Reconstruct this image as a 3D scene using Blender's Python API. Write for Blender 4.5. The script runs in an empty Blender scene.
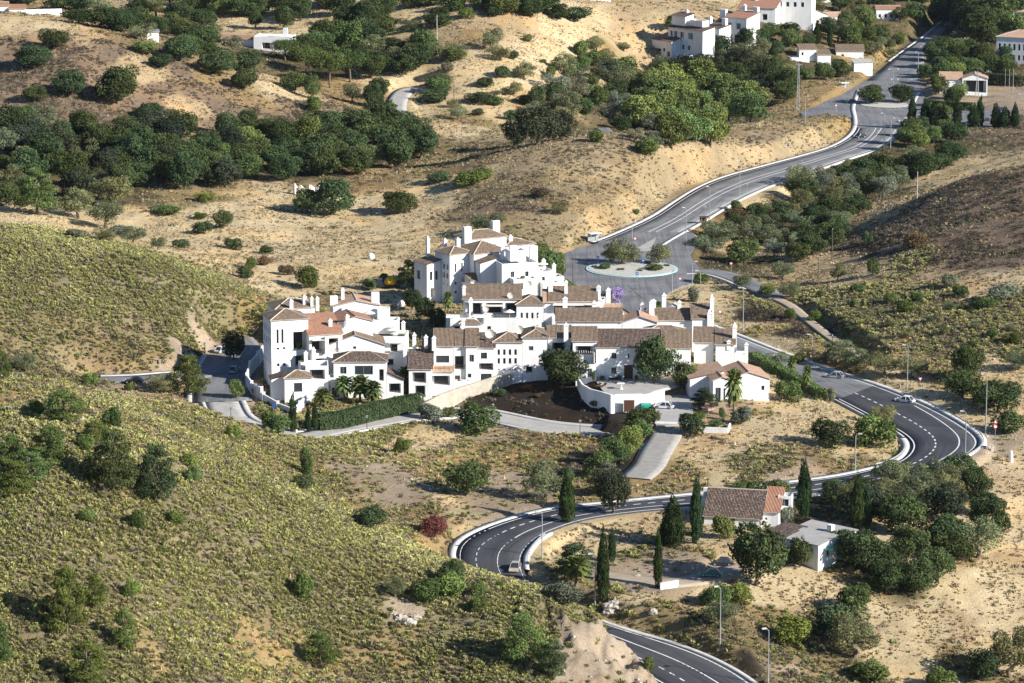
import bpy, math, random
import numpy as np
from mathutils import Vector, Matrix
R = math.radians
rng = np.random.default_rng(7)
random.seed(7)
SC = bpy.context.scene
COL = SC.collection
# ---------------------------------------------------------------- camera model (telephoto, looking down on the valley)
CAM_H, FPX, PITCH = 172.0, 3517.0, R(11.8)
cp, sp = math.cos(PITCH), math.sin(PITCH)
def ray(px, py):
    a, b = (px - 512) / FPX, (341.5 - py) / FPX
    return a, cp + b * sp, -sp + b * cp
def at_z(px, py, z=0.0):
    dx, dy, dz = ray(px, py)
    t = (z - CAM_H) / dz
    return dx * t, dy * t
# ---------------------------------------------------------------- noise
def _hash(ix, iy, s):
    h = (ix.astype(np.int64) * 374761393 + iy.astype(np.int64) * 668265263 + s * 1442695041) & 0xffffffff
    h = ((h ^ (h >> 13)) * 1274126177) & 0xffffffff
    return ((h ^ (h >> 16)) & 0xffff) / 65535.0
def vnoise(x, y, s=0):
    ix, iy = np.floor(x), np.floor(y); fx, fy = x - ix, y - iy
    fx = fx * fx * (3 - 2 * fx); fy = fy * fy * (3 - 2 * fy)
    a, b = _hash(ix, iy, s), _hash(ix + 1, iy, s); c, d = _hash(ix, iy + 1, s), _hash(ix + 1, iy + 1, s)
    return (a + (b - a) * fx) * (1 - fy) + (c + (d - c) * fx) * fy - 0.5
def fbm(x, y, scale, octv=4, s=0):
    r, a, f = 0.0, 1.0, 1.0 / scale
    for k in range(octv):
        r = r + a * vnoise(x * f + 17.3 * k, y * f - 9.1 * k, s + k); a *= 0.5; f *= 2.03
    return r
def sstep(a, b, x):
    t = np.clip((x - a) / (b - a), 0, 1); return t * t * (3 - 2 * t)
# ---------------------------------------------------------------- terrain control points: where a spot of the ground lies and how high it is
CTRL = """
0 683 20|0 600 25|0 530 30|0 450 36|0 400 41|60 392 37|40 470 36|120 430 33|130 400 28
150 683 14|150 600 21|150 530 27|150 480 32|180 465 31|90 640 19|230 485 27
300 683 6|300 600 13|300 540 18|300 510 20|350 525 16|400 545 12|380 620 9
450 683 2|450 630 5|425 566 8.5|455 580 9|500 590 9.6|550 592 9.4|500 640 6|540 683 3|575 606 8|590 610 6.6|570 645 5.5|562 683 3.5|608 640 1.5|636 674 -3|610 683 -0.5|480 620 8|530 620 8
190 420 17|215 440 12|240 452 10|200 400 9|260 480 9|290 450 5|330 470 4|400 490 3|430 530 1.5|360 500 5|330 440 3|420 440 1.5|480 450 0|480 480 0.5|430 420 1|550 460 -0.5|560 490 0|600 455 -0.5
0 371 9|60 372 7|130 377 4|190 372 3|215 400 2.5|250 400 2|230 350 3|160 360 6|175 352 7
0 225 26|50 232 25|100 245 23|150 262 20|200 280 16|235 295 12|262 312 7|100 300 15|0 300 18|200 330 8|50 340 12
60 214 6|0 205 8|120 235 4|160 240 4|200 215 3|250 205 3|300 260 1.5|350 250 1|420 215 2|380 300 1|280 300 2|440 190 4|330 200 3|230 260 3|420 290 1.5
0 130 14|0 70 25|0 22 36|50 20 36|100 28 33|150 42 29|200 65 23|250 88 17|300 105 11|80 70 26|150 100 17|80 120 16|150 150 9|60 170 6|230 150 6|300 160 5|200 190 4|400 130 6|380 170 4|260 110 12
0 8 24|60 5 25|130 12 23|200 10 23|200 30 20|260 50 18|300 40 19|300 80 12|350 60 15|400 40 20|370 95 9|400 95 9|440 100 8|450 50 19|470 20 26|520 15 26|440 5 28
500 60 18|560 40 18|600 20 22|700 20 20|560 90 8|500 110 7|470 140 5|440 160 4|600 60 10|620 100 0|540 130 4
500 190 8|510 160 12|540 150 14|590 152 14|640 162 12|690 160 10|740 145 9|790 128 7|835 118 4|560 200 9|600 200 7|640 190 5|700 165 8|500 225 4|540 240 2|780 145 4
620 140 -4|650 130 -6|700 125 -5|740 110 -4|700 90 -1|650 80 0|760 80 2|640 60 6|690 62 6|740 50 9|800 60 5|800 90 2|780 110 4
850 40 6|900 30 4|960 30 4|1010 40 4|1000 90 1|960 120 0|1010 130 1|1000 160 3|930 110 0|990 100 0.5
562 255 0|600 292 0|700 275 0|660 235 0|760 175 0|860 120 0|900 70 0|930 40 0|825 160 0
760 220 -3|800 200 -4|850 180 -4|900 170 -2|800 250 -4|850 240 -2|720 240 -2|740 270 -1|790 290 -1|870 210 2
900 205 7|940 190 13|1000 174 18|1024 167 19|960 220 13|1020 230 15|900 240 8|950 270 9|1020 290 9|870 260 3.5|880 290 4|860 300 3
900 320 5|960 330 5|1020 330 6|830 310 2|780 310 1|800 340 1|880 350 2|960 380 1|1020 390 2|940 400 0|760 330 0|1000 440 -1
700 290 0|720 310 0|620 310 1|650 340 2|590 300 1.5|440 330 3|460 300 3.2|520 310 4.5|560 320 4.5|440 270 3|480 260 3|540 270 3|410 320 2
420 380 1|460 388 2|500 378 3.6|545 376 4|580 380 4.4|600 380 4.4|640 380 4.4|690 380 4|550 404 -0.6|590 397 3.4|600 402 2.6|585 392 3.8|608 407 1.6|578 386 4|590 412 -0.8|500 402 -0.4|610 415 -0.8|520 388 2|560 390 1.4
640 398 3|670 400 2.6|690 420 1.2|640 425 1|730 400 3|765 390 3|760 420 1|800 400 1.5|840 420 1|800 450 1|740 450 1|860 450 0.5|700 470 0.3|790 475 0|640 465 0|620 480 -0.2
560 430 -1|480 412 -0.8|600 430 -1|330 430 1|400 417 0|300 440 2|450 412 -0.5
260 380 2.2|300 395 2|350 400 1.6|400 395 1.2|300 340 2.5|380 350 2
600 530 -1|650 530 -1|700 540 -1|770 555 -1|830 550 -1.6|620 580 -2|680 580 -2|720 590 -2.2|760 580 -2|600 590 -3|640 610 -3|700 625 -4|665 618 -3.2|600 560 -1.5
800 600 -6|850 610 -7|780 640 -8|850 683 -11|800 683 -11|900 560 -3|950 520 -2|1000 480 -2|1020 520 -4|960 580 -5|1020 600 -8|920 640 -9|1020 683 -13|880 500 -1|752 640 -5.5|725 637 -5|775 668 -6.5
650 500 0|560 515 0|470 545 0|520 575 -1
"""
CP = []
for line in CTRL.strip().splitlines():
    for e in line.split('|'):
        a = e.split()
        if len(a) == 3:
            px, py, z = map(float, a); x, y = at_z(px, py, z); CP.append((x, y, z))
# frame of far points so the sheet behaves outside the photograph
for u in (-.9, -.6, -.35, -.24, .24, .35, .6, .9):
    for d, z in ((380, 10 if u < 0 else -14), (560, 20 if u < 0 else -8), (800, 22 if u < 0 else 14), (1100, 22 if u < 0 else 20), (1500, 26), (2100, 34)):
        CP.append((u * d, d, z))
for u in (-.12, -.05, .02, .08, .15):
    CP.append((u * 1650, 1650, 24)); CP.append((u * 2300, 2300, 40)); CP.append((u * 340, 340, 16 - 90 * u)); CP.append((u * 430, 430, 12 - 90 * u))
CP = np.array(CP)
def _tps(d2):
    return 0.5 * d2 * np.log(d2 + 1e-9)
S = 100.0
P = CP[:, :2] / S
def fit(P, V, lam):
    n = len(P); d2 = ((P[:, None] - P[None]) ** 2).sum(-1)
    K = -np.sqrt(d2 + 0.05) + np.eye(n) * lam
    A = np.zeros((n + 3, n + 3)); A[:n, :n] = K; A[:n, n] = 1; A[:n, n + 1:] = P; A[n, :n] = 1; A[n + 1:, :n] = P.T
    return np.linalg.solve(A, np.concatenate([V, np.zeros(3)]))
W = fit(P, CP[:, 2], 0.03)
def base_h(x, y):
    x = np.atleast_1d(np.asarray(x, float)).ravel(); y = np.atleast_1d(np.asarray(y, float)).ravel()
    out = np.empty(len(x))
    for i in range(0, len(x), 20000):
        Q = np.stack([x[i:i + 20000], y[i:i + 20000]], 1) / S
        d2 = (Q[:, None, 0] - P[None, :, 0]) ** 2 + (Q[:, None, 1] - P[None, :, 1]) ** 2
        out[i:i + 20000] = -np.sqrt(d2 + 0.05) @ W[:-3] + W[-3] + Q @ W[-2:]
    return out
# ---------------------------------------------------------------- roads: pairs of edge points, with height
def spline(pts, n=8, smooth=3):
    p = np.array(pts, float); q = np.vstack([2 * p[0] - p[1], p, 2 * p[-1] - p[-2]]); out = []
    for i in range(1, len(q) - 2):
        a, b, c, d = q[i - 1], q[i], q[i + 1], q[i + 2]
        for k in range(n):
            t = k / n
            out.append(0.5 * (2 * b + (c - a) * t + (2 * a - 5 * b + 4 * c - d) * t * t + (3 * b - a - 3 * c + d) * t ** 3))
    out.append(q[-2]); out = np.array(out)
    for _ in range(smooth * n):
        out[1:-1] = 0.5 * out[1:-1] + 0.25 * (out[:-2] + out[2:])
    return out
def road_pairs(txt, smooth=1):
    L, Rr = [], []
    for line in txt.strip().replace('\n', '|').split('|'):
        a = list(map(float, line.split()))
        z = a[4] if len(a) > 4 else 0.0
        x, y = at_z(a[0], a[1], z); L.append((x, y, z)); x, y = at_z(a[2], a[3], z); Rr.append((x, y, z))
    return spline(L, 8, smooth), spline(Rr, 8, smooth)
MAIN = road_pairs("""640 318 672 304|668 332 700 322|700 346 737 336|740 362 770 349|775 374 800 360|810 388 840 374|840 402 880 387|868 417 918 402|890 428 948 417|903 436 970 431|909 443 979 441|909 450 975 450|903 458 960 459|890 464.5 940 468|868 470 910 477|840 476 868 486|800 481.5 820 494|750 488 765 501|700 494 710 506|650 499 655 510|600 504 608 515.5|560 508 580 521|527 515 556 529|497 524 540 537|475 533 530 546|461 542 524 555 -0.2|456 552 523 564 -0.5|457 563 526 576 -1|465 578 537 590 -2|485 594 560 604 -3|520 612 592 618 -4.4|560 632 622 629 -5.6|597 652 652 638 -6.3|635 671 697 653 -7|662 687 737 673 -7.6|698 708 765 694 -8.2|740 738 800 722 -9""")
UPPER = road_pairs("""590 243 650 253|600 240.5 663 243|628 229 682 232|655 216 702 221|677 201 720 210|700 187 740 199|725 177 767 186.5|750 170 795 177|780 162 825 166.5|808 154.5 855 156|832 147 878 149|850 137 893 138|857 127 901 127|857 117 908 117|855 108 910 108|858 98 914 98|862 88 918 90|868 80 920 80|880 70 922 68|893 59 926 58|905 50 931 48|918 41 937 40|928 34 943 33|936 27 950 26|946 19 960 18""")
def centre_road(txt, w, z=None, smooth=1):
    pts = []
    for line in txt.split('|'):
        a = list(map(float, line.split())); zz = a[2] if len(a) > 2 else 0.0
        x, y = at_z(a[0], a[1], zz); pts.append((x, y, zz))
    c = spline(pts, 8, smooth)
    t = np.gradient(c[:, :2], axis=0); t /= np.linalg.norm(t, axis=1)[:, None] + 1e-9
    n = np.stack([-t[:, 1], t[:, 0]], 1) * w / 2
    a, b = c.copy(), c.copy(); a[:, :2] += n; b[:, :2] -= n
    return a, b
EAST = centre_road("672 272|690 271|712 272|735 278|760 289|775 297", 7)
TRACK = centre_road("770 296|790 305|808 320|830 337|850 350|870 362", 2.8)
SIDE = centre_road("868 110|845 112|822 113|800 119|785 127", 8)
FARLANE = centre_road("396 114 9|396 104 9|400 95 9|408 89 9.3|420 88 9.6|434 92 10", 7)
VALLEYLANE = centre_road("602 128 -1|612 138 -1|625 150 0|640 160 0", 5)
STREET = centre_road("222 402 2.6|232 420 2.4|262 430 2|300 437 1.6|335 430 1|370 424 .4|405 417.5 0|440 414 -.4|470 412.5 -.8|500 418 -1|540 426 -1.1|585 430 -1.2|615 431 -1.2", 7.5)
LEFTST = centre_road("100 380 4|135 379 4|170 376 3.6|200 374 3.2|232 362 3|245 348 3|238 338 3", 7)
LEFTDOWN = centre_road("236 355 3|228 370 3|222 386 2.8|222 402 2.6", 13)
DRIVE = centre_road("634 478 0|648 466 .2|655 452 .6|664 438 1.1|668 428 1.9|671 420 2.42", 7)
FARMTRACK = centre_road("600 575 -2|640 580 -2|680 582 -2.1|715 575 -2.1|745 566 -2", 6)
ALLROADS = [MAIN, UPPER, EAST, TRACK, SIDE, FARLANE, VALLEYLANE, STREET, LEFTST, LEFTDOWN, DRIVE, FARMTRACK]
RS = []
for a, b in ALLROADS:
    m = (a + b) / 2; hw = np.linalg.norm((a - b)[:, :2], axis=1) / 2
    # resample densely
    for i in range(len(m) - 1):
        k = max(1, int(np.linalg.norm(m[i + 1] - m[i]) / 1.5))
        for j in range(k):
            t = j / k; RS.append((*(m[i] * (1 - t) + m[i + 1] * t), hw[i] * (1 - t) + hw[i + 1] * t))
RS = np.array(RS)
# level pads: polygon in ground pixels and height
def poly_px(txt, z):
    return np.array([at_z(float(a), float(b), z) for a, b in (e.split() for e in txt.split('|'))])
RB_POLY = poly_px("560 255|576 249|594 244.5|640 232|690 232|700 240|690 254|694 262|700 268|700 282|682 286|668 293|664 299|672 305|640 319|616 304|600 293|575 285|565 278|561 266", 0)
JUNC_POLY = poly_px("858 128|852 118|832 116|808 119|800 113|843 94|866 81|920 80|926 100|918 120|903 128", 0)
PADS = [(RB_POLY, 0.0), (JUNC_POLY, 0.0),
        (poly_px("594 378|692 378|678 385|654 391|643 396.5|612 396.5|604 392", 4.4), 4.4),
        (poly_px("614 411.5|643 411|650 418|640 425|610 419", 1.2), 1.2),
        (poly_px("655 396|694 394|692 424|656 426", 2.4), 2.4)]
def pip(x, y, poly):
    ins = np.zeros(len(x), bool); n = len(poly); j = n - 1
    for i in range(n):
        xi, yi = poly[i]; xj, yj = poly[j]
        c = ((yi > y) != (yj > y)) & (x < (xj - xi) * (y - yi) / (yj - yi + 1e-12) + xi)
        ins ^= c; j = i
    return ins
def poly_dist(x, y, poly):
    d = np.full(len(x), 1e9); n = len(poly)
    for i in range(n):
        a, b = poly[i], poly[(i + 1) % n]; ab = b - a
        t = np.clip(((x - a[0]) * ab[0] + (y - a[1]) * ab[1]) / (ab @ ab), 0, 1)
        d = np.minimum(d, np.hypot(x - a[0] - t * ab[0], y - a[1] - t * ab[1]))
    return np.where(pip(x, y, poly), -d, d)
def height(x, y):
    """ground height and distance to paving"""
    x = np.atleast_1d(np.asarray(x, float)).ravel(); y = np.atleast_1d(np.asarray(y, float)).ravel()
    h = base_h(x, y)
    dr = np.full(len(x), 60.0); zr = np.zeros(len(x))
    near = np.nonzero((np.abs(x) < 300) & (y > 480) & (y < 1650))[0]
    for i in range(0, len(near), 8000):
        k = near[i:i + 8000]
        d = np.sqrt((x[k, None] - RS[None, :, 0]) ** 2 + (y[k, None] - RS[None, :, 1]) ** 2) - RS[None, :, 3]
        j = d.argmin(1); dr[k] = d[np.arange(len(k)), j]; zr[k] = RS[j, 2]
    w = sstep(1.6, 9.0, dr)
    steep = np.abs(h - zr)
    w = np.maximum(w, sstep(1.6, 1.7 + np.maximum(2.0, steep * 1.3), dr))
    nz = fbm(x, y, 26, 4, 3) * 1.3 + fbm(x, y, 5, 2, 9) * 0.5
    wet = sstep(2, 25, dr)
    cx_, cy_ = at_z(606, 645, 2); cl = np.exp(-((x - cx_) ** 2 + (y - cy_) ** 2) / 17.0 ** 2); rid = 1 - 2 * np.abs(fbm(x * 1.0, y * .45, 4.5, 4, 91)) * 2
    h = h + nz * wet + cl * (rid - .5) * 1.5 * sstep(1.5, 4, dr)
    h = (zr - 0.22) * (1 - w) + h * w
    dp = dr.copy()
    for poly, z in PADS:
        c = poly.mean(0); k = np.nonzero(np.hypot(x - c[0], y - c[1]) < 90)[0]
        if len(k):
            d = poly_dist(x[k], y[k], poly); ww = sstep(.4, 2.6, d)
            h[k] = (z - 0.22) * (1 - ww) + h[k] * ww; dp[k] = np.minimum(dp[k], d)
    return h, dp
# ---------------------------------------------------------------- the grid of the ground sheet
us = np.concatenate([np.linspace(-1.1, -.24, 30)[:-1], np.linspace(-.24, .24, 640), np.linspace(.24, 1.1, 30)[1:]])
ds = np.concatenate([np.geomspace(120, 340, 12)[:-1], np.geomspace(340, 1750, 830), np.geomspace(1750, 14000, 50)[1:]])
NU, ND = len(us), len(ds)
GU, GD = np.meshgrid(us, ds)
GX, GY = GU * GD, GD
HH, DP = height(GX.ravel(), GY.ravel())
far = sstep(2200, 4000, GY.ravel()); HH = HH * (1 - far) + (60 + fbm(GX.ravel(), GY.ravel(), 1500, 3, 5) * 120) * far
DP = DP.reshape(ND, NU); HH = HH.reshape(ND, NU)
def ground(x, y, arr=None):
    arr = HH if arr is None else arr
    x = np.asarray(x, float); y = np.asarray(y, float)
    u = np.clip(x / y, us[0], us[-1] - 1e-6); d = np.clip(y, ds[0], ds[-1] - 1e-3)
    i = np.clip(np.searchsorted(us, u, 'right') - 1, 0, NU - 2); j = np.clip(np.searchsorted(ds, d, 'right') - 1, 0, ND - 2)
    fu = (u - us[i]) / (us[i + 1] - us[i]); fd = (d - ds[j]) / (ds[j + 1] - ds[j])
    return (arr[j, i] * (1 - fu) + arr[j, i + 1] * fu) * (1 - fd) + (arr[j + 1, i] * (1 - fu) + arr[j + 1, i + 1] * fu) * fd
_T = np.arange(380, 3000, 0.75)
def hit(px, py):
    """the ground point seen in direction (px, py): first crossing of the line of sight with the ground"""
    dx, dy, dz = ray(px, py)
    t = _T / dy; z = CAM_H + dz * t; g = ground(dx * t, _T)
    k = np.nonzero(z <= g)[0]
    if not len(k): k = [len(_T) - 1]
    k = k[0]; k0 = max(k - 1, 0)
    a = z[k0] - g[k0]; b = g[k] - z[k]; f = a / (a + b + 1e-9)
    tt = t[k0] + (t[k] - t[k0]) * f
    x, y = dx * tt, dy * tt
    return float(x), float(y), float(ground(x, y))
def scale_at(y, z=0):  # pixels per metre
    return FPX / (y * cp + (CAM_H - z) * sp)
# ---------------------------------------------------------------- what covers the ground: base colours (linear) and clump kinds
CLS = {  # ground colour, second colour, clump kind
 'T': ((.26, .23, .14), (.19, .165, .105)), 'S': ((.64, .525, .335), (.56, .455, .28)), 'B': ((.21, .16, .12), (.29, .21, .14)),
 'E': ((.42, .34, .26), (.31, .255, .19)), 'G': ((.27, .215, .10), (.38, .28, .14)), 'D': ((.028, .024, .022), (.045, .036, .03)),  # D: shade of the bank below the villa is put into this near-black
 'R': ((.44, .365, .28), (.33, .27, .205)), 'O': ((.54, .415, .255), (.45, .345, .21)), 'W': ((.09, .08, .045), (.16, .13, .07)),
 'M': ((.29, .24, .14), (.22, .18, .10)), 'N': ((.43, .345, .215), (.32, .255, .16)), 'H': ((.36, .26, .13), (.26, .19, .10))}
KEYS = list(CLS)
COVER = """
T 0 683|T 0 600|T 0 530|T 100 560|T 200 600|T 60 640|T 150 520|T 250 540|T 320 560|T 350 590|T 400 580|T 300 620|T 430 600|T 520 600|T 560 600|T 480 640|T 440 610|T 230 500|T 180 470|T 300 515|T 370 545|T 200 640|T 30 500|T 120 480|T 30 440|G 60 400|T 20 470|T 90 500|T 420 640|T 520 660|T 500 625
G 270 652|G 240 675|M 300 655|G 330 665|M 290 640|M 380 660|M 400 683|G 395 650|M 440 670|T 420 655|R 405 615|M 210 683|M 350 683|G 150 678|T 250 630|T 200 660|T 350 640|T 100 670|T 50 670
R 590 640|R 600 660|R 620 670|R 575 670|R 610 683|R 600 630|R 590 625
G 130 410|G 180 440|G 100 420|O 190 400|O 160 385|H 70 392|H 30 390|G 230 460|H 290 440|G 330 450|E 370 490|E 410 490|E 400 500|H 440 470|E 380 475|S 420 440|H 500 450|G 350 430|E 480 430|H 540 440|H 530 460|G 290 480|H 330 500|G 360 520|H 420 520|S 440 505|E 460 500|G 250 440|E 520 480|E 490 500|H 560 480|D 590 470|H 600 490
T 0 240|T 60 250|T 120 270|T 40 300|T 160 300|T 100 310|T 200 300|T 220 320|T 180 330|M 0 340|M 60 350|M 120 345|M 30 365|M 240 330|M 160 345|T 0 280|T 230 300|G 255 320|M 90 330|R 120 368|R 160 358|R 185 350|R 195 345|T 80 280
S 160 235|S 200 225|S 250 230|S 300 240|S 350 230|S 300 260|S 300 250|S 340 262|S 380 220|S 420 200|S 350 290|S 400 290|S 420 240|S 280 285|S 320 210|S 220 205|S 440 180|S 260 205|S 330 255|S 390 265|H 330 300|H 270 300|S 260 255|S 230 245|S 280 225|S 360 265|S 250 215|S 180 222|S 400 255|S 470 175|S 130 225|S 60 218
B 0 60|B 60 50|B 40 90|B 100 90|B 150 80|B 170 110|B 220 110|B 200 90|B 110 50|S 20 22|S 60 22|O 90 40|H 110 30|B 90 70|B 250 120|O 190 105|B 150 130|B 0 110|B 60 100|B 270 130|H 130 45|B 170 60|H 240 100|H 200 70|O 140 70
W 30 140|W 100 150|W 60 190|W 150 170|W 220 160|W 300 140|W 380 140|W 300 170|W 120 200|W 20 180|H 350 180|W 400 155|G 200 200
H 340 95|S 370 80|S 350 60|W 330 70|W 300 60|W 400 60|S 420 100|S 430 80|S 450 130|G 470 120|S 490 110|G 440 150|M 470 150|H 440 170|M 430 135|H 480 160|S 290 92|B 300 100|S 460 60|H 470 40|O 480 20|O 520 30|S 500 80|O 440 60|S 520 60|H 540 100|S 560 30|S 400 10|O 500 8|S 540 60|O 460 25|S 300 20|S 340 50
S 600 20|O 640 20|O 700 12|O 620 40|S 660 25|G 600 60|S 580 50|G 620 80|M 600 100|S 550 50|S 540 80|W 650 110|W 700 110|W 740 120|W 720 80|W 620 120|M 680 50|W 580 130|W 760 60|W 800 60|W 740 60
N 540 160|N 600 160|N 650 170|N 530 215|M 520 200|M 540 200|M 500 185|N 580 190|N 600 200|N 640 190|N 700 170|N 740 155|N 780 140|N 790 130|G 830 120|N 820 150|N 800 145|N 620 215|N 580 220|N 560 235|N 520 230|M 490 190|B 510 205|G 760 110|G 780 95|N 760 130|H 800 100|N 560 150
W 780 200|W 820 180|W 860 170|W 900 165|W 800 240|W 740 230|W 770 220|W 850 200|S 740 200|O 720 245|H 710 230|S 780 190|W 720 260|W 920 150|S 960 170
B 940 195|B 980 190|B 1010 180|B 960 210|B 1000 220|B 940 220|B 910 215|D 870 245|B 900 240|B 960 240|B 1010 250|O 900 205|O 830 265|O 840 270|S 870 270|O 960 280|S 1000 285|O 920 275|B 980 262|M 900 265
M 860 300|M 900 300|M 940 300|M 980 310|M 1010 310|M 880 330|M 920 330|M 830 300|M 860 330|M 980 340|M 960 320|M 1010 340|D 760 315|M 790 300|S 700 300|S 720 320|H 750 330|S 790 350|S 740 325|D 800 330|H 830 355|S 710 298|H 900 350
H 840 370|S 890 378|H 950 370|S 930 395|O 1000 380|S 1010 400|S 960 420|H 900 360|S 1000 370
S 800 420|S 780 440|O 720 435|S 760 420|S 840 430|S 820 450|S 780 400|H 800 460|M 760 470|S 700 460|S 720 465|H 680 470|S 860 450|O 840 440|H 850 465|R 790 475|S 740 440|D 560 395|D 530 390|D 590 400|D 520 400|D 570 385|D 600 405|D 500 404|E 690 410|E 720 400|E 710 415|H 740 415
S 620 530|O 640 525|S 600 540|S 640 550|M 640 558|E 650 575|E 620 575|E 670 575|E 690 570|H 700 550|S 720 545|S 640 600|H 660 610|S 620 595|O 680 600|M 600 600|M 620 612|M 700 640|M 740 655|M 660 628|H 740 610|S 720 595
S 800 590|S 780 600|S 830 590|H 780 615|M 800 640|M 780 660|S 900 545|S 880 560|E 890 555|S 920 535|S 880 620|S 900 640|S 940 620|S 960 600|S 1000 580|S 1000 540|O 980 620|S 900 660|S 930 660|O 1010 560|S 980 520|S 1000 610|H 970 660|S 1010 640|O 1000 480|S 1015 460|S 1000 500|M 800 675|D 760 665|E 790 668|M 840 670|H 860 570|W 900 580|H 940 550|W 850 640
R 980 445|R 960 465|M 930 475|M 870 492|W 800 505|W 950 490
S 780 10|G 820 20|W 800 40|G 860 60|W 950 60|W 1000 20|E 980 95|E 1010 105|B 985 135|B 970 130|B 1000 128|W 940 140|W 1000 60|G 850 50|E 930 100|W 880 20"""
def _cpts():
    P_, K_ = [], []
    for line in COVER.strip().splitlines():
        for e in line.split('|'):
            k, a, b = e.split(); x, y, _ = hit(float(a), float(b)); P_.append((x, y)); K_.append(KEYS.index(k))
    return np.array(P_), np.array(K_)
CVP, CVK = _cpts()
def cover_weights(x, y):
    x = np.asarray(x).ravel(); y = np.asarray(y).ravel()
    wx = x + fbm(x, y, 14, 3, 31) * 9 ; wy = (y + fbm(x, y, 14, 3, 47) * 12)
    out = np.zeros((len(x), len(KEYS)))
    oh = np.eye(len(KEYS))[CVK]
    for i in range(0, len(x), 8000):
        d2 = (wx[i:i + 8000, None] - CVP[None, :, 0]) ** 2 + ((wy[i:i + 8000, None] - CVP[None, :, 1]) * 0.6) ** 2 + 2
        w = d2 ** -3.0; w /= w.sum(1)[:, None]
        out[i:i + 8000] = w @ oh
    return out
# ---------------------------------------------------------------- materials
MATS = {}
def newmat(name):
    m = bpy.data.materials.new(name); m.use_nodes = True; nt = m.node_tree; nt.nodes.clear()
    out = nt.nodes.new('ShaderNodeOutputMaterial'); MATS[name] = m
    return m, nt, out
def N(nt, kind, **kw):
    n = nt.nodes.new('ShaderNode' + kind)
    for k, v in kw.items():
        if k in n.inputs.keys(): n.inputs[k].default_value = v
        else: setattr(n, k, v)
    return n
def rgba(c): return (c[0], c[1], c[2], 1)
def mixrgb(nt, a, b, fac, mode='MIX'):
    m = N(nt, 'Mix', data_type='RGBA', blend_type=mode)
    for sock, v in ((m.inputs[0], fac), (m.inputs[6], a), (m.inputs[7], b)):
        if hasattr(v, 'links') or isinstance(v, bpy.types.NodeSocket): nt.links.new(v, sock)
        else: sock.default_value = v
    return m.outputs[2]
def simple(name, col, rough=.8, col2=None, scale=1.0, amount=.5, bump=0.0, metal=0.0, detail=5, obj_space=True, spec=.3, streak=1.0):
    m, nt, out = newmat(name)
    b = N(nt, 'BsdfPrincipled'); b.inputs['Roughness'].default_value = rough; b.inputs['Metallic'].default_value = metal
    b.inputs['Specular IOR Level'].default_value = spec
    nt.links.new(b.outputs[0], out.inputs[0])
    if col2 is None: col2 = tuple(c * .75 for c in col)
    tc = N(nt, 'TexCoord'); no = N(nt, 'TexNoise'); no.inputs['Scale'].default_value = scale; no.inputs['Detail'].default_value = detail
    no.inputs['Roughness'].default_value = .65
    mp = N(nt, 'Mapping'); mp.inputs['Scale'].default_value = (1, 1, streak); nt.links.new(tc.outputs['Object' if obj_space else 'Generated'], mp.inputs[0]); nt.links.new(mp.outputs[0], no.inputs['Vector'])
    mr = N(nt, 'MapRange'); mr.inputs[1].default_value = .5 - amount * .5 + .1; mr.inputs[2].default_value = .5 + amount * .5; nt.links.new(no.outputs[0], mr.inputs[0])
    nt.links.new(mixrgb(nt, rgba(col), rgba(col2), mr.outputs[0]), b.inputs['Base Color'])
    if bump:
        bp = N(nt, 'Bump'); bp.inputs['Strength'].default_value = bump; bp.inputs['Distance'].default_value = .05
        nt.links.new(no.outputs[0], bp.inputs['Height']); nt.links.new(bp.outputs[0], b.inputs['Normal'])
    return m
M_WHITE = simple('white_render', (.80, .80, .79), .9, (.60, .585, .55), .8, .55, .1, detail=9, streak=.22)
M_WHITE2 = simple('cream_render', (.74, .70, .62), .9, (.62, .57, .48), .5, .4, .1)
M_CONC = simple('pale_concrete', (.42, .40, .37), .9, (.27, .255, .23), .45, .6, .1, detail=9)
M_DRIVE = simple('cracked_concrete', (.34, .325, .30), .95, (.20, .185, .16), .9, .6, .2, detail=10)
M_KERB = simple('kerb_concrete', (.52, .51, .48), .9, (.34, .33, .31), .4, .5, .1)
M_STONE = simple('retaining_stone', (.42, .38, .31), .9, (.28, .25, .20), .7, .5, .4)
M_BROWN = simple('brown_wood', (.09, .045, .03), .6)
M_DARK = simple('dark_recess', (.03, .032, .035), .5)
M_GLASS = simple('window_glass', (.035, .045, .055), .12, spec=.6)
M_GREYM = simple('grey_metal', (.34, .36, .37), .5, metal=.3)
M_STEEL = simple('galvanised_steel', (.5, .51, .52), .45, metal=.5)
M_POLEW = simple('weathered_pole_wood', (.12, .09, .07), .9)
M_BLUE = simple('blue_sign', (.03, .10, .42), .4); M_RED = simple('red_sign', (.55, .03, .03), .4); M_SIGNW = simple('white_sign', (.8, .8, .8), .4)
M_TYRE = simple('tyre_rubber', (.02, .02, .02), .8); M_GREEN = simple('green_plastic', (.03, .32, .22), .5); M_YELLOW = simple('yellow_paint', (.75, .45, .02), .5)
M_BARK = simple('bark', (.12, .09, .065), .9, (.20, .16, .12), 3, .5)
M_DIRT = simple('dirt_track', (.40, .33, .25), .95, (.28, .22, .15), .3, .6, .3)
M_GRAVEL = simple('island_gravel', (.50, .48, .43), .95, (.34, .33, .27), 1.2, .5, .3)
M_TEAL = simple('pale_teal_kerb', (.42, .60, .60), .7); M_PAVE = simple('pink_paving', (.42, .27, .21), .9, (.36, .24, .19), .8, .5)
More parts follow.
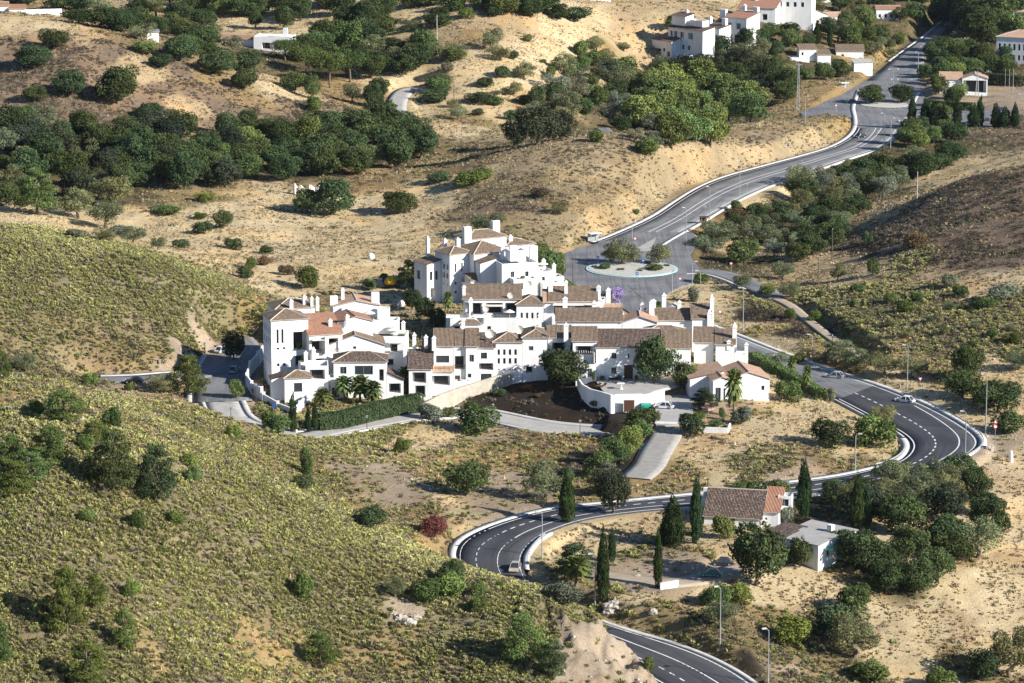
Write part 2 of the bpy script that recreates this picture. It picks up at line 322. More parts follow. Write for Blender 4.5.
def asphalt(name, c, c2, rough=.85):
    m, nt, out = newmat(name)
    b = N(nt, 'BsdfPrincipled'); b.inputs['Roughness'].default_value = rough; b.inputs['Specular IOR Level'].default_value = .25
    uv = N(nt, 'UVMap'); mp = N(nt, 'Mapping'); mp.inputs['Scale'].default_value = (1, .04, 1); nt.links.new(uv.outputs[0], mp.inputs[0])
    n1 = N(nt, 'TexNoise'); n1.inputs['Scale'].default_value = 1.3; n1.inputs['Detail'].default_value = 4; nt.links.new(mp.outputs[0], n1.inputs['Vector'])
    ge = N(nt, 'NewGeometry'); n2 = N(nt, 'TexNoise'); n2.inputs['Scale'].default_value = .12; n2.inputs['Detail'].default_value = 6; nt.links.new(ge.outputs[0], n2.inputs['Vector'])
    a = N(nt, 'Math', operation='ADD'); nt.links.new(n1.outputs[0], a.inputs[0]); nt.links.new(n2.outputs[0], a.inputs[1])
    mr = N(nt, 'MapRange'); mr.inputs[1].default_value = .85; mr.inputs[2].default_value = 1.15; nt.links.new(a.outputs[0], mr.inputs[0])
    nt.links.new(mixrgb(nt, rgba(c), rgba(c2), mr.outputs[0]), b.inputs['Base Color']); nt.links.new(b.outputs[0], out.inputs[0])
    return m
M_ASPH = asphalt('new_asphalt', (.040, .041, .047), (.062, .062, .067)); M_ASPO = asphalt('old_asphalt', (.13, .13, .133), (.20, .197, .195))
M_PAINT = simple('road_paint', (.72, .72, .70), .7, (.5, .5, .48), 1.5, .5)
def ground_mat():
    m, nt, out = newmat('ground_cover')
    b = N(nt, 'BsdfPrincipled'); b.inputs['Roughness'].default_value = 1; b.inputs['Specular IOR Level'].default_value = .05
    at = N(nt, 'VertexColor', layer_name='Col'); ge = N(nt, 'NewGeometry')
    n1 = N(nt, 'TexNoise'); n1.inputs['Scale'].default_value = .35; n1.inputs['Detail'].default_value = 8; n1.inputs['Roughness'].default_value = .7
    n2 = N(nt, 'TexNoise'); n2.inputs['Scale'].default_value = 2.2; n2.inputs['Detail'].default_value = 6; n2.inputs['Roughness'].default_value = .75
    n3 = N(nt, 'TexNoise'); n3.inputs['Scale'].default_value = .06; n3.inputs['Detail'].default_value = 6
    for n in (n1, n2, n3): nt.links.new(ge.outputs[0], n.inputs['Vector'])
    def rng_(n, lo, hi, a, c):
        mr = N(nt, 'MapRange'); mr.inputs[1].default_value = lo; mr.inputs[2].default_value = hi; mr.inputs[3].default_value = a; mr.inputs[4].default_value = c
        nt.links.new(n.outputs[0], mr.inputs[0]); return mr.outputs[0]
    c = mixrgb(nt, at.outputs[0], (.76, .71, .64, 1), rng_(n1, .35, .65, .75, 0.0), 'MULTIPLY')
    c = mixrgb(nt, c, (.68, .64, .58, 1), rng_(n2, .4, .62, .8, 0.0), 'MULTIPLY')
    c = mixrgb(nt, c, (1.25, 1.12, .95, 1), rng_(n3, .5, .65, 0, .8), 'MULTIPLY')
    nt.links.new(c, b.inputs['Base Color'])
    bp = N(nt, 'Bump'); bp.inputs['Strength'].default_value = .8; bp.inputs['Distance'].default_value = .35
    nt.links.new(n2.outputs[0], bp.inputs['Height']); nt.links.new(bp.outputs[0], b.inputs['Normal']); nt.links.new(b.outputs[0], out.inputs[0])
    return m
M_GROUND = ground_mat()
def veg_attr_mat(name, trans=.25):
    m, nt, out = newmat(name); at = N(nt, 'VertexColor', layer_name='Col')
    d = N(nt, 'BsdfDiffuse'); t = N(nt, 'BsdfTranslucent'); mx = N(nt, 'MixShader'); mx.inputs[0].default_value = trans
    nt.links.new(at.outputs[0], d.inputs[0]); nt.links.new(at.outputs[0], t.inputs[0]); nt.links.new(d.outputs[0], mx.inputs[1]); nt.links.new(t.outputs[0], mx.inputs[2]); nt.links.new(mx.outputs[0], out.inputs[0])
    return m
M_TUFT = veg_attr_mat('clump_growth')
def leaf_mat():
    m, nt, out = newmat('leaves')
    oi = N(nt, 'ObjectInfo'); at = N(nt, 'VertexColor', layer_name='Col')
    c = mixrgb(nt, oi.outputs['Color'], at.outputs[0], 1.0, 'MULTIPLY')
    d = N(nt, 'BsdfDiffuse'); t = N(nt, 'BsdfTranslucent'); mx = N(nt, 'MixShader'); mx.inputs[0].default_value = .22
    nt.links.new(c, d.inputs[0]); nt.links.new(c, t.inputs[0]); nt.links.new(d.outputs[0], mx.inputs[1]); nt.links.new(t.outputs[0], mx.inputs[2]); nt.links.new(mx.outputs[0], out.inputs[0])
    return m
M_LEAF = leaf_mat()
def roof_mat(name, c1, c2, c3):
    m, nt, out = newmat(name)
    b = N(nt, 'BsdfPrincipled'); b.inputs['Roughness'].default_value = .95; b.inputs['Specular IOR Level'].default_value = .1
    uv = N(nt, 'UVMap'); wv = N(nt, 'TexWave', wave_type='BANDS', bands_direction='X'); wv.inputs['Scale'].default_value = 1.1; wv.inputs['Distortion'].default_value = .6; wv.inputs['Detail'].default_value = 1
    nt.links.new(uv.outputs[0], wv.inputs['Vector'])
    ge = N(nt, 'NewGeometry'); n1 = N(nt, 'TexNoise'); n1.inputs['Scale'].default_value = .9; n1.inputs['Detail'].default_value = 6; n1.inputs['Roughness'].default_value = .7
    n2 = N(nt, 'TexNoise'); n2.inputs['Scale'].default_value = 3.5; n2.inputs['Detail'].default_value = 2
    for n in (n1, n2): nt.links.new(ge.outputs[0], n.inputs['Vector'])
    def mr(n, lo, hi, a=0, c=1):
        q = N(nt, 'MapRange'); q.inputs[1].default_value = lo; q.inputs[2].default_value = hi; q.inputs[3].default_value = a; q.inputs[4].default_value = c; nt.links.new(n.outputs[0], q.inputs[0]); return q.outputs[0]
    c = mixrgb(nt, rgba(c1), rgba(c2), mr(n1, .4, .6)); c = mixrgb(nt, c, rgba(c3), mr(n2, .5, .72))
    c = mixrgb(nt, c, (.5, .47, .45, 1), mr(wv, .35, .0), 'MULTIPLY')
    nt.links.new(c, b.inputs['Base Color'])
    bp = N(nt, 'Bump'); bp.inputs['Strength'].default_value = .9; bp.inputs['Distance'].default_value = .08; nt.links.new(wv.outputs[0], bp.inputs['Height'])
    nt.links.new(bp.outputs[0], b.inputs['Normal']); nt.links.new(b.outputs[0], out.inputs[0]); return m
M_TILE = roof_mat('weathered_tile', (.24, .17, .115), (.15, .11, .085), (.36, .29, .21))
M_TILED = roof_mat('dark_tile', (.13, .085, .065), (.08, .06, .05), (.34, .28, .24))
M_TILER = roof_mat('red_tile', (.42, .21, .13), (.32, .17, .12), (.46, .30, .21))
M_TILES = roof_mat('salmon_tile', (.56, .36, .25), (.44, .28, .19), (.60, .44, .32))
M_RIDGE = simple('ridge_mortar', (.50, .42, .34), .9)
# ---------------------------------------------------------------- object helpers
def link(o, parent=None):
    COL.objects.link(o)
    if parent is not None: o.parent = parent
    return o
def tag(o, label=None, cat=None, group=None, kind=None):
    if label: o['label'] = label
    if cat: o['category'] = cat
    if group: o['group'] = group
    if kind: o['kind'] = kind
    return o
def empty(name, loc, rz=0, label=None, cat=None, group=None):
    o = bpy.data.objects.new(name, None); o.empty_display_size = .5; o.location = loc; o.rotation_euler = (0, 0, rz)
    COL.objects.link(o); return tag(o, label, cat, group)
def np_mesh(name, verts, faces, mats, col=None, matidx=None, uv=None, smooth=False):
    """verts (n,3); faces (m,k) all of one size"""
    verts = np.asarray(verts, np.float32); faces = np.asarray(faces, np.int32); k = faces.shape[1]
    me = bpy.data.meshes.new(name); me.vertices.add(len(verts)); me.vertices.foreach_set('co', verts.ravel())
    me.loops.add(faces.size); me.loops.foreach_set('vertex_index', faces.ravel())
    me.polygons.add(len(faces)); me.polygons.foreach_set('loop_start', np.arange(0, faces.size, k, dtype=np.int32))
    try: me.polygons.foreach_set('loop_total', np.full(len(faces), k, np.int32))
    except Exception: pass
    for m in mats: me.materials.append(m)
    if matidx is not None: me.polygons.foreach_set('material_index', np.asarray(matidx, np.int32))
    me.update(calc_edges=True)
    if smooth: me.polygons.foreach_set('use_smooth', np.ones(len(faces), bool))
    if col is not None:
        ca = me.color_attributes.new('Col', 'FLOAT_COLOR', 'POINT'); c4 = np.ones((len(verts), 4), np.float32); c4[:, :3] = col; ca.data.foreach_set('color', c4.ravel())
    if uv is not None:
        u = me.uv_layers.new(name='UVMap'); u.data.foreach_set('uv', np.asarray(uv, np.float32)[faces.ravel()].ravel())
    return me
class MB:
    """collects polygons for one mesh"""
    def __init__(s): s.v = []; s.f = []; s.m = []; s.uv = []
    def poly(s, pts, mat=0, uvs=None):
        n = len(s.v); s.v += [tuple(p) for p in pts]; s.f.append(tuple(range(n, n + len(pts)))); s.m.append(mat)
        s.uv.append(uvs if uvs else [(p[0], p[1]) for p in pts])
    def box(s, x, y, z, w, d, h, mat=0, rz=0, top=1.0):
        cx, cy = x + w / 2, y + d / 2; c, sn = math.cos(rz), math.sin(rz)
        def q(a, b, zz, k=1): return (cx + a * k * c - b * k * sn, cy + a * k * sn + b * k * c, zz)
        a, b = w / 2, d / 2
        lo = [q(-a, -b, z), q(a, -b, z), q(a, b, z), q(-a, b, z)]; hi = [q(-a, -b, z + h, top), q(a, -b, z + h, top), q(a, b, z + h, top), q(-a, b, z + h, top)]
        s.poly(lo[::-1], mat); s.poly(hi, mat)
        for i in range(4):
            j = (i + 1) % 4; L = math.dist(lo[i], lo[j]); s.poly([lo[i], lo[j], hi[j], hi[i]], mat, [(0, z), (L, z), (L, z + h), (0, z + h)])
    def tube(s, pts, radii, n=8, mat=0, cap=True):
        rings = []
        for i, p in enumerate(pts):
            p = Vector(p); a = Vector(pts[max(i - 1, 0)]); b = Vector(pts[min(i + 1, len(pts) - 1)]); t = (b - a).normalized()
            u = t.cross(Vector((0, 1, 0)) if abs(t.y) < .9 else Vector((1, 0, 0))).normalized(); v = t.cross(u); r = radii[i] if hasattr(radii, '__len__') else radii
            rings.append([tuple(p + (u * math.cos(k * 2 * math.pi / n) + v * math.sin(k * 2 * math.pi / n)) * r) for k in range(n)])
        for i in range(len(rings) - 1):
            for k in range(n):
                j = (k + 1) % n; s.poly([rings[i][k], rings[i][j], rings[i + 1][j], rings[i + 1][k]], mat)
        if cap: s.poly(rings[0][::-1], mat); s.poly(rings[-1], mat)
    def mesh(s, name, mats):
        me = bpy.data.meshes.new(name); me.from_pydata(s.v, [], s.f)
        for m in (mats if isinstance(mats, (list, tuple)) else [mats]): me.materials.append(m)
        me.polygons.foreach_set('material_index', s.m)
        uv = me.uv_layers.new(name='UVMap'); uv.data.foreach_set('uv', np.array([c for f in s.uv for c in f], np.float32).ravel())
        me.update(); return me
    def build(s, name, mats, parent=None, loc=None):
        o = bpy.data.objects.new(name, s.mesh(name, mats)); link(o, parent)
        if loc is not None: o.location = loc
        return o
def copy_tree(o, parent=None):
    c = o.copy(); COL.objects.link(c)
    if parent is not None: c.parent = parent
    for ch in o.children: copy_tree(ch, c)
    return c
# ---------------------------------------------------------------- build the ground
GW = cover_weights(GX.ravel()[(np.abs(GU.ravel()) < .26) & (GY.ravel() < 1800)], GY.ravel()[(np.abs(GU.ravel()) < .26) & (GY.ravel() < 1800)])
C1 = np.array([CLS[k][0] for k in KEYS]); C2 = np.array([CLS[k][1] for k in KEYS])
inn = (np.abs(GU.ravel()) < .26) & (GY.ravel() < 1800)
gcol = np.zeros((NU * ND, 3)); base = np.array((.30, .24, .13))
mixn = np.clip(.5 + fbm(GX.ravel(), GY.ravel(), 9, 4, 77) * 1.6, 0, 1)[:, None]
gcol[:] = base * (1 - mixn * .4)
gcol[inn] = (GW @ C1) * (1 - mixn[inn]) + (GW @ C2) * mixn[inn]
gf = np.arange(NU * ND).reshape(ND, NU); quads = np.stack([gf[:-1, :-1], gf[:-1, 1:], gf[1:, 1:], gf[1:, :-1]], -1).reshape(-1, 4)
me = np_mesh('ground', np.stack([GX.ravel(), GY.ravel(), HH.ravel()], 1), quads, [M_GROUND], col=gcol, smooth=True)
tag(link(bpy.data.objects.new('ground', me)), 'dry rolling hillsides and fields of straw, earth and scrub', 'ground', kind='structure')
# ---------------------------------------------------------------- roads
def ribbon(name, A, B, mat, dz=0.05, skirt=.7, label=None, sub=4, cat='road'):
    n = len(A); k = sub + 1; V = []; UV = []
    s_ = np.concatenate([[0], np.cumsum(np.linalg.norm(np.diff((A + B) / 2, axis=0), axis=1))])
    for i in range(n):
        w = np.linalg.norm((A[i] - B[i])[:2])
        for j in range(k):
            t = j / sub; p = A[i] * (1 - t) + B[i] * t; V.append((p[0], p[1], p[2] + dz)); UV.append((t * w, s_[i]))
        V.append((A[i][0], A[i][1], A[i][2] - skirt)); V.append((B[i][0], B[i][1], B[i][2] - skirt)); UV += [(0, s_[i]), (w, s_[i])]
    K = k + 2; F = []
    for i in range(n - 1):
        a, b = i * K, (i + 1) * K
        for j in range(sub): F.append((a + j, a + j + 1, b + j + 1, b + j))
        F.append((a, b, b + k, a + k)); F.append((a + k - 1, b + k - 1, b + k + 1, a + k + 1)[::-1])
    me = np_mesh(name, V, F, [mat], uv=UV)
    return tag(link(bpy.data.objects.new(name, me)), label, cat, kind='structure')
def offs(A, B, a, b):
    """two lines beside edge A, a and b metres outward from B"""
    d = (A - B)[:, :2]; d = d / np.linalg.norm(d, axis=1)[:, None]; p, q = A.copy(), A.copy(); p[:, :2] += d * a; q[:, :2] += d * b
    return p, q
def marks(name, A, B, tfun, w, dash=None, i0=0, i1=None, lift=.056, parent=None):
    """painted line at fraction tfun(i) between the edges"""
    n = len(A); i1 = i1 or n; pts = []
    for i in range(i0, i1):
        t = tfun(i / (n - 1)) if callable(tfun) else tfun; pts.append(A[i] * (1 - t) + B[i] * t)
    pts = np.array(pts); seg = np.linalg.norm(np.diff(pts, axis=0), axis=1); s = np.concatenate([[0], np.cumsum(seg)])
    def P_(q): return np.array([np.interp(q, s, pts[:, c]) for c in range(3)])
    V, F = [], []
    q = 0.0; on, off_ = dash or (s[-1], 0)
    while q < s[-1] - .1:
        e = min(q + on, s[-1]); m = max(2, int((e - q) / 2) + 1); qs = np.linspace(q, e, m); b0 = len(V)
        for z in qs:
            p = P_(z); t_ = P_(min(z + .3, s[-1])) - P_(max(z - .3, 0)); t_ /= np.linalg.norm(t_[:2]) + 1e-9; nn = np.array((-t_[1], t_[0])) * w / 2
            V.append((p[0] + nn[0], p[1] + nn[1], p[2] + lift)); V.append((p[0] - nn[0], p[1] - nn[1], p[2] + lift))
        for j in range(m - 1): F.append((b0 + 2 * j, b0 + 2 * j + 1, b0 + 2 * j + 3, b0 + 2 * j + 2))
        q = e + off_
    me = np_mesh(name, V, F, [M_PAINT]); o = link(bpy.data.objects.new(name, me), parent)
    if parent is None: tag(o, 'white painted lines on the asphalt', 'road marking', kind='structure')
    return o
def flat_poly(name, poly, z, mat, label, thick=.6, kind='structure', cat='paving', parent=None):
    mb = MB(); top = [(p[0], p[1], z) for p in poly]
    import mathutils
    tri = mathutils.geometry.tessellate_polygon([[Vector(p) for p in top]])
    for t in tri: mb.poly([top[i] for i in t])
    for i in range(len(top)):
        j = (i + 1) % len(top); a, b = top[i], top[j]; mb.poly([a, b, (b[0], b[1], z - thick), (a[0], a[1], z - thick)])
    o = mb.build(name, mat, parent)
    if parent is None: tag(o, label, cat, kind=kind)
    return o
A, B = MAIN; NSP = len(A); sp0 = int(5.6 / 34 * NSP)
ribbon('old_road', A[:sp0 + 1], B[:sp0 + 1], M_ASPO, .05, label='older grey stretch of the road below the roundabout')
main_road = ribbon('road', A[sp0:], B[sp0:], M_ASPH, .055, label='dark new asphalt road winding through the sharp bends')
def tdot(f): return np.interp(f, [0, .16, .28, .4, .6, .75, 1], [.5, .48, .38, .36, .36, .3, .33])
def tsol(f): return np.interp(f, [0, .2, .28, .4, .6, .75, 1], [.9, .85, .72, .69, .66, .62, .64])
marks('dashed_line', A, B, tdot, .32, (1.6, 1.5), i0=sp0); marks('lane_line', A, B, tsol, .28, i0=int(.2 * NSP))
marks('edge_line', A, B, .07, .28, i0=sp0); marks('edge_line', A, B, .955, .28, i0=0)
UA, UB = UPPER
ribbon('upper_road', UA, UB, M_ASPO, .05, label='grey road climbing from the roundabout to the upper junction')
marks('lane_line', UA, UB, .45, .3, i0=8, i1=int(.72 * len(UA))); marks('lane_line', UA, UB, .57, .3, i0=8, i1=int(.72 * len(UA)))
marks('edge_line', UA, UB, .93, .25, i0=4, i1=int(.72 * len(UA))); marks('edge_line', UA, UB, .07, .25, i0=4, i1=int(.66 * len(UA)))
marks('lane_line', UA, UB, .5, .25, (3, 4), i0=int(.84 * len(UA)))
for nm, (a, b), mt, dz, lb in (('side_road', EAST, M_ASPO, .035, 'short side road leaving the roundabout towards the scrub'), ('dirt_track', TRACK, M_DIRT, .03, 'pale dirt track running beside the scrub slope'),
    ('side_street', SIDE, M_ASPO, .03, 'side street leaving the upper junction by the grass'), ('lane', FARLANE, M_CONC, .04, 'short pale lane bending among trees on the far slope'),
    ('valley_lane', VALLEYLANE, M_ASPO, .04, 'narrow lane behind the straw mound'), ('street', STREET, M_CONC, .04, 'pale street below the white terraces'),
    ('upper_street', LEFTST, M_ASPO, .045, 'shaded street behind the straw knoll'), ('parking_street', LEFTDOWN, M_ASPO, .06, 'wide street beside the white cluster wall'),
    ('driveway', DRIVE, M_DRIVE, .045, 'cracked concrete driveway up to the villa car park'), ('farm_track', FARMTRACK, M_DIRT, .03, 'dusty track across the farmyard')):
    ribbon(nm, a, b, mt, dz, label=lb)
flat_poly('roundabout_road', RB_POLY, .062, M_ASPO, 'grey asphalt of the roundabout', cat='road')
flat_poly('junction_road', JUNC_POLY, .066, M_ASPO, 'grey asphalt of the upper junction', cat='road')
# kerbs and pavements beside the roads
def walk(name, A, B, i0, i1, w, label, mat=M_KERB, off=.0, h=.12):
    p, q = offs(A[i0:i1], B[i0:i1], off, off + w); return ribbon(name, p, q, mat, .05 + h, .8, label, 1, 'pavement')
fr = lambda f, L: int(f * len(L))
walk('pavement', B, A, 0, fr(.30, B), 1.8, 'pale concrete pavement along the outer side of the upper bend')
walk('pavement', B, A, fr(.30, B), fr(.52, B), .7, 'pale kerb under the guard rail of the bend')
walk('pavement', A, B, fr(.26, A), fr(.44, A), 1.7, 'white kerb strip round the inside of the upper bend')
walk('pavement', A, B, fr(.44, A), fr(.80, A), 1.7, 'white kerb strip round the lower bend')
walk('pavement', B, A, fr(.62, B), fr(.74, B), 1.3, 'pale strip inside the lower bend')
walk('pavement', B, A, fr(.80, B), fr(1, B), 1.0, 'pale kerb along the lowest stretch of road')
walk('pavement', A, B, 0, fr(.26, A), .6, 'kerb beside the hedge')
walk('pavement', UA, UB, 3, fr(.66, UA), 1.7, 'white pavement along the upper road below the straw mound')
walk('pavement', UA, UB, fr(.78, UA), len(UA), 1.6, 'pale pavement by the roadside bank at the top')
walk('pavement', UB, UA, 6, fr(.66, UB), 1.3, 'pale kerb on the valley side of the upper road')
walk('pavement', *STREET, 0, len(STREET[0]), 1.4, 'pavement along the street below the terraces')
walk('pavement', STREET[1], STREET[0], 0, len(STREET[0]), .9, 'kerb along the street by the rough field')
walk('pavement', LEFTST[0], LEFTST[1], 0, fr(.6, LEFTST[0]), 1.6, 'pavement beside the cut slope')
walk('pavement', LEFTDOWN[1], LEFTDOWN[0], 0, len(LEFTDOWN[0]), 1.3, 'pavement at the foot of the rough slope')
walk('pavement', EAST[1], EAST[0], 4, len(EAST[0]) - 8, 1.0, 'kerb of the short side road')
# roundabout island and splitter islands
def ellipse_poly(cx, cy, rx, ry, z=0, n=48):
    x0, y0 = at_z(cx, cy, z); xr = at_z(cx + rx, cy, z)[0] - x0; yr = (at_z(cx, cy - ry, z)[1] - at_z(cx, cy + ry, z)[1]) / 2
    return np.array([(x0 + xr * math.cos(2 * math.pi * k / n), y0 + yr * math.sin(2 * math.pi * k / n)) for k in range(n)])
flat_poly('roundabout_kerb', ellipse_poly(632, 269.4, 46, 8), .26, M_TEAL, 'pale teal kerb ring of the roundabout island', cat='kerb')
flat_poly('roundabout_island', ellipse_poly(632, 269.4, 43.5, 7.4), .33, M_GRAVEL, 'gravel covered roundabout island', cat='traffic island')
flat_poly('splitter_island', poly_px('627 285|662 284|650 303|646 302', 0), .12, M_ASPO, 'pale triangular splitter island below the roundabout', cat='traffic island')
flat_poly('splitter_island', poly_px('630 252|656 238|650 251', 0), .12, M_CONC, 'pale triangular splitter island above the roundabout', cat='traffic island')
flat_poly('junction_island', ellipse_poly(885, 105, 24, 2.8), .2, M_GRAVEL, 'oval white kerbed island at the upper junction', cat='traffic island')
flat_poly('car_park_paving', PADS[4][0], 2.45, M_CONC, 'concrete car park in front of the villa')
flat_poly('courtyard_paving', PADS[2][0], 4.43, M_CONC, 'pale paved courtyard in front of the villa')
# ---------------------------------------------------------------- foliage
def leaf_quads(cen, nrm, size, rg, aspect=.6, jitter=.7):
    """one bent leaf spray (two triangles as a quad) per centre"""
    n = len(cen); d = nrm + rg.normal(0, jitter, (n, 3)); d /= np.linalg.norm(d, axis=1)[:, None] + 1e-9
    u = np.cross(d, rg.normal(0, 1, (n, 3))); u /= np.linalg.norm(u, axis=1)[:, None] + 1e-9; v = np.cross(d, u)
    s = (size * rg.uniform(.6, 1.3, n))[:, None]
    V = np.stack([cen - u * s, cen - v * s * aspect, cen + u * s, cen + v * s * aspect], 1).reshape(-1, 3)
    return V, np.arange(4 * n).reshape(n, 4)
def crown_mesh(name, lobes, n, leaf, seed, tint=(.75, 1.25), flat=1.0, green_top=0.0, aspect=.6, inner=.18):
    """lobes: (x, y, z, rx, ry, rz) ; leaves on and inside every lobe, lumpy"""
    rg = np.random.default_rng(seed); L = np.array(lobes); vol = (L[:, 3] * L[:, 4] + L[:, 3] * L[:, 5]); pr = vol / vol.sum()
    k = rg.choice(len(L), n, p=pr); d = rg.normal(0, 1, (n, 3)); d[:, 2] = d[:, 2] * .9 + .15; d /= np.linalg.norm(d, axis=1)[:, None]
    rr = 1 - np.abs(rg.normal(0, inner, n)); lump = 1 + .16 * np.sin(d[:, 0] * 7 + k * 1.7) * np.cos(d[:, 1] * 6 + k) + .1 * np.sin(d[:, 2] * 9 + k * 2.3)
    c = L[k, :3] + d * L[k, 3:] * (rr * lump)[:, None]
    # drop the leaves buried inside other lobes
    keep = np.ones(n, bool)
    for i in range(len(L)):
        q = (((c - L[i, :3]) / (L[i, 3:] * .62)) ** 2).sum(1); keep &= (q > 1) | (rg.random(n) < .12)
    c, d, k = c[keep], d[keep], k[keep]
    V, F = leaf_quads(c, d, leaf, rg, aspect)
    lt = rg.uniform(.72, 1.3, len(L))[k] * rg.uniform(tint[0], tint[1], len(c))
    col = np.repeat(lt[:, None] * np.array([[1, 1, 1]]), 4, axis=0)
    warm = np.repeat(rg.random(len(c)) < .07, 4); col[warm] *= np.array([1.5, 1.25, .9])
    return np_mesh(name, V, F, [M_LEAF], col=col)
def trunk_mesh(name, h, r, limbs, seed, lean=.05):
    rd = random.Random(seed); mb = MB()
    pts = [(0, 0, -.06)] + [(rd.uniform(-lean, lean) * t, rd.uniform(-lean, lean) * t, h * t) for t in (.3, .65, 1)]
    mb.tube(pts, [r * 1.3, r, r * .8, r * .6], 8)
    for l in limbs: mb.tube([pts[2], tuple((np.array(pts[2]) + np.array(l)) / 2 + np.array([0, 0, .03])), l], [r * .55, r * .42, r * .2], 6)
    return mb.mesh(name, M_BARK)
def dome_lobes(seed, n, zc, rz, rad=.5, low=.0):
    rd = random.Random(seed); ox, oy = rd.uniform(-.1, .1), rd.uniform(-.1, .1); sq = rd.uniform(.72, 1.1); out = [(0, 0, zc, rad * .62, rad * .62, rz * .8)]
    for i in range(int(n * 1.9)):
        a = i * 2.4 + rd.uniform(-.4, .4); rr = rad * rd.uniform(.42, .80); e = rd.uniform(-.75, .95)
        s = rd.uniform(.20, .34) * rad * 1.2; f = math.sqrt(max(0, 1 - (e * .8) ** 2))
        out.append((ox * e + rr * f * math.cos(a), oy * e + rr * f * math.sin(a) * sq, zc + e * rz * .62, s, s * rd.uniform(.8, 1.1), s * rz / rad * rd.uniform(.75, 1)))
    return out
PROTO = {}
for i in range(5):
    lb = dome_lobes(100 + i, 15, .46, .50)
    PROTO['o', i] = (crown_mesh('crown', lb, 7500, .027, 10 + i, inner=.12), trunk_mesh('trunk', .4, .035, [tuple(np.array(l[:3]) * .8) for l in lb[1:6]], i))
for i in range(4):   # olive: looser, open
    lb = dome_lobes(200 + i, 12, .48, .48); lb = lb[1:]
    PROTO['v', i] = (crown_mesh('crown', lb, 6000, .026, 30 + i, tint=(.7, 1.4), aspect=.4, inner=.22), trunk_mesh('trunk', .42, .04, [tuple(np.array(l[:3]) * .85) for l in lb[:6]], 20 + i, .12))
for i in range(3):   # leafy light tree
    lb = dome_lobes(300 + i, 14, .46, .50)
    PROTO['l', i] = (crown_mesh('crown', lb, 7500, .027, 40 + i, tint=(.7, 1.4), inner=.2), trunk_mesh('trunk', .45, .025, [tuple(np.array(l[:3]) * .8) for l in lb[1:5]], 30 + i))
for i in range(4):   # aleppo pine: layered sprays on limbs
    rd = random.Random(400 + i); lb = []
    for k in range(26):
        z = .18 + .78 * (k / 25) ** .9; rad = .42 * (1 - ((z - .42) / .62) ** 2 * (1 if z > .42 else .35)) ; a = k * 2.4 + rd.uniform(-.5, .5); rr = max(rad, .03) * rd.uniform(.45, 1)
        s = rd.uniform(.11, .18) * (1.2 - .5 * z); lb.append((rr * math.cos(a), rr * math.sin(a), z, s * 1.25, s * 1.25, s * .5))
    PROTO['p', i] = (crown_mesh('crown', lb, 9500, .025, 50 + i, tint=(.65, 1.45), aspect=.4, inner=.25), trunk_mesh('trunk', .88, .026, [tuple(np.array(l[:3]) * np.array([.9, .9, 1])) for l in lb[::2]], 40 + i))
for i in range(3):   # stone pine: umbrella crown
    rd = random.Random(500 + i); lb = []
    for k in range(14):
        a = k * 2.4; rr = .44 * math.sqrt((k + .5) / 14); lb.append((rr * math.cos(a), rr * math.sin(a), .76 - .28 * rr + rd.uniform(-.03, .03), .17, .17, .19))
    PROTO['s', i] = (crown_mesh('crown', lb, 7000, .024, 60 + i, tint=(.75, 1.35), aspect=.45, inner=.2), trunk_mesh('trunk', .62, .025, [tuple(np.array(l[:3]) * .9) for l in lb[::3]], 50 + i))
for i in range(3):   # cypress: width 1 = spindle diameter
    lb = [(random.Random(i * 50 + k).uniform(-.08, .08), random.Random(i * 70 + k).uniform(-.08, .08), .07 + .86 * k / 13, w_, w_, .085) for k, w_ in enumerate([.28, .38, .43, .46, .46, .45, .44, .41, .38, .34, .29, .23, .17, .10])]
    PROTO['c', i] = (crown_mesh('crown', lb, 4200, .055, 70 + i, tint=(.7, 1.3), aspect=.3, inner=.1), trunk_mesh('trunk', .2, .08, [], 60 + i, 0))
    me_ = PROTO['c', i][0]
for i in range(4):   # bushes, rounded to the ground
    rd = random.Random(600 + i); lb = [(rd.uniform(-.26, .26), rd.uniform(-.26, .26), rd.uniform(.25, .62), rd.uniform(.2, .3), rd.uniform(.2, .3), rd.uniform(.26, .36)) for k in range(9)]
    PROTO['b', i] = (crown_mesh('crown', lb, 4500, .036, 80 + i, tint=(.7, 1.35), inner=.16), None)
def palm(seed, fan):
    rg = np.random.default_rng(seed); V, F, C = [], [], []
    for k in range(64):
        a = k * 2.4; e = -0.9 + 2.3 * (k / 63); ln = .5 * (1 if e < .9 else .8)
        d = np.array([math.cos(a) * math.cos(e), math.sin(a) * math.cos(e), math.sin(e)]); side = np.array([-math.sin(a), math.cos(a), 0]); prev = None
        for j in range(7):
            t = j / 6; p = np.array([0, 0, .78]) + d * ln * t + np.array([0, 0, -1]) * (ln * .3 * t * t * t); w = .12 * max(0, t - .35) * 1.6 * (1.15 - t) * 3 if fan else .07 * (1 - t * .6)
            b0 = len(V); dz = np.array([0, 0, -.05 * math.sin(math.pi * t)])
            V += [p + side * w + dz, p, p - side * w + dz]; c = rg.uniform(.7, 1.3); C += [(c * (1.3 if k < 8 else 1), c, c * .9)] * 3
            if prev is not None and not (fan and j % 2 == 0 and t > .5 and rg.random() < .3): F += [(prev, prev + 1, b0 + 1, b0), (prev + 1, prev + 2, b0 + 2, b0 + 1)]
            prev = b0
    me = np_mesh('crown', V, F, [M_LEAF], col=np.array(C)); mb = MB(); mb.tube([(0, 0, -.06), (.01, 0, .3), (0, .01, .6), (0, 0, .79)], [.06, .045, .04, .055], 9); return me, mb.mesh('trunk', M_BARK)
for i in range(3): PROTO['m', i] = palm(700 + i, True)
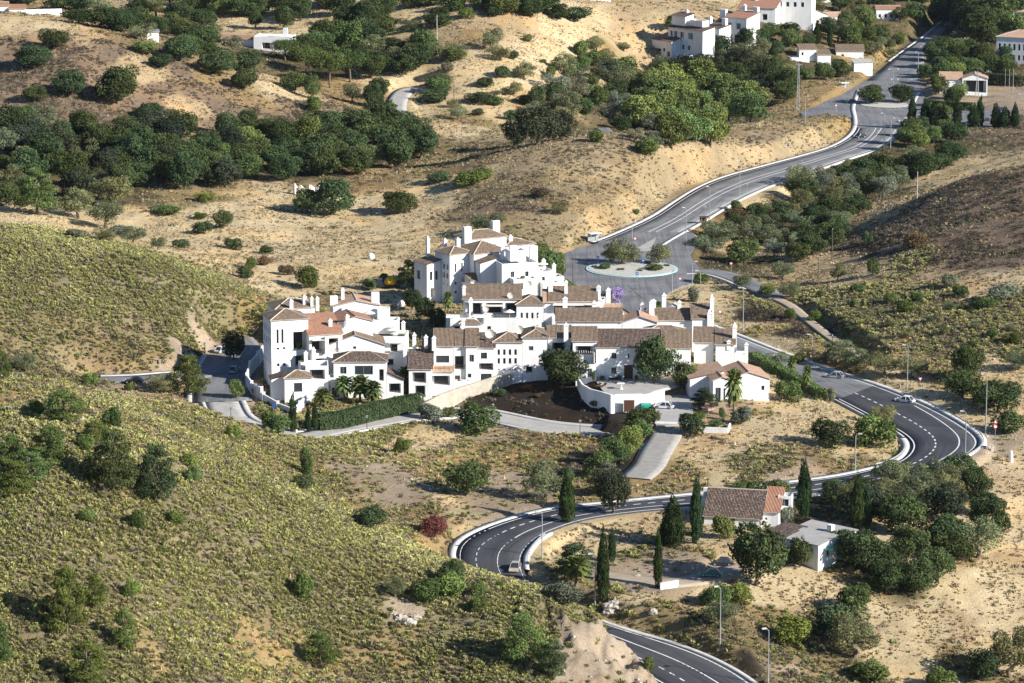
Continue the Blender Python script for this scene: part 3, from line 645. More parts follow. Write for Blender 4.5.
KIND = {'o': ('holm_oak_tree', 5), 'v': ('olive_tree', 4), 'l': ('leafy_tree', 3), 'p': ('pine_tree', 4), 's': ('stone_pine', 3), 'c': ('cypress_tree', 3), 'b': ('shrub', 4), 'm': ('palm_tree', 3)}
FOL = {'o': (.058, .088, .038), 'v': (.135, .162, .09), 'l': (.10, .145, .055), 'p': (.095, .135, .045), 's': (.075, .115, .042), 'c': (.032, .058, .024), 'b': (.085, .13, .045), 'm': (.11, .15, .055),
       'k': (.040, .054, .036), 'G': (.13, .18, .05), 'Y': (.20, .22, .075), 'A': (.155, .175, .125), 'R': (.17, .075, .075), 'V': (.24, .20, .36), 'X': (.12, .09, .055), 'd': (.062, .09, .042), 'g': (.13, .185, .065)}
PLACED = []
def plant_at(kind, x, y, z, w, h, label, group=None, tone=None, tr=None):
    rd = tr or random; nm, nv = KIND[kind]; v = rd.randrange(nv)
    t = empty(nm, (x, y, z - .05), rd.uniform(0, 6.28), label, 'shrub' if kind == 'b' else 'palm' if kind == 'm' else 'tree', group)
    t.scale = (w, w * rd.uniform(.9, 1.08), h)
    cm, tm = PROTO[kind, v]
    c = link(bpy.data.objects.new('crown' if kind != 'b' else 'foliage', cm), t); f = FOL[tone or kind]; j = rd.uniform(.75, 1.3); q = rd.uniform(.95, 1.22)
    c.color = (f[0] * j * q, f[1] * j, f[2] * j / q, 1)
    if tm is not None: link(bpy.data.objects.new('trunk', tm), t)
    PLACED.append((x, y, w)); return t
def plant(kind, px, py, w, h, label, group=None, tone=None):
    w *= 1 if kind in 'cm' else 1.02; h *= 1 if kind in 'cm' else 1.06
    x, y, z = hit(px, py); s = scale_at(y, z); return plant_at(kind, x, y + w / s * .2, float(ground(x, y + w / s * .2)), w / s, h / s, label, group, tone)
ORD = 'first second third fourth fifth sixth seventh eighth ninth tenth eleventh twelfth thirteenth fourteenth fifteenth sixteenth'.split()
TREES = """
o 53 52 32 22 dark oak on the crest of the brown hill below the far houses
o 32 70 44 24 wide dark oak low beneath the crest oak on the brown hill
o 68 99 36 28 rounded oak midway up the brown hill between two other oaks
o 34 104 26 18 small oak at the edge of the brown hill above the valley wood
b 26 119 22 14 low bush between the small oak and the valley wood
o 117 107 46 40 largest oak standing alone on the middle of the brown hill
o 148 122 30 20 oak downhill to the right of the largest brown hill oak
b 85 135 30 22 bush at the top margin of the valley wood
o 160 70 24 16 small dark oak on the crest beside the white shed
b 146 54 34 12 flat light bush on the crest beside the white shed
o 180 64 42 28 broad dark oak behind the brown hill near the white shed
o 204 50 36 26 dark oak among the trees behind the brown hill crest
o 217 76 40 24 dark oak on the slope below the terracotta yard
o 244 92 28 24 open crowned oak at the lower end of the brown hill crest
o 100 28 44 22 tall dark tree rising behind the brown hill crest
o 78 24 36 16 dark tree behind the crest near the white wall
o 124 28 40 22 dark tree behind the crest beside the tallest one
o 62 10 40 18 dark tree between the white houses at the top edge
b 157 12 13 11 lone green bush on the pale slope below the far road
o 20 6 40 14 dark tree behind the pink roofed house
b 118 31 30 14 bush behind the brown hill crest in front of the tall tree
s 74 218 1 1 skip
p 36 216 48 44 bright green pine standing at the lip of the near ridge
v 110 208 44 34 grey green tree at the lower edge of the valley wood
v 78 220 36 34 grey olive beside the bright green pine
v 106 230 40 32 dark grey tree above the near ridge
v 133 244 30 20 low grey tree half hidden by the near ridge
v 104 243 26 16 low grey bush like tree on the near ridge
b 74 238 26 9 flat grey bush on the straw next to the ridge
v 158 250 18 14 small grey shrub tree at the foot of the ridge
b 200 220 14 8 small round bush furthest in the meadow
b 202 235 20 13 round dark bush in the meadow beside the small oak
o 223 230 22 20 small oak with pale trunk in the meadow
b 181 248 18 9 flat dark bush in the meadow below the round one
b 234 250 20 12 round dark bush alone in the middle of the meadow
b 251 270 14 13 bush at the meadow margin above the near hill
b 245 279 16 14 dark bush where the meadow meets the near hill
b 266 254 14 9 small bush in the straw left of the parked cart
b 307 290 28 24 leafy bush between the meadow and the white cluster
b 287 275 18 10 brown green bush on the bank above the white cluster
b 264 266 16 10 brown bush at the top of the bank above the cluster
o 332 217 50 40 broad dark oak beside the white ruin in the meadow
o 306 214 30 26 darker oak joined to the broad oak near the white ruin
o 398 215 36 26 round dark oak standing alone in the open meadow
v 487 238 36 26 green tree on the meadow just above the upper white block
p 409 290 26 28 brownish tree against the wall of the upper white block
b 370 290 16 12 low pale bush beside the yellow mixer
b 383 282 12 9 small pale bush in the meadow above the yellow mixer
b 120 235 30 9 low grey bush on the straw by the wood edge
b 165 215 36 9 flat green bush at the wood edge on the straw
b 205 202 22 10 yellow green bush at the wood edge
s 330 90 42 38 tall umbrella pine in the stand above the valley wood
s 305 76 36 30 umbrella pine with a flat crown beside the white villa wall
s 350 84 38 34 wide umbrella pine at the right of the pine stand
s 285 62 30 22 low umbrella pine nearest the white villa on the far slope
s 318 56 34 24 umbrella pine behind the tall one
l 295 92 34 20 light green rounded tree in front of the umbrella pines
l 312 100 18 28 slender green tree under the tall umbrella pine
o 372 80 26 26 dark oak on the inside of the pale lane bend
o 379 100 22 24 dark tree beside the pale lane
v 352 104 22 22 grey green tree left of the pale lane
o 373 108 22 26 dark green tree below the pale lane
b 312 112 24 16 bush at the foot of the stand of pines
o 406 80 30 24 dark tree to the right of the lane top
o 440 88 24 14 dark shrubby tree on the slope right of the lane
v 455 60 34 14 low tree on the straw slope under the pole
o 437 30 34 16 dark bushy tree beside the tall white pole
v 492 52 24 24 rounded tree casting a long shadow on the far straw slope
v 500 62 24 16 grey tree just under the round one on the straw slope
b 503 80 22 14 dark bush on the far straw slope below the round tree
b 453 62 26 14 green bush under the far power pole
v 430 58 28 16 grey bush left of the green one under the power pole
b 448 74 16 12 small grey bush in the straw below the power pole
b 438 92 26 14 bush beside the wooden pole on the straw
b 432 104 36 15 wide dark bush in front of the wooden pole
b 478 104 26 12 dark flat bush in straw to the right of the wooden pole
b 495 106 18 10 flat bush at the brim of the straw terrace
b 468 187 36 14 yellow green bush at the top of the meadow
b 438 184 26 12 dark bush along the back of the meadow
b 482 182 26 14 light bush right of the yellow green one at the meadow back
o 365 30 34 30 dark tree by the far gabled house
o 380 20 26 26 dark tree right of the far gabled house
o 350 28 34 24 dark oak below the far gabled house
o 338 46 40 20 dark oak in the belt under the far gabled house
o 360 52 34 22 dark oak at the middle of the belt on the far slope
o 372 52 30 30 dark tree at the right end of the belt on far slope
v 410 34 30 16 grey green tree beside the belt on the far slope
l 500 16 40 26 light tree row at the top of the far straw slope
o 545 14 40 22 dark tree at the top edge left of the far white gable
o 575 24 34 16 dark bush tree below the far white gable
o 300 22 30 26 dark tree between the far villas
o 284 30 26 26 dark tree in front of the far villa
o 240 18 34 22 dark tree beside the far garden wall
o 255 28 18 18 tree in front of far white garden wall
l 222 18 34 26 tall leafy tree left of the far villas
o 196 16 30 22 dark tree at the top edge near the pale clearing
o 270 8 40 20 dark tree behind the far villas
o 330 10 30 22 dark tree behind the far gable
o 420 8 34 16 dark bush tree at the top edge above the pole
k 538 146 54 42 dark spreading oak with black shade on the rim of the mound
k 515 147 30 30 dark oak leaning left of the spreading oak on the rim
k 560 140 34 30 dark oak right of the spreading oak on the rim
b 595 143 18 14 green bush beside the lane behind the mound
v 525 82 24 20 grey tree alone on the straw slope above the dark oaks
b 527 42 12 8 light green bush on the straw slope near the pale track
b 514 60 12 9 dark bush at the left of the straw slope
b 543 63 8 4 tiny bush on the upper straw slope
l 536 110 22 26 dark pointed tree above the spreading oak
v 560 108 24 18 grey green tree right of the pointed tree
m 671 32 16 14 palm standing behind the shaded white block
b 636 215 8 6 small green bush at the lip of the mound by the road
v 560 216 20 14 dark bush on the flank of the mound
b 540 198 20 10 brown dry bush on the flank of the mound
v 621 267 38 28 olive tree on the left half of the roundabout island
v 611 264 22 18 smaller olive leaning beside the large island olive
v 659 266 31 22 olive tree on the right half of the roundabout island
b 654 272 21 8 low bush under the right island olive
b 606 271 18 8 low bush on the left tip of the island
l 545 285 32 38 dense green tree behind the upper white terraces
l 556 282 24 32 tall green tree nearest the roundabout
l 540 262 24 20 green tree behind the dense one near roundabout
m 608 324 12 34 tall slender palm beside the wooden pole
b 640 273 8 4 tiny bush at the near rim of the roundabout island
b 630 263 10 5 small plant behind the large island olive
b 620 272 9 4 flat plant in front of the large island olive
b 647 266 9 5 low plant between the two island olives
b 667 268 8 4 plant at the right tip of the roundabout island
b 594 269 8 4 plant at the left tip of the roundabout island
b 790 524 22 18 grey green bush against the farmhouse white end
b 835 560 26 26 dark bush hugging the annex end wall
b 781 566 26 20 dark bush under the annex shaded wall
b 528 392 12 7 brown dry tuft on the dark bank
b 537 398 9 5 brown smaller tuft on the dark bank
b 500 396 14 7 dark weeds at the left of the dark bank
b 596 408 14 8 dark weeds at the foot of the curved wall
o 702 68 22 30 dark tree hiding the sunlit end of the far stepped block
o 722 62 22 26 dark tree in front of the far middle block end
o 690 74 24 20 dark tree at the foot of the far stepped block
o 745 50 20 22 dark tree before the sunlit far house end
o 668 74 22 16 dark bush tree under the small shaded far house
c 830 46 6 22 thin cypress between the far white house and the road
o 806 50 20 16 dark bush tree below the tan gabled far house
V 612 308 26 20 violet flowering tree at the roadside
k 634 334 26 20 dark umbrella shaped tree rising behind the villa roofs
m 658 312 14 10 palm behind the roof ridge next to the road
l 448 345 1 1 skip
o 437 330 20 24 dark tree in the court between the two white groups
o 425 318 22 22 green tree below the upper block wall
o 412 310 20 22 dark tree in the shaded court beside the upper block
o 430 300 18 22 tree squeezed against the upper block base
m 448 316 13 24 palm on the terrace of the upper block
m 360 405 26 28 fan palm in front of the white cluster, middle one of three
m 344 403 22 26 fan palm at the left of the trio before the cluster
m 373 408 22 26 fan palm at the right of the trio before the cluster
m 408 396 26 28 big fan palm beside the end of the hedge
m 323 410 22 20 short palm beside the thin cypresses
c 293 433 9 42 dark column cypress at the cluster corner
c 308 433 6 30 short thin cypress left of the pair by the hedge
c 315 432 7 35 thin cypress right of the pair by the hedge
b 278 434 28 20 palm like bush at the street corner
b 268 430 16 22 bright leafy bush at the street corner
l 370 366 1 1 skip
l 392 365 16 22 yellow green tree beside the cluster terraces
p 188 398 38 40 leafy tree at the kerb of the upper street
l 236 400 20 22 small round street tree beside the cluster wall
o 233 362 24 34 dark tree in the shaded car park
b 234 440 17 16 bright round bush at the end of pavement
v 160 394 34 20 grey bush beside the kerbside tree
b 90 385 16 13 bright round bush on the crest of the near knoll
b 128 391 10 8 small green bush on the knoll crest
v 24 373 28 20 grey green shrub tree at the foot of near hill
p 0 380 22 28 green pine cut by the picture edge
p 62 425 42 32 bright green pine on the knoll
b 34 414 20 15 bright green bush on the straw knoll
b 112 428 20 24 slim green bush beside the knoll pine
p 95 445 30 22 dense green young pine between the knoll trees
p 50 470 44 40 spreading young pine among knoll bushes
p 10 472 36 34 green pine thicket at the left edge
p 30 490 36 34 bright pine below the thicket
p 14 500 40 34 low pine in the left thicket
p 112 496 50 60 tall dark pine on the knoll with open crown
p 155 506 46 56 leaning dark pine next to the tall knoll pine
b 86 452 22 18 light young pine bush below the bright pine
b 190 468 20 14 light green bush on the shoulder of the spur
b 194 484 18 20 pale green tall bush on the shoulder of the spur
b 138 532 20 22 green bush halfway down the tussock slope
b 175 526 22 16 bright green bush beside the halfway bush
b 87 524 18 14 pale green bush on the tussock slope
b 160 553 10 7 tiny green bush on the tussock slope
p 66 640 42 66 tall pine on the near slope with a long shadow
p 95 612 28 36 light pine behind the tall slope pine
b 131 600 16 22 small bright pine bush on the slope
p 124 652 28 40 slim pine to the right of the tall slope pine
p 86 688 46 44 bushy pine low on the near slope
p -4 672 34 52 pine at the left edge near the bottom
b 64 580 1 1 skip
p 320 668 36 32 wind bent young pine on the bare patch
b 302 602 26 28 bright green young pine alone on the tussock spur
p 522 668 44 50 broad green pine on the brow of the cut
p 553 680 34 36 darker green pine beside the cut face
b 648 672 12 16 green bush on the ledge of the cut
b 5 440 1 1 skip
v 394 600 28 22 grey bush in the row on the spur
b 424 604 36 26 green bush in the middle of the row on the spur
b 447 600 36 26 bright bush at the end of the row on the spur
b 452 586 32 28 dark round shrub on the inside of the lower bend
b 478 598 20 16 light bush beside the bend shrub
b 478 612 20 14 low light bush on the spur lip
b 500 588 10 8 tiny bush on the spur lip
b 564 606 40 22 grey brown bush on the lip above the road
p 575 580 44 34 dark rounded tree within the lower bend
m 576 592 30 30 bushy palm on the lip within the lower bend
c 603 604 14 80 tallest cypress beside the lower bend
c 612 562 9 36 short cypress behind the tallest one
c 658 588 9 64 slender cypress alone on the farmyard edge
c 673 548 24 54 dark broad cypress behind the farmyard
c 665 545 14 30 small pointed conifer beside the broad farm cypress
c 696 544 13 76 narrow cypress against the farmhouse wall
c 804 518 16 64 cypress right of the farmhouse by the road
c 857 532 15 62 cypress at the road below the bend
c 867 530 10 46 short cypress joined to the one below the bend
k 613 516 36 50 broad black green conifer by the road
c 567 524 17 58 pointed fir between the street and the road
v 545 503 48 42 wide grey green olive above the lower bend
b 568 488 24 22 low dark bush near the pointed fir
o 467 498 46 38 round dark green tree in the rough field
b 478 435 46 30 large round bush beside the street
b 402 454 18 17 bright round bush in the rough field
b 427 421 30 18 grey green bush by the hedge end
b 367 530 38 22 dark round bush behind the spur
R 433 540 34 20 pink flowering oleander bush near the bend
b 307 476 16 32 slim light green young pine in the rough field
b 448 419 16 12 pale bush next to the pavement
b 300 490 30 14 low dark brush in the rough field
b 268 424 1 1 skip
b 286 372 1 1 skip
l 563 392 50 44 leafy tree on the dark bank below the front row
o 568 365 16 28 dark narrow tree against the villa side
R 257 396 16 10 red flowering bushes inside the stair wall of the cluster
b 394 366 18 20 bright yellow green bush between the white cluster and the front row
b 404 352 12 14 light green plants beside the low wing roof
b 452 341 20 8 light bush row on the terrace wall of the covered veranda
b 300 372 1 1 skip
b 486 300 12 10 green plants on the roof terrace of the upper group
b 747 398 12 12 dark bush at the gable end of the salmon roofed house
b 672 372 1 1 skip
b 700 420 16 9 low green bush row in the palm garden
b 715 428 14 8 small green bush by the pink paving
b 722 420 7 14 slim green shrub beside the tall palm
b 640 400 1 1 skip
o 655 388 44 54 great dark tree shading the villa front
o 684 394 26 30 dark tree joined to the great villa tree
p 704 410 26 20 small dark fir before the salmon roofed house
m 734 418 20 48 tall palm in front of the salmon roofed house
b 744 425 22 20 grey round bush beneath the tall palm
c 664 360 1 1 skip
c 711 357 6 18 tiny cypress between the right roofs
b 690 438 28 26 dark leafy bush beside the driveway top
l 640 433 40 26 dark leafy tree beside the green bin
l 628 458 30 34 bright green tree along the driveway
l 615 466 34 30 green tree midway along the driveway row
l 600 478 30 28 light tree low in the driveway row
p 606 498 34 34 grey blue conifer at the foot of the driveway row
b 640 440 24 20 green shrub at the top of the driveway row
b 745 400 1 1 skip
b 790 402 30 20 green bush below the tall hedge
m 792 382 11 26 left one of two small palms by the hedge
m 807 394 12 28 right one of two small palms by the hedge
b 831 404 14 18 grey green bush at the lower hedge end
b 832 448 40 28 wide dark shrub inside the upper bend
b 877 448 44 34 large rounded shrub on the inside tip of the bend
v 883 426 32 22 grey bush behind the large bend shrub
v 776 368 30 16 bushy tree hiding parked cars by the road
v 838 366 36 24 first roadside olive beyond the bend road
v 858 374 32 26 second roadside olive with forked pale trunk
v 884 378 36 24 third roadside olive in the line
v 912 380 36 24 fourth roadside olive next to the warning triangle
b 800 364 20 10 low bush right beside the kerb
o 968 382 36 38 dark rounded oak right of the olives
o 963 400 42 30 broad oak beside the tall grey lamp
b 985 405 30 24 light bush beside the broad oak
o 1000 415 50 36 dark bushy oak at the right margin
b 962 405 1 1 skip
b 1010 436 40 24 dark bush near the warning signs
v 1020 372 30 20 dark tree on the right margin above the straw
b 985 445 1 1 skip
v 720 244 46 22 green thicket tree below the upper road
v 708 254 44 18 darkest thicket tree beside the roundabout exit
l 745 264 40 26 rounded tree above the short side road
v 742 290 26 16 dark tree beyond the short side road
b 702 284 16 12 small bush in the straw wedge
b 694 302 14 16 grey bush in the straw wedge nearest the road
b 735 213 18 12 round bush near the shelter
b 738 222 28 14 bush under the brown panel
b 768 296 18 12 bush on the bank above the dirt track
b 775 270 1 1 skip
v 838 282 18 20 round green tree by the wooden pole
b 874 276 18 20 dark narrow shrub in the straw hollow
b 951 288 22 14 round grey green shrub on the slope
b 917 248 26 16 green bush on the brown hill flank
b 868 243 12 12 green bush in the dark gully
b 928 262 1 1 skip
b 1004 300 40 16 grey green patch of shrub at right margin
b 985 310 26 12 low shrub left of the margin patch
v 790 300 26 18 grey olive above the dirt track
v 784 280 24 20 grey olive uphill of the dirt track olive
l 758 592 68 72 huge dark tree beside the parked teal car
l 800 570 30 34 dark tree between the huge tree and the annex
l 716 610 36 26 light green bush tree below the yard wall
v 722 632 40 34 grey round shrub by the lamp post
b 740 606 26 22 bright bush below the teal car
b 745 502 34 20 green bushes between the farmhouse and the road
b 775 503 40 24 dark green shrub behind the farmhouse
b 722 540 26 26 light green bush at the farmhouse front
b 590 588 1 1 skip
v 1012 682 62 56 big dark tree in the bottom right corner
b 982 684 40 34 dark bush beside the corner tree
b 940 690 30 22 low green bush at the bottom edge
b 836 640 44 34 dark shrub in the lower gully
v 855 662 60 50 dark rounded tree low in the gully
l 855 622 44 36 green tree at the head of the lower gully
b 795 648 44 30 bright bush left of the gully trees
b 870 684 40 22 low bush at the bottom of the gully
b 770 634 1 1 skip
"""
SHR = 0
for line in TREES.strip().splitlines():
    a = line.split(None, 5)
    if a[5] == 'skip': continue
    k, tone = a[0], None; px, py, w, h = map(float, a[1:5])
    if k == 'k': k, tone = ('o', 'k')
    if k == 'V': k, tone = ('l', 'V')
    if k == 'R': k, tone = ('b', 'R')
    if k == 'b':
        L = a[5]; tone = 'G' if 'bright' in L or 'yellow green' in L else 'A' if 'grey' in L else 'X' if 'brown' in L else 'g' if ('light' in L or 'pale' in L) else 'd' if 'dark' in L else tone
    if k in 'pl' and 'dark' in a[5]: tone = 'd'
    if k in 'pl' and 'bright' in a[5]: tone = 'g'
    if 'blue' in a[5]: tone = 'A'
    plant(k, px, py, w, h, a[5], None, tone)
# woods: every tree of its own; trees are listed by row so that a label points at one
def inpoly_px(px, py, poly):
    return pip(np.array([px]), np.array([py]), poly)[0]
def wood(name, poly, n, sizes, kinds, step, aspect=.85, rows=3):
    rd = random.Random(name); poly = np.array([[float(c) for c in e.split()] for e in poly.split('|')]); lo, hi = poly.min(0), poly.max(0); pts = []
    for _ in range(6000):
        px, py = rd.uniform(lo[0], hi[0]), rd.uniform(lo[1], hi[1])
        if inpoly_px(px, py, poly) and all(((px - q[0]) / step) ** 2 + ((py - q[1]) / (step * .55)) ** 2 > 1 for q in pts): pts.append((px, py))
        if len(pts) >= n: break
    pts.sort(key=lambda q: q[1]); m = max(1, math.ceil(len(pts) / rows)); rn = {1: ['only'], 2: ['back', 'front'], 3: ['back', 'middle', 'front'], 4: ['rearmost', 'second', 'third', 'front'], 5: ['rearmost', 'second', 'third', 'fourth', 'front']}[rows]
    for r in range(rows):
        row = sorted(pts[r * m:(r + 1) * m])
        for i, (px, py) in enumerate(row):
            k = rd.choice(kinds); w = rd.uniform(*sizes) * 1.08; tone = None
            if k == 'k': k, tone = 'o', 'k'
            if k == 'g': k, tone = 'l', 'g'
            if k == 'A': k, tone = 'v', 'A'
            adj = {'o': 'dark green oak', 'v': 'grey green tree', 'l': 'light green leafy tree', 'b': 'bushy shrub', 'p': 'green pine', 'c': 'dark cypress', 's': 'umbrella pine'}[k] if tone != 'k' else 'blackish oak'
            place = '%s from left' % ORD[i]
            x, y, z = hit(px, py); s = scale_at(y, z)
            plant_at(k, x, y, z, w / s, w * rd.uniform(.85, 1.15) * (aspect if k != 'c' else 3) / s, '%s, %s row of %s, %s' % (adj, rn[r], name, place), name, tone, rd)
wood('west valley wood', '0 125|60 132|110 140|122 200|100 208|60 200|0 208', 26, (26, 38), 'oookv', 17, .9, 3)
wood('middle valley wood', '112 132|200 142|215 150|212 188|130 194|118 190', 20, (28, 38), 'oooook', 18, .95, 3)
wood('east valley wood', '212 134|300 140|330 132|330 172|300 182|215 190', 22, (26, 38), 'ooogk', 18, .9, 3)
wood('oak grove', '318 136|392 136|422 142|425 160|398 170|350 175|322 178', 18, (28, 40), 'oooov', 18, .95, 3)
wood('thicket above the bright canopy', '552 88|580 50|612 60|650 92|600 108|560 128', 24, (20, 30), 'ovAvb', 13, .8, 3)
wood('bright canopy in the ravine', '645 96|700 92|752 110|752 130|710 150|665 156|640 128', 24, (30, 42), 'gggl', 15, .9, 3)
wood('dark slope under the white blocks', '660 74|700 66|760 58|800 82|790 108|755 112|700 92', 24, (20, 30), 'okov', 14, .85, 3)
wood('ravine mouth', '598 108|640 100|660 150|655 158|628 150', 10, (20, 28), 'vAob', 12, .8, 2)
wood('belt below the far villas', '292 46|345 30|372 20|400 40|430 62|425 80|392 76|352 70|300 62', 18, (22, 32), 'ooovb', 15, .85, 3)
wood('tree row along the top edge', '160 2|300 2|420 8|420 16|300 20|230 14|170 14', 16, (22, 34), 'oolo', 16, .85, 2)
wood('dark rim above the brown hill', '70 8|200 20|250 52|262 84|232 78|200 62|150 44|90 28', 18, (22, 32), 'oov', 15, .8, 3)
wood('scrub on the far middle slope', '430 90|520 84|590 48|640 40|600 78|560 120|500 128|440 124', 20, (12, 22), 'bvbvo', 20, .7, 4)
wood('shrubs along the far straw ridge', '430 4|520 0|560 4|560 22|520 26|440 20', 12, (16, 28), 'obvo', 16, .7, 2)
wood('scattered shrubs of the right slope', '780 290|900 290|1020 300|1020 350|900 345|790 330', 22, (10, 18), 'bvb', 22, .7, 4)
wood('trees round the hotel', '940 50|1022 66|1022 90|960 80|930 64', 9, (20, 28), 'oolo', 14, .9, 2)
wood('trees in the top right corner', '952 0|1023 0|1023 26|1000 34|960 22', 9, (26, 36), 'oool', 15, 1, 2)
wood('bushes by small far houses', '756 40|786 36|800 44|782 52|782 78|840 68|848 78|800 90|768 84', 12, (15, 22), 'oolb', 12, .85, 3)
wood('trees left of top road', '770 3|800 1|925 1|925 20|885 26|862 18|800 24', 14, (18, 26), 'oolvo', 14, .9, 2)
wood('roadside bushes by the far bank', '884 40|906 44|898 58|876 66|868 56', 6, (14, 22), 'vob', 10, .8, 2)
wood('upper scrub wood', '792 188|850 178|905 168|960 163|930 174|880 200|820 208|790 200', 26, (24, 34), 'vovoA', 14, .85, 3)
wood('lower scrub wood', '716 240|774 212|800 208|862 204|850 236|812 262|770 262|758 246', 28, (22, 32), 'vovAo', 14, .8, 3)
wood('wood by the wide roof', '930 10|1000 0|1023 20|1015 44|960 48|934 30', 14, (24, 36), 'oool', 15, 1, 2)
wood('tree belt beside the top road', '925 54|955 58|968 90|952 108|930 100|920 84', 12, (18, 26), 'ogol', 12, .9, 2)
wood('slope below the white houses', '824 28|872 28|888 44|872 58|846 50|826 44', 9, (18, 26), 'oolv', 12, .95, 3)
wood('olive wood beside the bend', '820 502|870 492|905 490|960 478|975 500|900 520|830 524', 13, (28, 40), 'vvov', 17, .9, 2)
wood('gully wood', '870 520|930 500|975 505|1000 530|985 560|950 575|915 610|870 600|836 560|850 545', 17, (34, 48), 'vovok', 24, .9, 4)
wood('thicket by the wall at right', '905 134|950 122|962 150|930 158|900 152', 8, (20, 28), 'glvo', 12, .85, 2)
for i, (px, py, h) in enumerate([(912, 126, 34), (925, 127, 30), (935, 128, 28), (944, 128, 26), (957, 130, 34), (974, 128, 26), (980, 127, 32), (996, 128, 26), (1005, 128, 22), (1015, 128, 26)]):
    plant('c', px, py, 9 + (i % 3) * 2, h, 'dark cypress in the screen below the upper car park, %s from the left' % ORD[i], 'cypress screen below the upper car park')
for px, py, h, lb in [(817, 45, 26, 'cypress beside the pink flowers of the far white house'), (843, 40, 28, 'tall cypress at the corner of the far white house'), (868, 30, 20, 'cypress behind the far roadside bushes')]:
    plant('c', px, py, 7, h, lb)
for px, py, w, h, lb in [(872, 105, 25, 21, 'round headed tree at the left end of the junction island'), (902, 104, 26, 21, 'round headed tree at the right end of the junction island')]: plant('o', px, py, w * 1.1, h, lb)
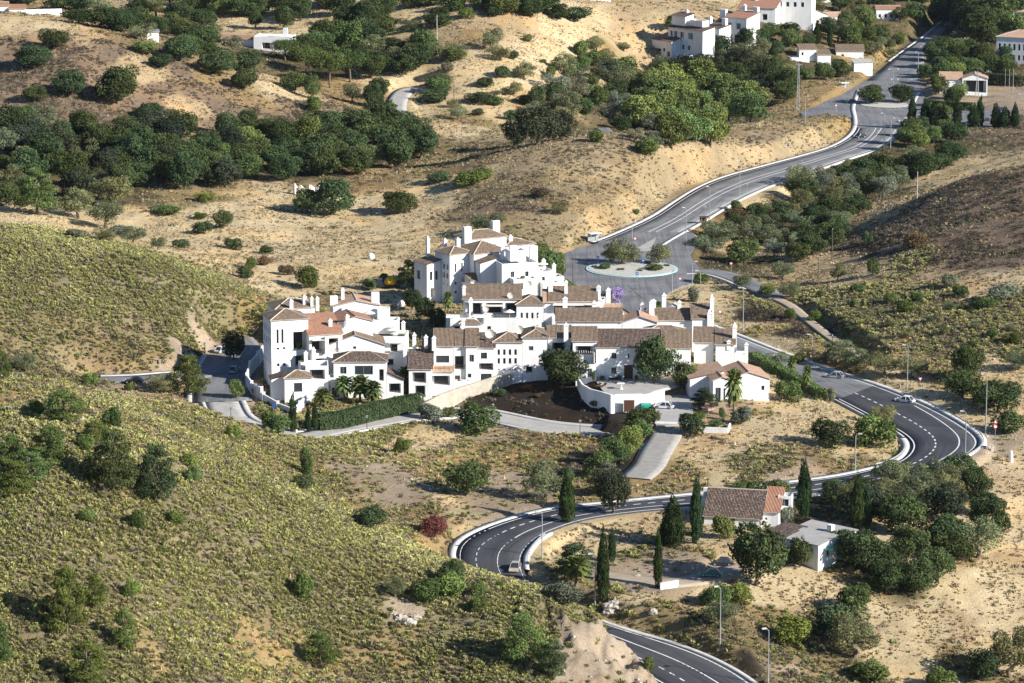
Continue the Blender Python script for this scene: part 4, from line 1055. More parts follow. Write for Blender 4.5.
# ---------------------------------------------------------------- houses
FOOT = []
class House:
    """origin at a ground pixel, yaw degrees; local x along the front, y into the house"""
    def __init__(s, name, label, px, py, z, yaw=0, wall=None, cat='house', group=None):
        x, y = at_z(px, py, z); s.root = empty(name, (x, y, z), R(yaw), label, cat, group); s.wall = MB(); s.wm = wall or M_WHITE; s.yaw = R(yaw); s.o = (x, y, z); s.n = 0
    def foot(s, x, y, w, d):
        c, q = math.cos(s.yaw), math.sin(s.yaw); FOOT.append(np.array([(s.o[0] + a * c - b * q, s.o[1] + a * q + b * c) for a, b in ((x, y), (x + w, y), (x + w, y + d), (x, y + d))]))
    def box(s, x, y, w, d, h, z=0, roof=None, holes=(), pitch=.38, ov=.35, tile=None, base=3.0, par=.0, pane=None):
        """holes: (face, u0, u1, v0, v1, kind)"""
        s.n += 1; e = .004 * s.n; x -= e; y -= e; w += 2 * e; d += 2 * e
        if z == 0: s.foot(x, y, w, d)
        z0 = z - base if z == 0 else z; z1 = z + h; mb = s.wall
        faces = {'F': ((x, y), (1, 0), (0, 1), w), 'R': ((x + w, y), (0, 1), (-1, 0), d), 'B': ((x + w, y + d), (-1, 0), (0, -1), w), 'L': ((x, y + d), (0, -1), (1, 0), d)}
        for f, (O, U, Nn, ln) in faces.items():
            hs = [h_ for h_ in holes if h_[0] == f]
            def P(u, v, dp=0): return (O[0] + U[0] * u + Nn[0] * dp, O[1] + U[1] * u + Nn[1] * dp, v)
            hs = [(a, max(0.02, u0), min(ln - .02, u1), z + v0, min(z + v1, z1 - .02), k) for (a, u0, u1, v0, v1, k) in hs]
            us_ = sorted({0, ln, *[q for h_ in hs for q in h_[1:3]]}); vs_ = sorted({z0, z1, *[q for h_ in hs for q in h_[3:5]]})
            for i in range(len(us_) - 1):
                for j in range(len(vs_) - 1):
                    um, vm = (us_[i] + us_[i + 1]) / 2, (vs_[j] + vs_[j + 1]) / 2
                    if any(h_[1] < um < h_[2] and h_[3] < vm < h_[4] for h_ in hs): continue
                    mb.poly([P(us_[i], vs_[j]), P(us_[i + 1], vs_[j]), P(us_[i + 1], vs_[j + 1]), P(us_[i], vs_[j + 1])])
            for (_, u0, u1, v0, v1, k) in hs:
                dp = {'w': .22, 'd': .25, 'o': 1.8, 'g': 2.6, 's': .35, 'b': .22}[k]; dp = min(dp, (d if f in 'FB' else w) * .7)
                q = [P(u0, v0), P(u1, v0), P(u1, v1), P(u0, v1)]; r = [P(u0, v0, dp), P(u1, v0, dp), P(u1, v1, dp), P(u0, v1, dp)]
                for a in range(4): b = (a + 1) % 4; mb.poly([q[a], q[b], r[b], r[a]])
                mb.poly(r)
                if k in 'wbs':
                    fm = MB(); t = .07; dd = dp - .03; g = MB()
                    if k != 's':
                        for (a0, a1, b0, b1) in ((u0, u1, v0, v0 + t), (u0, u1, v1 - t, v1), (u0, u0 + t, v0 + t, v1 - t), (u1 - t, u1, v0 + t, v1 - t)) + ((((u0 + u1) / 2 - .03, (u0 + u1) / 2 + .03, v0 + t, v1 - t),) if u1 - u0 > .8 else ()):
                            fm.poly([P(a0, b0, dd - .05), P(a1, b0, dd - .05), P(a1, b1, dd - .05), P(a0, b1, dd - .05)]); fm.poly([P(a0, b0, dd - .05), P(a1, b0, dd - .05), P(a1, b0, dp - .004), P(a0, b0, dp - .004)]); fm.poly([P(a0, b1, dd - .05), P(a1, b1, dd - .05), P(a1, b1, dp - .004), P(a0, b1, dp - .004)])
                        fo = fm.build('window', M_BROWN if k == 'b' else M_GREYM, s.root)
                        g.poly([P(u0 + .02, v0 + .02, dd), P(u1 - .02, v0 + .02, dd), P(u1 - .02, v1 - .02, dd), P(u0 + .02, v1 - .02, dd)]); g.build('pane', M_GLASS, fo)
                    else:
                        g.poly([P(u0 + .01, v0 + .01, dd), P(u1 - .01, v0 + .01, dd), P(u1 - .01, v1 - .01, dd), P(u0 + .01, v1 - .01, dd)]); g.build('window', M_GLASS, s.root)
                elif k == 'd':
                    g = MB(); g.poly([P(u0 + .03, v0, dp - .05), P(u1 - .03, v0, dp - .05), P(u1 - .03, v1 - .03, dp - .05), P(u0 + .03, v1 - .03, dp - .05)]); g.poly([P((u0 + u1) / 2 - .02, v0, dp - .08), P((u0 + u1) / 2 + .02, v0, dp - .08), P((u0 + u1) / 2 + .02, v1 - .03, dp - .08), P((u0 + u1) / 2 - .02, v1 - .03, dp - .08)]); g.build('door', M_BROWN, s.root)
                elif k in 'og':
                    g = MB(); m = .12 * (u1 - u0)
                    g.poly([P(u0 + m, v0 + .02, dp - .04), P(u1 - m, v0 + .02, dp - .04), P(u1 - m, v1 - .4, dp - .04), P(u0 + m, v1 - .4, dp - .04)]); g.build('glass_door', M_GLASS if k == 'o' else M_DARK, s.root)
                    if k == 'o':
                        r_ = MB(); n_ = int((u1 - u0) / .35)
                        def bar(a0, a1, b0, b1): r_.poly([P(a0, b0, .1), P(a1, b0, .1), P(a1, b1, .1), P(a0, b1, .1)]); r_.poly([P(a0, b1, .1), P(a1, b1, .1), P(a1, b1, .15), P(a0, b1, .15)])
                        bar(u0, u1, v0 + .9, v0 + .97)
                        for i in range(1, n_): bar(u0 + i * (u1 - u0) / n_ - .02, u0 + i * (u1 - u0) / n_ + .02, v0, v0 + .9)
                        r_.build('railing', M_BROWN, s.root)
        # roof or parapet
        if roof is None or roof == 'flat':
            mb.poly([(x, y, z1), (x + w, y, z1), (x + w, y + d, z1), (x, y + d, z1)][::1]) if not par else None
            if par:
                t = .22; zi = z1 - par; ring = [(x, y), (x + w, y), (x + w, y + d), (x, y + d)]; inn_ = [(x + t, y + t), (x + w - t, y + t), (x + w - t, y + d - t), (x + t, y + d - t)]
                for i in range(4):
                    j = (i + 1) % 4; a, b, c_, d_ = ring[i], ring[j], inn_[j], inn_[i]
                    mb.poly([(*a, z1), (*b, z1), (*c_, z1), (*d_, z1)]); mb.poly([(*d_, z1), (*c_, z1), (*c_, zi), (*d_, zi)])
                fl = MB(); fl.poly([(*p, zi) for p in inn_]); fl.build('terrace', M_WHITE2, s.root)
            return
        s.roof(x, y, w, d, z1, roof, pitch, ov, tile or M_TILE)
    def roof(s, x, y, w, d, z, kind, pitch, ov, tile):
        rb = MB(); X0, X1, Y0, Y1 = x - ov, x + w + ov, y - ov, y + d + ov; W_, D_ = X1 - X0, Y1 - Y0; z0 = z + .03; th = .14; mb = s.wall
        def pl(pts):  # sloping plane with uv in metres; thickness by lowering
            a, b = Vector(pts[0]), Vector(pts[1]); e = (b - a).normalized(); nn = (Vector(pts[2]) - a).cross(e).normalized(); v = e.cross(nn).normalized()
            uvs = [((Vector(p) - a).dot(e), (Vector(p) - a).dot(v)) for p in pts]; rb.poly([(p[0], p[1], p[2] + th) for p in pts], 0, uvs); rb.poly([tuple(p) for p in pts][::-1], 0, uvs[::-1])
            rb.poly([(pts[0][0], pts[0][1], pts[0][2]), (pts[1][0], pts[1][1], pts[1][2]), (pts[1][0], pts[1][1], pts[1][2] + th), (pts[0][0], pts[0][1], pts[0][2] + th)], 1)
        ridge = []
        if kind == 'hip':
            r = pitch * min(W_, D_) / 2
            if W_ >= D_: A, B = (X0 + D_ / 2, (Y0 + Y1) / 2, z0 + r), (X1 - D_ / 2, (Y0 + Y1) / 2, z0 + r)
            else: A, B = ((X0 + X1) / 2, Y0 + W_ / 2, z0 + r), ((X0 + X1) / 2, Y1 - W_ / 2, z0 + r)
            c = [(X0, Y0, z0), (X1, Y0, z0), (X1, Y1, z0), (X0, Y1, z0)]
            if W_ >= D_: pl([c[0], c[1], B, A]); pl([c[1], c[2], B]); pl([c[2], c[3], A, B]); pl([c[3], c[0], A])
            else: pl([c[0], c[1], A]); pl([c[1], c[2], B, A]); pl([c[2], c[3], B]); pl([c[3], c[0], A, B])
            ridge = [(A, B), (c[0], A), (c[1], B if W_ >= D_ else A), (c[2], B), (c[3], A if W_ >= D_ else B)]
        elif kind == 'gx':  # ridge along x
            r = pitch * D_ / 2; ym = (Y0 + Y1) / 2; A, B = (X0, ym, z0 + r), (X1, ym, z0 + r); pl([(X0, Y0, z0), (X1, Y0, z0), B, A]); pl([(X1, Y1, z0), (X0, Y1, z0), A, B]); ridge = [(A, B)]
            rr = pitch * d / 2
            for xx in (x, x + w): mb.poly([(xx, y, z), (xx, y + d, z), (xx, y + d / 2, z + rr + .02)])
            mb.poly([(x, y, z), (x + w, y, z), (x + w, y + d, z), (x, y + d, z)])
            for xx in (X0, X1):
                for ya, yb in ((Y0, ym), (Y1, ym)): rb.poly([(xx, ya, z0), (xx, yb, z0 + r), (xx, yb, z0 + r + th), (xx, ya, z0 + th)], 1)
        elif kind == 'gy':
            r = pitch * W_ / 2; xm = (X0 + X1) / 2; A, B = (xm, Y0, z0 + r), (xm, Y1, z0 + r); pl([(X1, Y0, z0), (X1, Y1, z0), B, A]); pl([(X0, Y1, z0), (X0, Y0, z0), A, B]); ridge = [(A, B)]
            rr = pitch * w / 2
            for yy in (y, y + d): mb.poly([(x, yy, z), (x + w, yy, z), (x + w / 2, yy, z + rr + .02)])
            for yy in (Y0, Y1):
                for xa, xb in ((X0, xm), (X1, xm)): rb.poly([(xa, yy, z0), (xb, yy, z0 + r), (xb, yy, z0 + r + th), (xa, yy, z0 + th)], 1)
        elif kind in ('sf', 'sl', 'sr'):  # single slope down to the front / left / right
            if kind == 'sf': r = pitch * D_; pl([(X0, Y0, z0), (X1, Y0, z0), (X1, Y1, z0 + r), (X0, Y1, z0 + r)]); q = [(x, y + d, z), (x + w, y + d, z), (x + w, y + d, z + pitch * d), (x, y + d, z + pitch * d)]; mb.poly(q); mb.poly([(x, y, z), (x, y + d, z), q[3]]); mb.poly([(x + w, y, z), (x + w, y + d, z), q[2]])
            elif kind == 'sl': r = pitch * W_; pl([(X0, Y1, z0), (X0, Y0, z0), (X1, Y0, z0 + r), (X1, Y1, z0 + r)]); mb.poly([(x + w, y, z), (x + w, y + d, z), (x + w, y + d, z + pitch * w), (x + w, y, z + pitch * w)]); [mb.poly([(x, yy, z), (x + w, yy, z), (x + w, yy, z + pitch * w)]) for yy in (y, y + d)]
            else: r = pitch * W_; pl([(X1, Y0, z0), (X1, Y1, z0), (X0, Y1, z0 + r), (X0, Y0, z0 + r)]); mb.poly([(x, y, z), (x, y + d, z), (x, y + d, z + pitch * w), (x, y, z + pitch * w)]); [mb.poly([(x, yy, z), (x + w, yy, z), (x, yy, z + pitch * w)]) for yy in (y, y + d)]
        ro = rb.build('roof', [tile, M_RIDGE], s.root)
        if ridge:
            q = MB()
            for a, b in ridge: q.tube([(a[0], a[1], a[2] + th), (b[0], b[1], b[2] + th)], .13, 6)
            q.build('ridge_cap', M_RIDGE, ro)
    def chimney(s, x, y, z, h, w=.8, d=.8, cap=True, bell=False):
        m = MB(); m.box(x, y, z, w, d, h * .86)
        if cap: m.box(x - .1, y - .1, z + h * .86, w + .2, d + .2, .14); m.box(x + .05, y + .05, z + h * .86 + .14, w - .1, d - .1, h * .14, top=.35 if not bell else .1)
        m.build('chimney', M_WHITE, s.root)
    def slab(s, name, x, y, z, w, d, h, mat, rz=0): m = MB(); m.box(x, y, z, w, d, h, 0, rz); return m.build(name, mat, s.root)
    def dish(s, x, y, z, r=.5):
        m = MB(); rings = []
        for i in range(4):
            t = i / 3 * r; rings.append([(x + t * math.cos(k * .785), y - .25 * (i / 3) ** 2 * r + .1, z + t * math.sin(k * .785)) for k in range(8)])
        for i in range(3):
            for k in range(8): m.poly([rings[i][k], rings[i][(k + 1) % 8], rings[i + 1][(k + 1) % 8], rings[i + 1][k]])
        m.tube([(x, y + .1, z - 1), (x, y + .1, z)], .05, 5); m.build('satellite_dish', M_WHITE2, s.root)
    def pergola(s, x, y, z, w, d, h):
        m = MB()
        for a in (x, x + w - .2):
            for b in (y, y + d - .2): m.box(a, b, z, .2, .2, h)
        for k in range(int(w / .5) + 1): m.box(x + k * .5 - .05, y - .2, z + h + .002 * k, .1, d + .4, .12)
        m.build('pergola', M_WHITE2, s.root)
    def pot(s, x, y, z, w, h, label, tone='g'):
        c, q = math.cos(s.yaw), math.sin(s.yaw); plant_at('b', s.o[0] + x * c - y * q, s.o[1] + x * q + y * c, s.o[2] + z, w, h, label, None, tone)
    def railing(s, x0, x1, y, z, mat=None):
        m = MB(); m.box(x0, y, z + .9, x1 - x0, .07, .07); n = int((x1 - x0) / .3)
        for i in range(n + 1): m.box(x0 + i * (x1 - x0) / n - .02, y + .01, z, .04, .04, .9)
        m.build('railing', mat or M_BROWN, s.root)
    def shade(s, x, y, z):
        m = MB(); m.tube([(x, y, z), (x, y, z + 2.2)], .05, 6); n = 8
        for k in range(n): a, b = 2 * math.pi * k / n, 2 * math.pi * (k + 1) / n; m.poly([(x + 1.5 * math.cos(a), y + 1.5 * math.sin(a), z + 2), (x + 1.5 * math.cos(b), y + 1.5 * math.sin(b), z + 2), (x, y, z + 2.6)])
        m.build('sunshade', M_WHITE2, s.root)
    def done(s): s.wall.build('wall', s.wm, s.root); return s.root
def grid(f, u0, du, nu, v0, dv, nv, w, h, k='w'): return [(f, u0 + i * du, u0 + i * du + w, v0 + j * dv, v0 + j * dv + h, k) for i in range(nu) for j in range(nv)]
# --- west cluster
H = House('apartment_block', 'white corner tower of the west cluster with small square windows in its shaded side', 272, 388, 2, 17)
H.box(0, 0, 8.4, 8, 15.2, roof='hip', holes=grid('L', 1, 1.9, 4, 9.5, 2.6, 2, .8, 1.5, 's') + grid('L', 1, 1.9, 4, 1.8, 3.6, 2, .5, .55, 's') + [('F', 1.2, 1.7, 10, 13.2, 's'), ('F', 2.3, 2.8, 10, 13.2, 's'), ('F', 1.2, 1.8, 8.6, 9.1, 's'), ('F', 2.6, 3.2, 8.6, 9.1, 's'), ('F', 1.2, 1.8, 4.8, 5.5, 's'), ('F', 2.6, 3.2, 4.8, 5.5, 's'), ('F', 5, 8, 8.2, 12.4, 'g'), ('F', 5.4, 7.8, 4.6, 7, 'o')])
H.box(3, 8.1, 9, 7.5, 16, roof='hip'); H.chimney(9.5, 9, 15.5, 3.2); H.chimney(6, 7.2, 15, 3.2); H.chimney(11, 8, 15.5, 3, .6, .6); H.chimney(12.5, 9, 15, 3.2, .7, .7); H.pot(6.4, .8, 8.3, 1.6, 1.8, 'bushy plant in the loggia of the white corner tower'); H.pot(7.6, -1.2, 3, 1.8, 1.4, 'plant below the loggia of the white corner tower', 'G'); H.done()
H = House('apartment_block', 'white central block of the west cluster under a mottled red roof with open loggia', 310, 388, 2, 17)
H.box(0, 0, 7.5, 9, 11.8, z=0, roof='sf', pitch=.32, tile=M_TILER, holes=[('F', .5, 3.2, 7.8, 11, 'g'), ('F', 4, 6.6, 7.8, 11, 'g'), ('F', .6, 3.4, 3.8, 6.6, 'o')]); H.chimney(3.3, -1.2, 8, 4.2, .8, .8, False); H.chimney(.2, -1.5, 5, 4.4, .8, .8); H.chimney(5.2, 3, 12.4, 2.2)
H.box(7.6, 4, 8, 8, 13.4, roof='gy', tile=M_TILER, pitch=.3); H.chimney(9, 2.5, 13, 2.5); H.box(-2.6, -2.4, 2.5, 2.3, 6.4, par=.7); H.pot(-1.4, -1.4, 6, 1.8, 2.2, 'tall terrace plant between the loggia columns'); H.railing(.2, 6.8, -.12, 7.7); H.slab('awning', .4, -1.4, 10.9, 3, 1.4, .08, M_WHITE2); H.done()
H = House('house', 'white gabled house at the middle of the west cluster with one small dark window', 327, 388, 2, 6)
H.box(0, 2, 13, 9, 9.0, roof='gy', tile=M_TILE, pitch=.36, holes=[('F', 6, 6.7, 9.2 - .9, 8.9, 's')]); H.chimney(1, 9, 10.4, 3.4, 1.6, .9, False); H.chimney(5.5, 11, 11.4, 3.4, 1.7, .9, False); H.done()
H = House('house', 'white villa with dark hipped roof standing behind the fan palms', 334, 397, 1.6, 1)
H.box(0, 0, 11.6, 7.5, 7.8, roof='hip', tile=M_TILED, holes=[('F', 1.4, 2.8, 5.2, 6.8, 'w'), ('F', 4.6, 8.6, 5.0, 7.0, 'w'), ('F', 10, 11, 3.6, 6.2, 'o'), ('F', .8, 2.2, .2, 2.4, 'g'), ('F', 6, 7.4, .6, 2.4, 'w')])
H.box(11.7, 1, 3.6, 5, 3.6, roof='sr', tile=M_TILED, pitch=.4, holes=[('F', .4, 3, .6, 2.8, 'g')]); H.done()
H = House('house', 'white square tower with a dark arched terrace opening at the front of the west cluster', 306, 400, 1.6, 4)
H.box(0, 0, 5, 6, 7.6, par=.9, holes=[('F', .9, 4.2, 4.6, 6.8, 'o'), ('F', 3.3, 4.6, 0, 2.6, 'g')]); H.box(5.1, .5, 3.2, 5, 4.8, par=.9, holes=[('F', .6, 2.2, .4, 2.6, 'd')]); H.chimney(-.3, 1, 7.6, 3); H.done()
H = House('house', 'low white annex with tan hipped roof beside the cluster wall', 285, 404, 2, 10)
H.box(0, 0, 5.8, 5.2, 5.6, roof='hip', holes=[('F', 2, 3.8, 2.6, 4.6, 'b'), ('L', 1.2, 2, 2.8, 4.6, 's')]); H.box(-2.6, 2.6, 2.6, 3.4, 5.0, roof='sl', tile=M_TILED, pitch=.25); H.done()
H = House('house', 'rear house of the west cluster crowned by three broad white chimneys', 334, 368, 2.5, 8)
H.box(0, 0, 10.5, 8, 14.2, roof='gy', tile=M_TILES, pitch=.22, holes=grid('F', 1, 2.6, 3, 10.6, 0, 1, .9, 1.2)); H.chimney(-.6, 1, 13, 4.0, 1.7, 1.0, False); H.chimney(2.2, 4, 14.4, 3.2, .7, .7); H.chimney(8.8, 1, 13.4, 4.2, 1.8, 1.1, False); H.chimney(1.8, -1.2, 10, 4.6, 1.9, 1.2, False); H.chimney(4.8, -1.5, 9, 4.5, 1.6, 1.2, False); H.box(3, -3.4, 6, 3.2, 11.6, par=.8, holes=[('F', .8, 2, 9, 10.4, 's'), ('F', 3.4, 5, 8.6, 10.4, 'o')]); H.pot(5, -1.6, 11, 2, 1.4, 'roof terrace plants between the broad chimneys'); H.shade(8, -2, 10.9); H.done()
H = House('terraced_house', 'stepped white terraces with round openings at the right end of the west cluster', 366, 374, 2, -4)
H.box(0, 0, 9, 7, 8.8, par=.8, holes=[('F', 2.6, 3.6, 6, 7, 's'), ('F', 5.6, 7.2, 5.2, 7, 'o')]); H.box(1, 2.5, 6, 4, 3.2, z=8.8 + .01, par=.8); H.box(4, -3, 5.2, 3, 5.2, par=.8, holes=[('F', .8, 2.6, 2.6, 4.2, 'o')])
H.box(2.4, 3, 2.6, 2, 2.6, z=12.05, par=.4); H.chimney(6.2, 1, 8.8, 2.6, .7, .7); H.chimney(7.8, 3, 8.8, 2.8, .8, .8); H.slab('awning', 5.2, -1, 7.4, 3.2, 1.4, .1, M_WHITE2); H.pot(3, -1.4, 4.6, 1.6, 1.2, 'green plant on the lowest of the stepped terraces'); H.pot(8, 1.2, 8.1, 1.8, 1.3, 'green plant on the topmost stepped terrace'); H.shade(6, 1.4, 8.0); H.chimney(0.4, 5.4, 8.8, 2.4, .6, .6); H.box(-3, 1.4, 2.9, 4, 6.4, par=.7, holes=[('F', .8, 1.8, 4, 5.2, 's')]); H.box(9.2, -1.5, 2.4, 5, 5.6, par=.7, holes=[('F', .7, 1.7, 3.4, 4.6, 's')]); H.done()
# --- upper group
H = House('apartment_block', 'tall white block of the upper group with rows of tiny windows on its shaded side', 450, 303, 3, 33)
H.box(0, 0, 6.6, 7, 12, roof='hip', holes=grid('L', .9, 1.5, 4, 6, 2.2, 2, .8, 1.3, 's') + grid('L', 1.2, 1.5, 4, 4.2, 0, 1, .4, .5, 's') + grid('F', 1.4, 1.9, 2, 7.6, 0, 1, .5, 2.2, 's') + grid('F', 1.4, 1.7, 2, 2.2, 2.3, 2, .6, .7, 's'))
H.box(-4.2, 4, 4.4, 6, 9.4, roof='sl', pitch=.2, holes=[('F', .8, 1.6, 5.4, 7.6, 's'), ('F', 2.4, 3.2, 5.4, 7.6, 's'), ('F', 1, 2.4, 1, 3.4, 'g'), ('L', 1.2, 2.8, 5.2, 7.4, 's')]); H.chimney(-1, 9, 10, 5.4); H.chimney(3, 7.4, 12, 2.6, .8, .8)
H.box(3, -3, 4, 2.9, 5.2, par=.7, holes=[('F', 1, 2, 2.6, 3.6, 's')]); H.railing(3.4, 6.8, -2.9, 5.2); H.done()
H = House('apartment_block', 'broad white block with hipped tile roofs in the middle of the upper group', 474, 300, 3.6, 30)
H.box(0, 0, 10, 10, 11.4, roof='hip', pitch=.42, holes=[('F', .6, 3, 6.6, 9.4, 'g'), ('F', 3.4, 7.2, 5, 8, 'g'), ('F', 8, 9.2, 5.6, 8, 'w'), ('L', 2, 3, 7, 9, 's')]); H.slab('awning', 2, -2.2, 8.4, 4.6, 2.2, .12, M_WHITE2)
H.box(-2.6, -3, 4.6, 3, 5.4, roof='sf', holes=[('F', 1, 2.4, 1.4, 3.6, 'w')]); H.box(2.2, -4.4, 8, 4.3, 3.6, par=.9); H.chimney(7.2, -1.2, 6.0, 5.2, .9, .8); H.chimney(3, 10, 12.4, 4.8, 1.9, 1.2, False); H.chimney(-1.2, 6.5, 12, 2.6, 1, 1); H.chimney(-.6, -3.6, 4.4, 3.8, 1, .8); H.pot(4, -3, 2.9, 2, 1.8, 'leafy plant on the terrace of the broad upper block'); H.railing(2.4, 9.8, -4.3, 3.6); H.shade(8.6, -2.6, 2.8); H.box(7.3, -3.0, 2.8, 2.9, 8.2, roof='sr', pitch=.3, holes=[('F', .8, 1.9, 5, 6.6, 'w')]); H.done()
H = House('apartment_block', 'rear white house of the upper group with hipped roof and wide chimneys', 468, 286, 3.6, 28)
H.box(0, 0, 11, 7, 11.8, roof='hip', pitch=.42, holes=grid('F', 3, 2, 3, 8.6, 0, 1, 1, 1.6)); H.chimney(-.5, .4, 11.2, 3.6, 1.8, 1.2, False); H.chimney(9.8, 5, 10.6, 5.2, 2, 1.2, False); H.chimney(13, 2, 8, 3.6, .9, .9); H.box(11.1, 0, 8, 7, 9.2, roof='hip', pitch=.3, holes=[('F', 2, 3, 6, 8, 'w')]); H.done()
H = House('apartment_block', 'bright white stepped block at right end of the upper group', 502, 304, 4, 18)
H.box(0, 0, 9.4, 9, 10, par=.8, holes=[('F', 2.2, 3.2, 6.4, 8, 'w'), ('F', 6, 6.9, 6.4, 7.8, 's')]); H.box(9.5, 1, 4.2, 6, 7.4, par=.7, holes=[('F', 1.2, 2, 5, 6, 's')]); H.box(13.8, 2, 3, 4, 5.6, par=.7); H.chimney(4, 6, 9.8, 4.0, 1.9, 1.1, False); H.chimney(9, 5, 8.4, 5.4, 1.9, 1.1, False); H.chimney(2, 7, 9.8, 3, .8, .8); H.chimney(11.5, 3, 7.4, 2.6, .8, .8)
H.box(-4, 5, 4.1, 5, 9.4, roof='sl', pitch=.25); H.pot(5, -1.6, 6.0, 1.8, 1.4, 'plant on the step of the bright white block'); H.box(2, -3.2, 6, 3.1, 6.6, par=.7, holes=[('F', 1, 2.4, 4, 5.6, 's')]); H.box(10, -2, 4.4, 2.9, 5, par=.7, holes=[('F', 1, 2, 3, 4, 's')]); H.box(3, 2.5, 4, 4, 2.6, z=10.02, par=.5); H.shade(11.5, 3, 6.8); H.chimney(14.4, 3.6, 5.6, 3, .8, .8); H.done()
# --- terraces between the upper and the front rows
H = House('terraced_house', 'white terrace with curved parapet and covered veranda below the upper group', 446, 337, 3.4, 0)
H.box(0, 0, 18.4, 4, 4.6, par=.9, holes=[('F', 2, 3.4, 1, 2.6, 's'), ('F', 9.4, 10.6, 1, 2.6, 's')]); H.box(4, 4.1, 13.6, 7, 8.2, roof='sf', pitch=.3, holes=[('F', .6, 4.6, 4.6, 7.4, 'o'), ('F', 5.4, 9.4, 4.6, 7.4, 'g'), ('F', 10, 13.2, 4.6, 7.4, 'o')])
H.slab('awning', 8.4, 2, 6.9, 5, 2, .1, M_WHITE2); H.chimney(5.4, 2.6, 4.6, 4.2, .9, .8); H.chimney(3.8, 5.5, 8, 3.2, .8, .8); H.box(3.4, -2.6, 4.4, 2.55, 3.6, roof='hip', pitch=.5, holes=[('F', .6, 2, .6, 2.4, 's')]); H.chimney(1, -.9, 2, 3.2, .8, .8); H.chimney(9, -.9, 3.6, 2.4, .7, .7); H.dish(9.4, 1.2, 6.6, .8); H.pot(6.4, 1, 3.7, 1.6, 1.1, 'small plant behind the curved parapet'); H.pot(12, 1.4, 3.7, 1.8, 1.2, 'plant by the awning on the curved parapet terrace'); H.shade(15, 1.8, 3.7); H.done()
H = House('terraced_house', 'white house with four narrow windows and a hipped roof above the front row', 516.5, 331, 4.6, 0)
H.box(0, 0, 6.4, 8, 6.2, roof='hip', pitch=.44, holes=grid('F', 1, 1.25, 4, 3, 0, 1, .5, 1.4, 's')); H.box(6.5, 1, 2.4, 6, 6.6, roof='sf', pitch=.3, tile=M_TILES); H.dish(2.8, 10, 9.4, .9); H.dish(-1.4, 3, 8, .8); H.done()
H = House('terraced_house', 'white house with long glazed veranda and awning nearest the roundabout hedge', 552, 334, 4.6, 0)
H.box(0, 0, 10.4, 4.6, 3.4, par=.9, holes=[('F', .8, 4, .8, 2.8, 'o'), ('F', 5, 6.4, .6, 2.4, 'o')]); H.box(-.6, 4.7, 11.2, 7, 6.8, roof='sf', pitch=.3, holes=[('F', .6, 5, 3.6, 6, 'o'), ('F', 6, 10.4, 3.6, 6, 'w')]); H.slab('awning', .2, 2.4, 6.3, 9.6, 2.2, .1, M_WHITE2)
H.chimney(4.2, -.6, 1.4, 4.2, 1, .8); H.chimney(9.4, 1, 3, 4.6, 1, .9); H.chimney(3, 8, 7.8, 3.4, .8, .8, bell=True); H.chimney(-.8, 9, 7.8, 5, 1.1, .9, False); H.railing(.4, 10, 0, 3.4); H.pot(2, 1.4, 2.5, 1.6, 1.4, 'plant on the long veranda at its left side'); H.pot(7.4, 1.4, 2.5, 1.6, 1.3, 'plant on the long veranda at its right side'); H.done()
H = House('house', 'small white house with tall bell topped chimneys beside the roadside hedge', 594, 332, 4, -6)
H.box(0, 0, 6, 6, 4.8, roof='gx', tile=M_TILES, pitch=.4); H.box(-.6, 2, 2.6, 6, 7, par=.5); H.chimney(.2, 4, 7, 3.4, .9, .9, bell=True); H.chimney(2.4, 5, 5.6, 4.0, 1, 1, bell=True); H.chimney(6.4, 0, 0, 4.6, .8, .8); H.chimney(-1.6, 0, 2, 5, .9, .8); H.done()
# --- front row
H = House('terraced_house', 'white three storey front row house with brown wood balconies above retaining wall', 434, 390, 1.6, 0)
H.box(0, 0, 4.3, 8, 9.8, roof='sf', pitch=.28, holes=[('F', .5, 3.4, 6.2, 7.8, 'b'), ('F', .4, 1.2, 1.2, 2.2, 's')]); H.box(4.4, .6, 2.6, 7.4, 9.8, roof='sf', pitch=.28, holes=[('F', .2, 2.4, 4.6, 7.6, 'o'), ('F', .2, 1.4, .6, 3.2, 'd')]); H.box(7.1, 0, 2.6, 8, 9.8, roof='sf', pitch=.28, holes=[('F', .8, 1.8, 6.4, 8, 'w'), ('F', .4, 1.2, 2.8, 3.7, 's')])
H.box(-1, -2.4, 5.2, 2.3, 4.6, roof='sf', pitch=.3, tile=M_TILES, holes=[('F', .6, 4.6, 1.6, 3.8, 'o')]); H.box(4.3, -1.8, 3.6, 1.7, 2.4, par=.9); H.box(9.8, 1.4, 3.6, 6.6, 9.2, roof='sf', pitch=.28, tile=M_TILED, holes=[('F', .6, 2, 6.8, 8.2, 'b'), ('F', .2, 3.4, 4.2, 5.8, 'o'), ('F', .6, 3, 1.6, 3.4, 'b')]); H.chimney(-.4, -.6, 9, 3.2, .9, .8); H.chimney(-2.2, 2, 8, 4, .8, .8, bell=True); H.chimney(6, 8, 12, 2.4, .8, .8); H.dish(12.4, 4, 12, 1.1)
H.box(-2.6, 2, 2.5, 6, 8.6, roof='sf', pitch=.28); H.chimney(11, 9, 11.4, 3.2, .8, .8, bell=True); H.railing(4.4, 7, .45, 4.6); H.railing(.2, 4.2, -1.7, 4.62); H.pot(5.6, -1, 1.6, 1.4, 1.2, 'plant on the lower balcony of the three storey house'); H.done()
H = House('terraced_house', 'low white wing with dark tiled roof and porch at left end of front row', 409, 398, 1.2, 0)
H.box(0, 0, 5, 8, 6.4, roof='sf', pitch=.32, tile=M_TILED, holes=[('F', .8, 3.8, 3.4, 5.8, 'o'), ('F', 1.4, 3.6, .4, 2.8, 'g')]); H.chimney(-1.4, 6, 6, 5, .8, .8); H.chimney(.6, 8, 8, 5, .8, .8, bell=True); H.done()
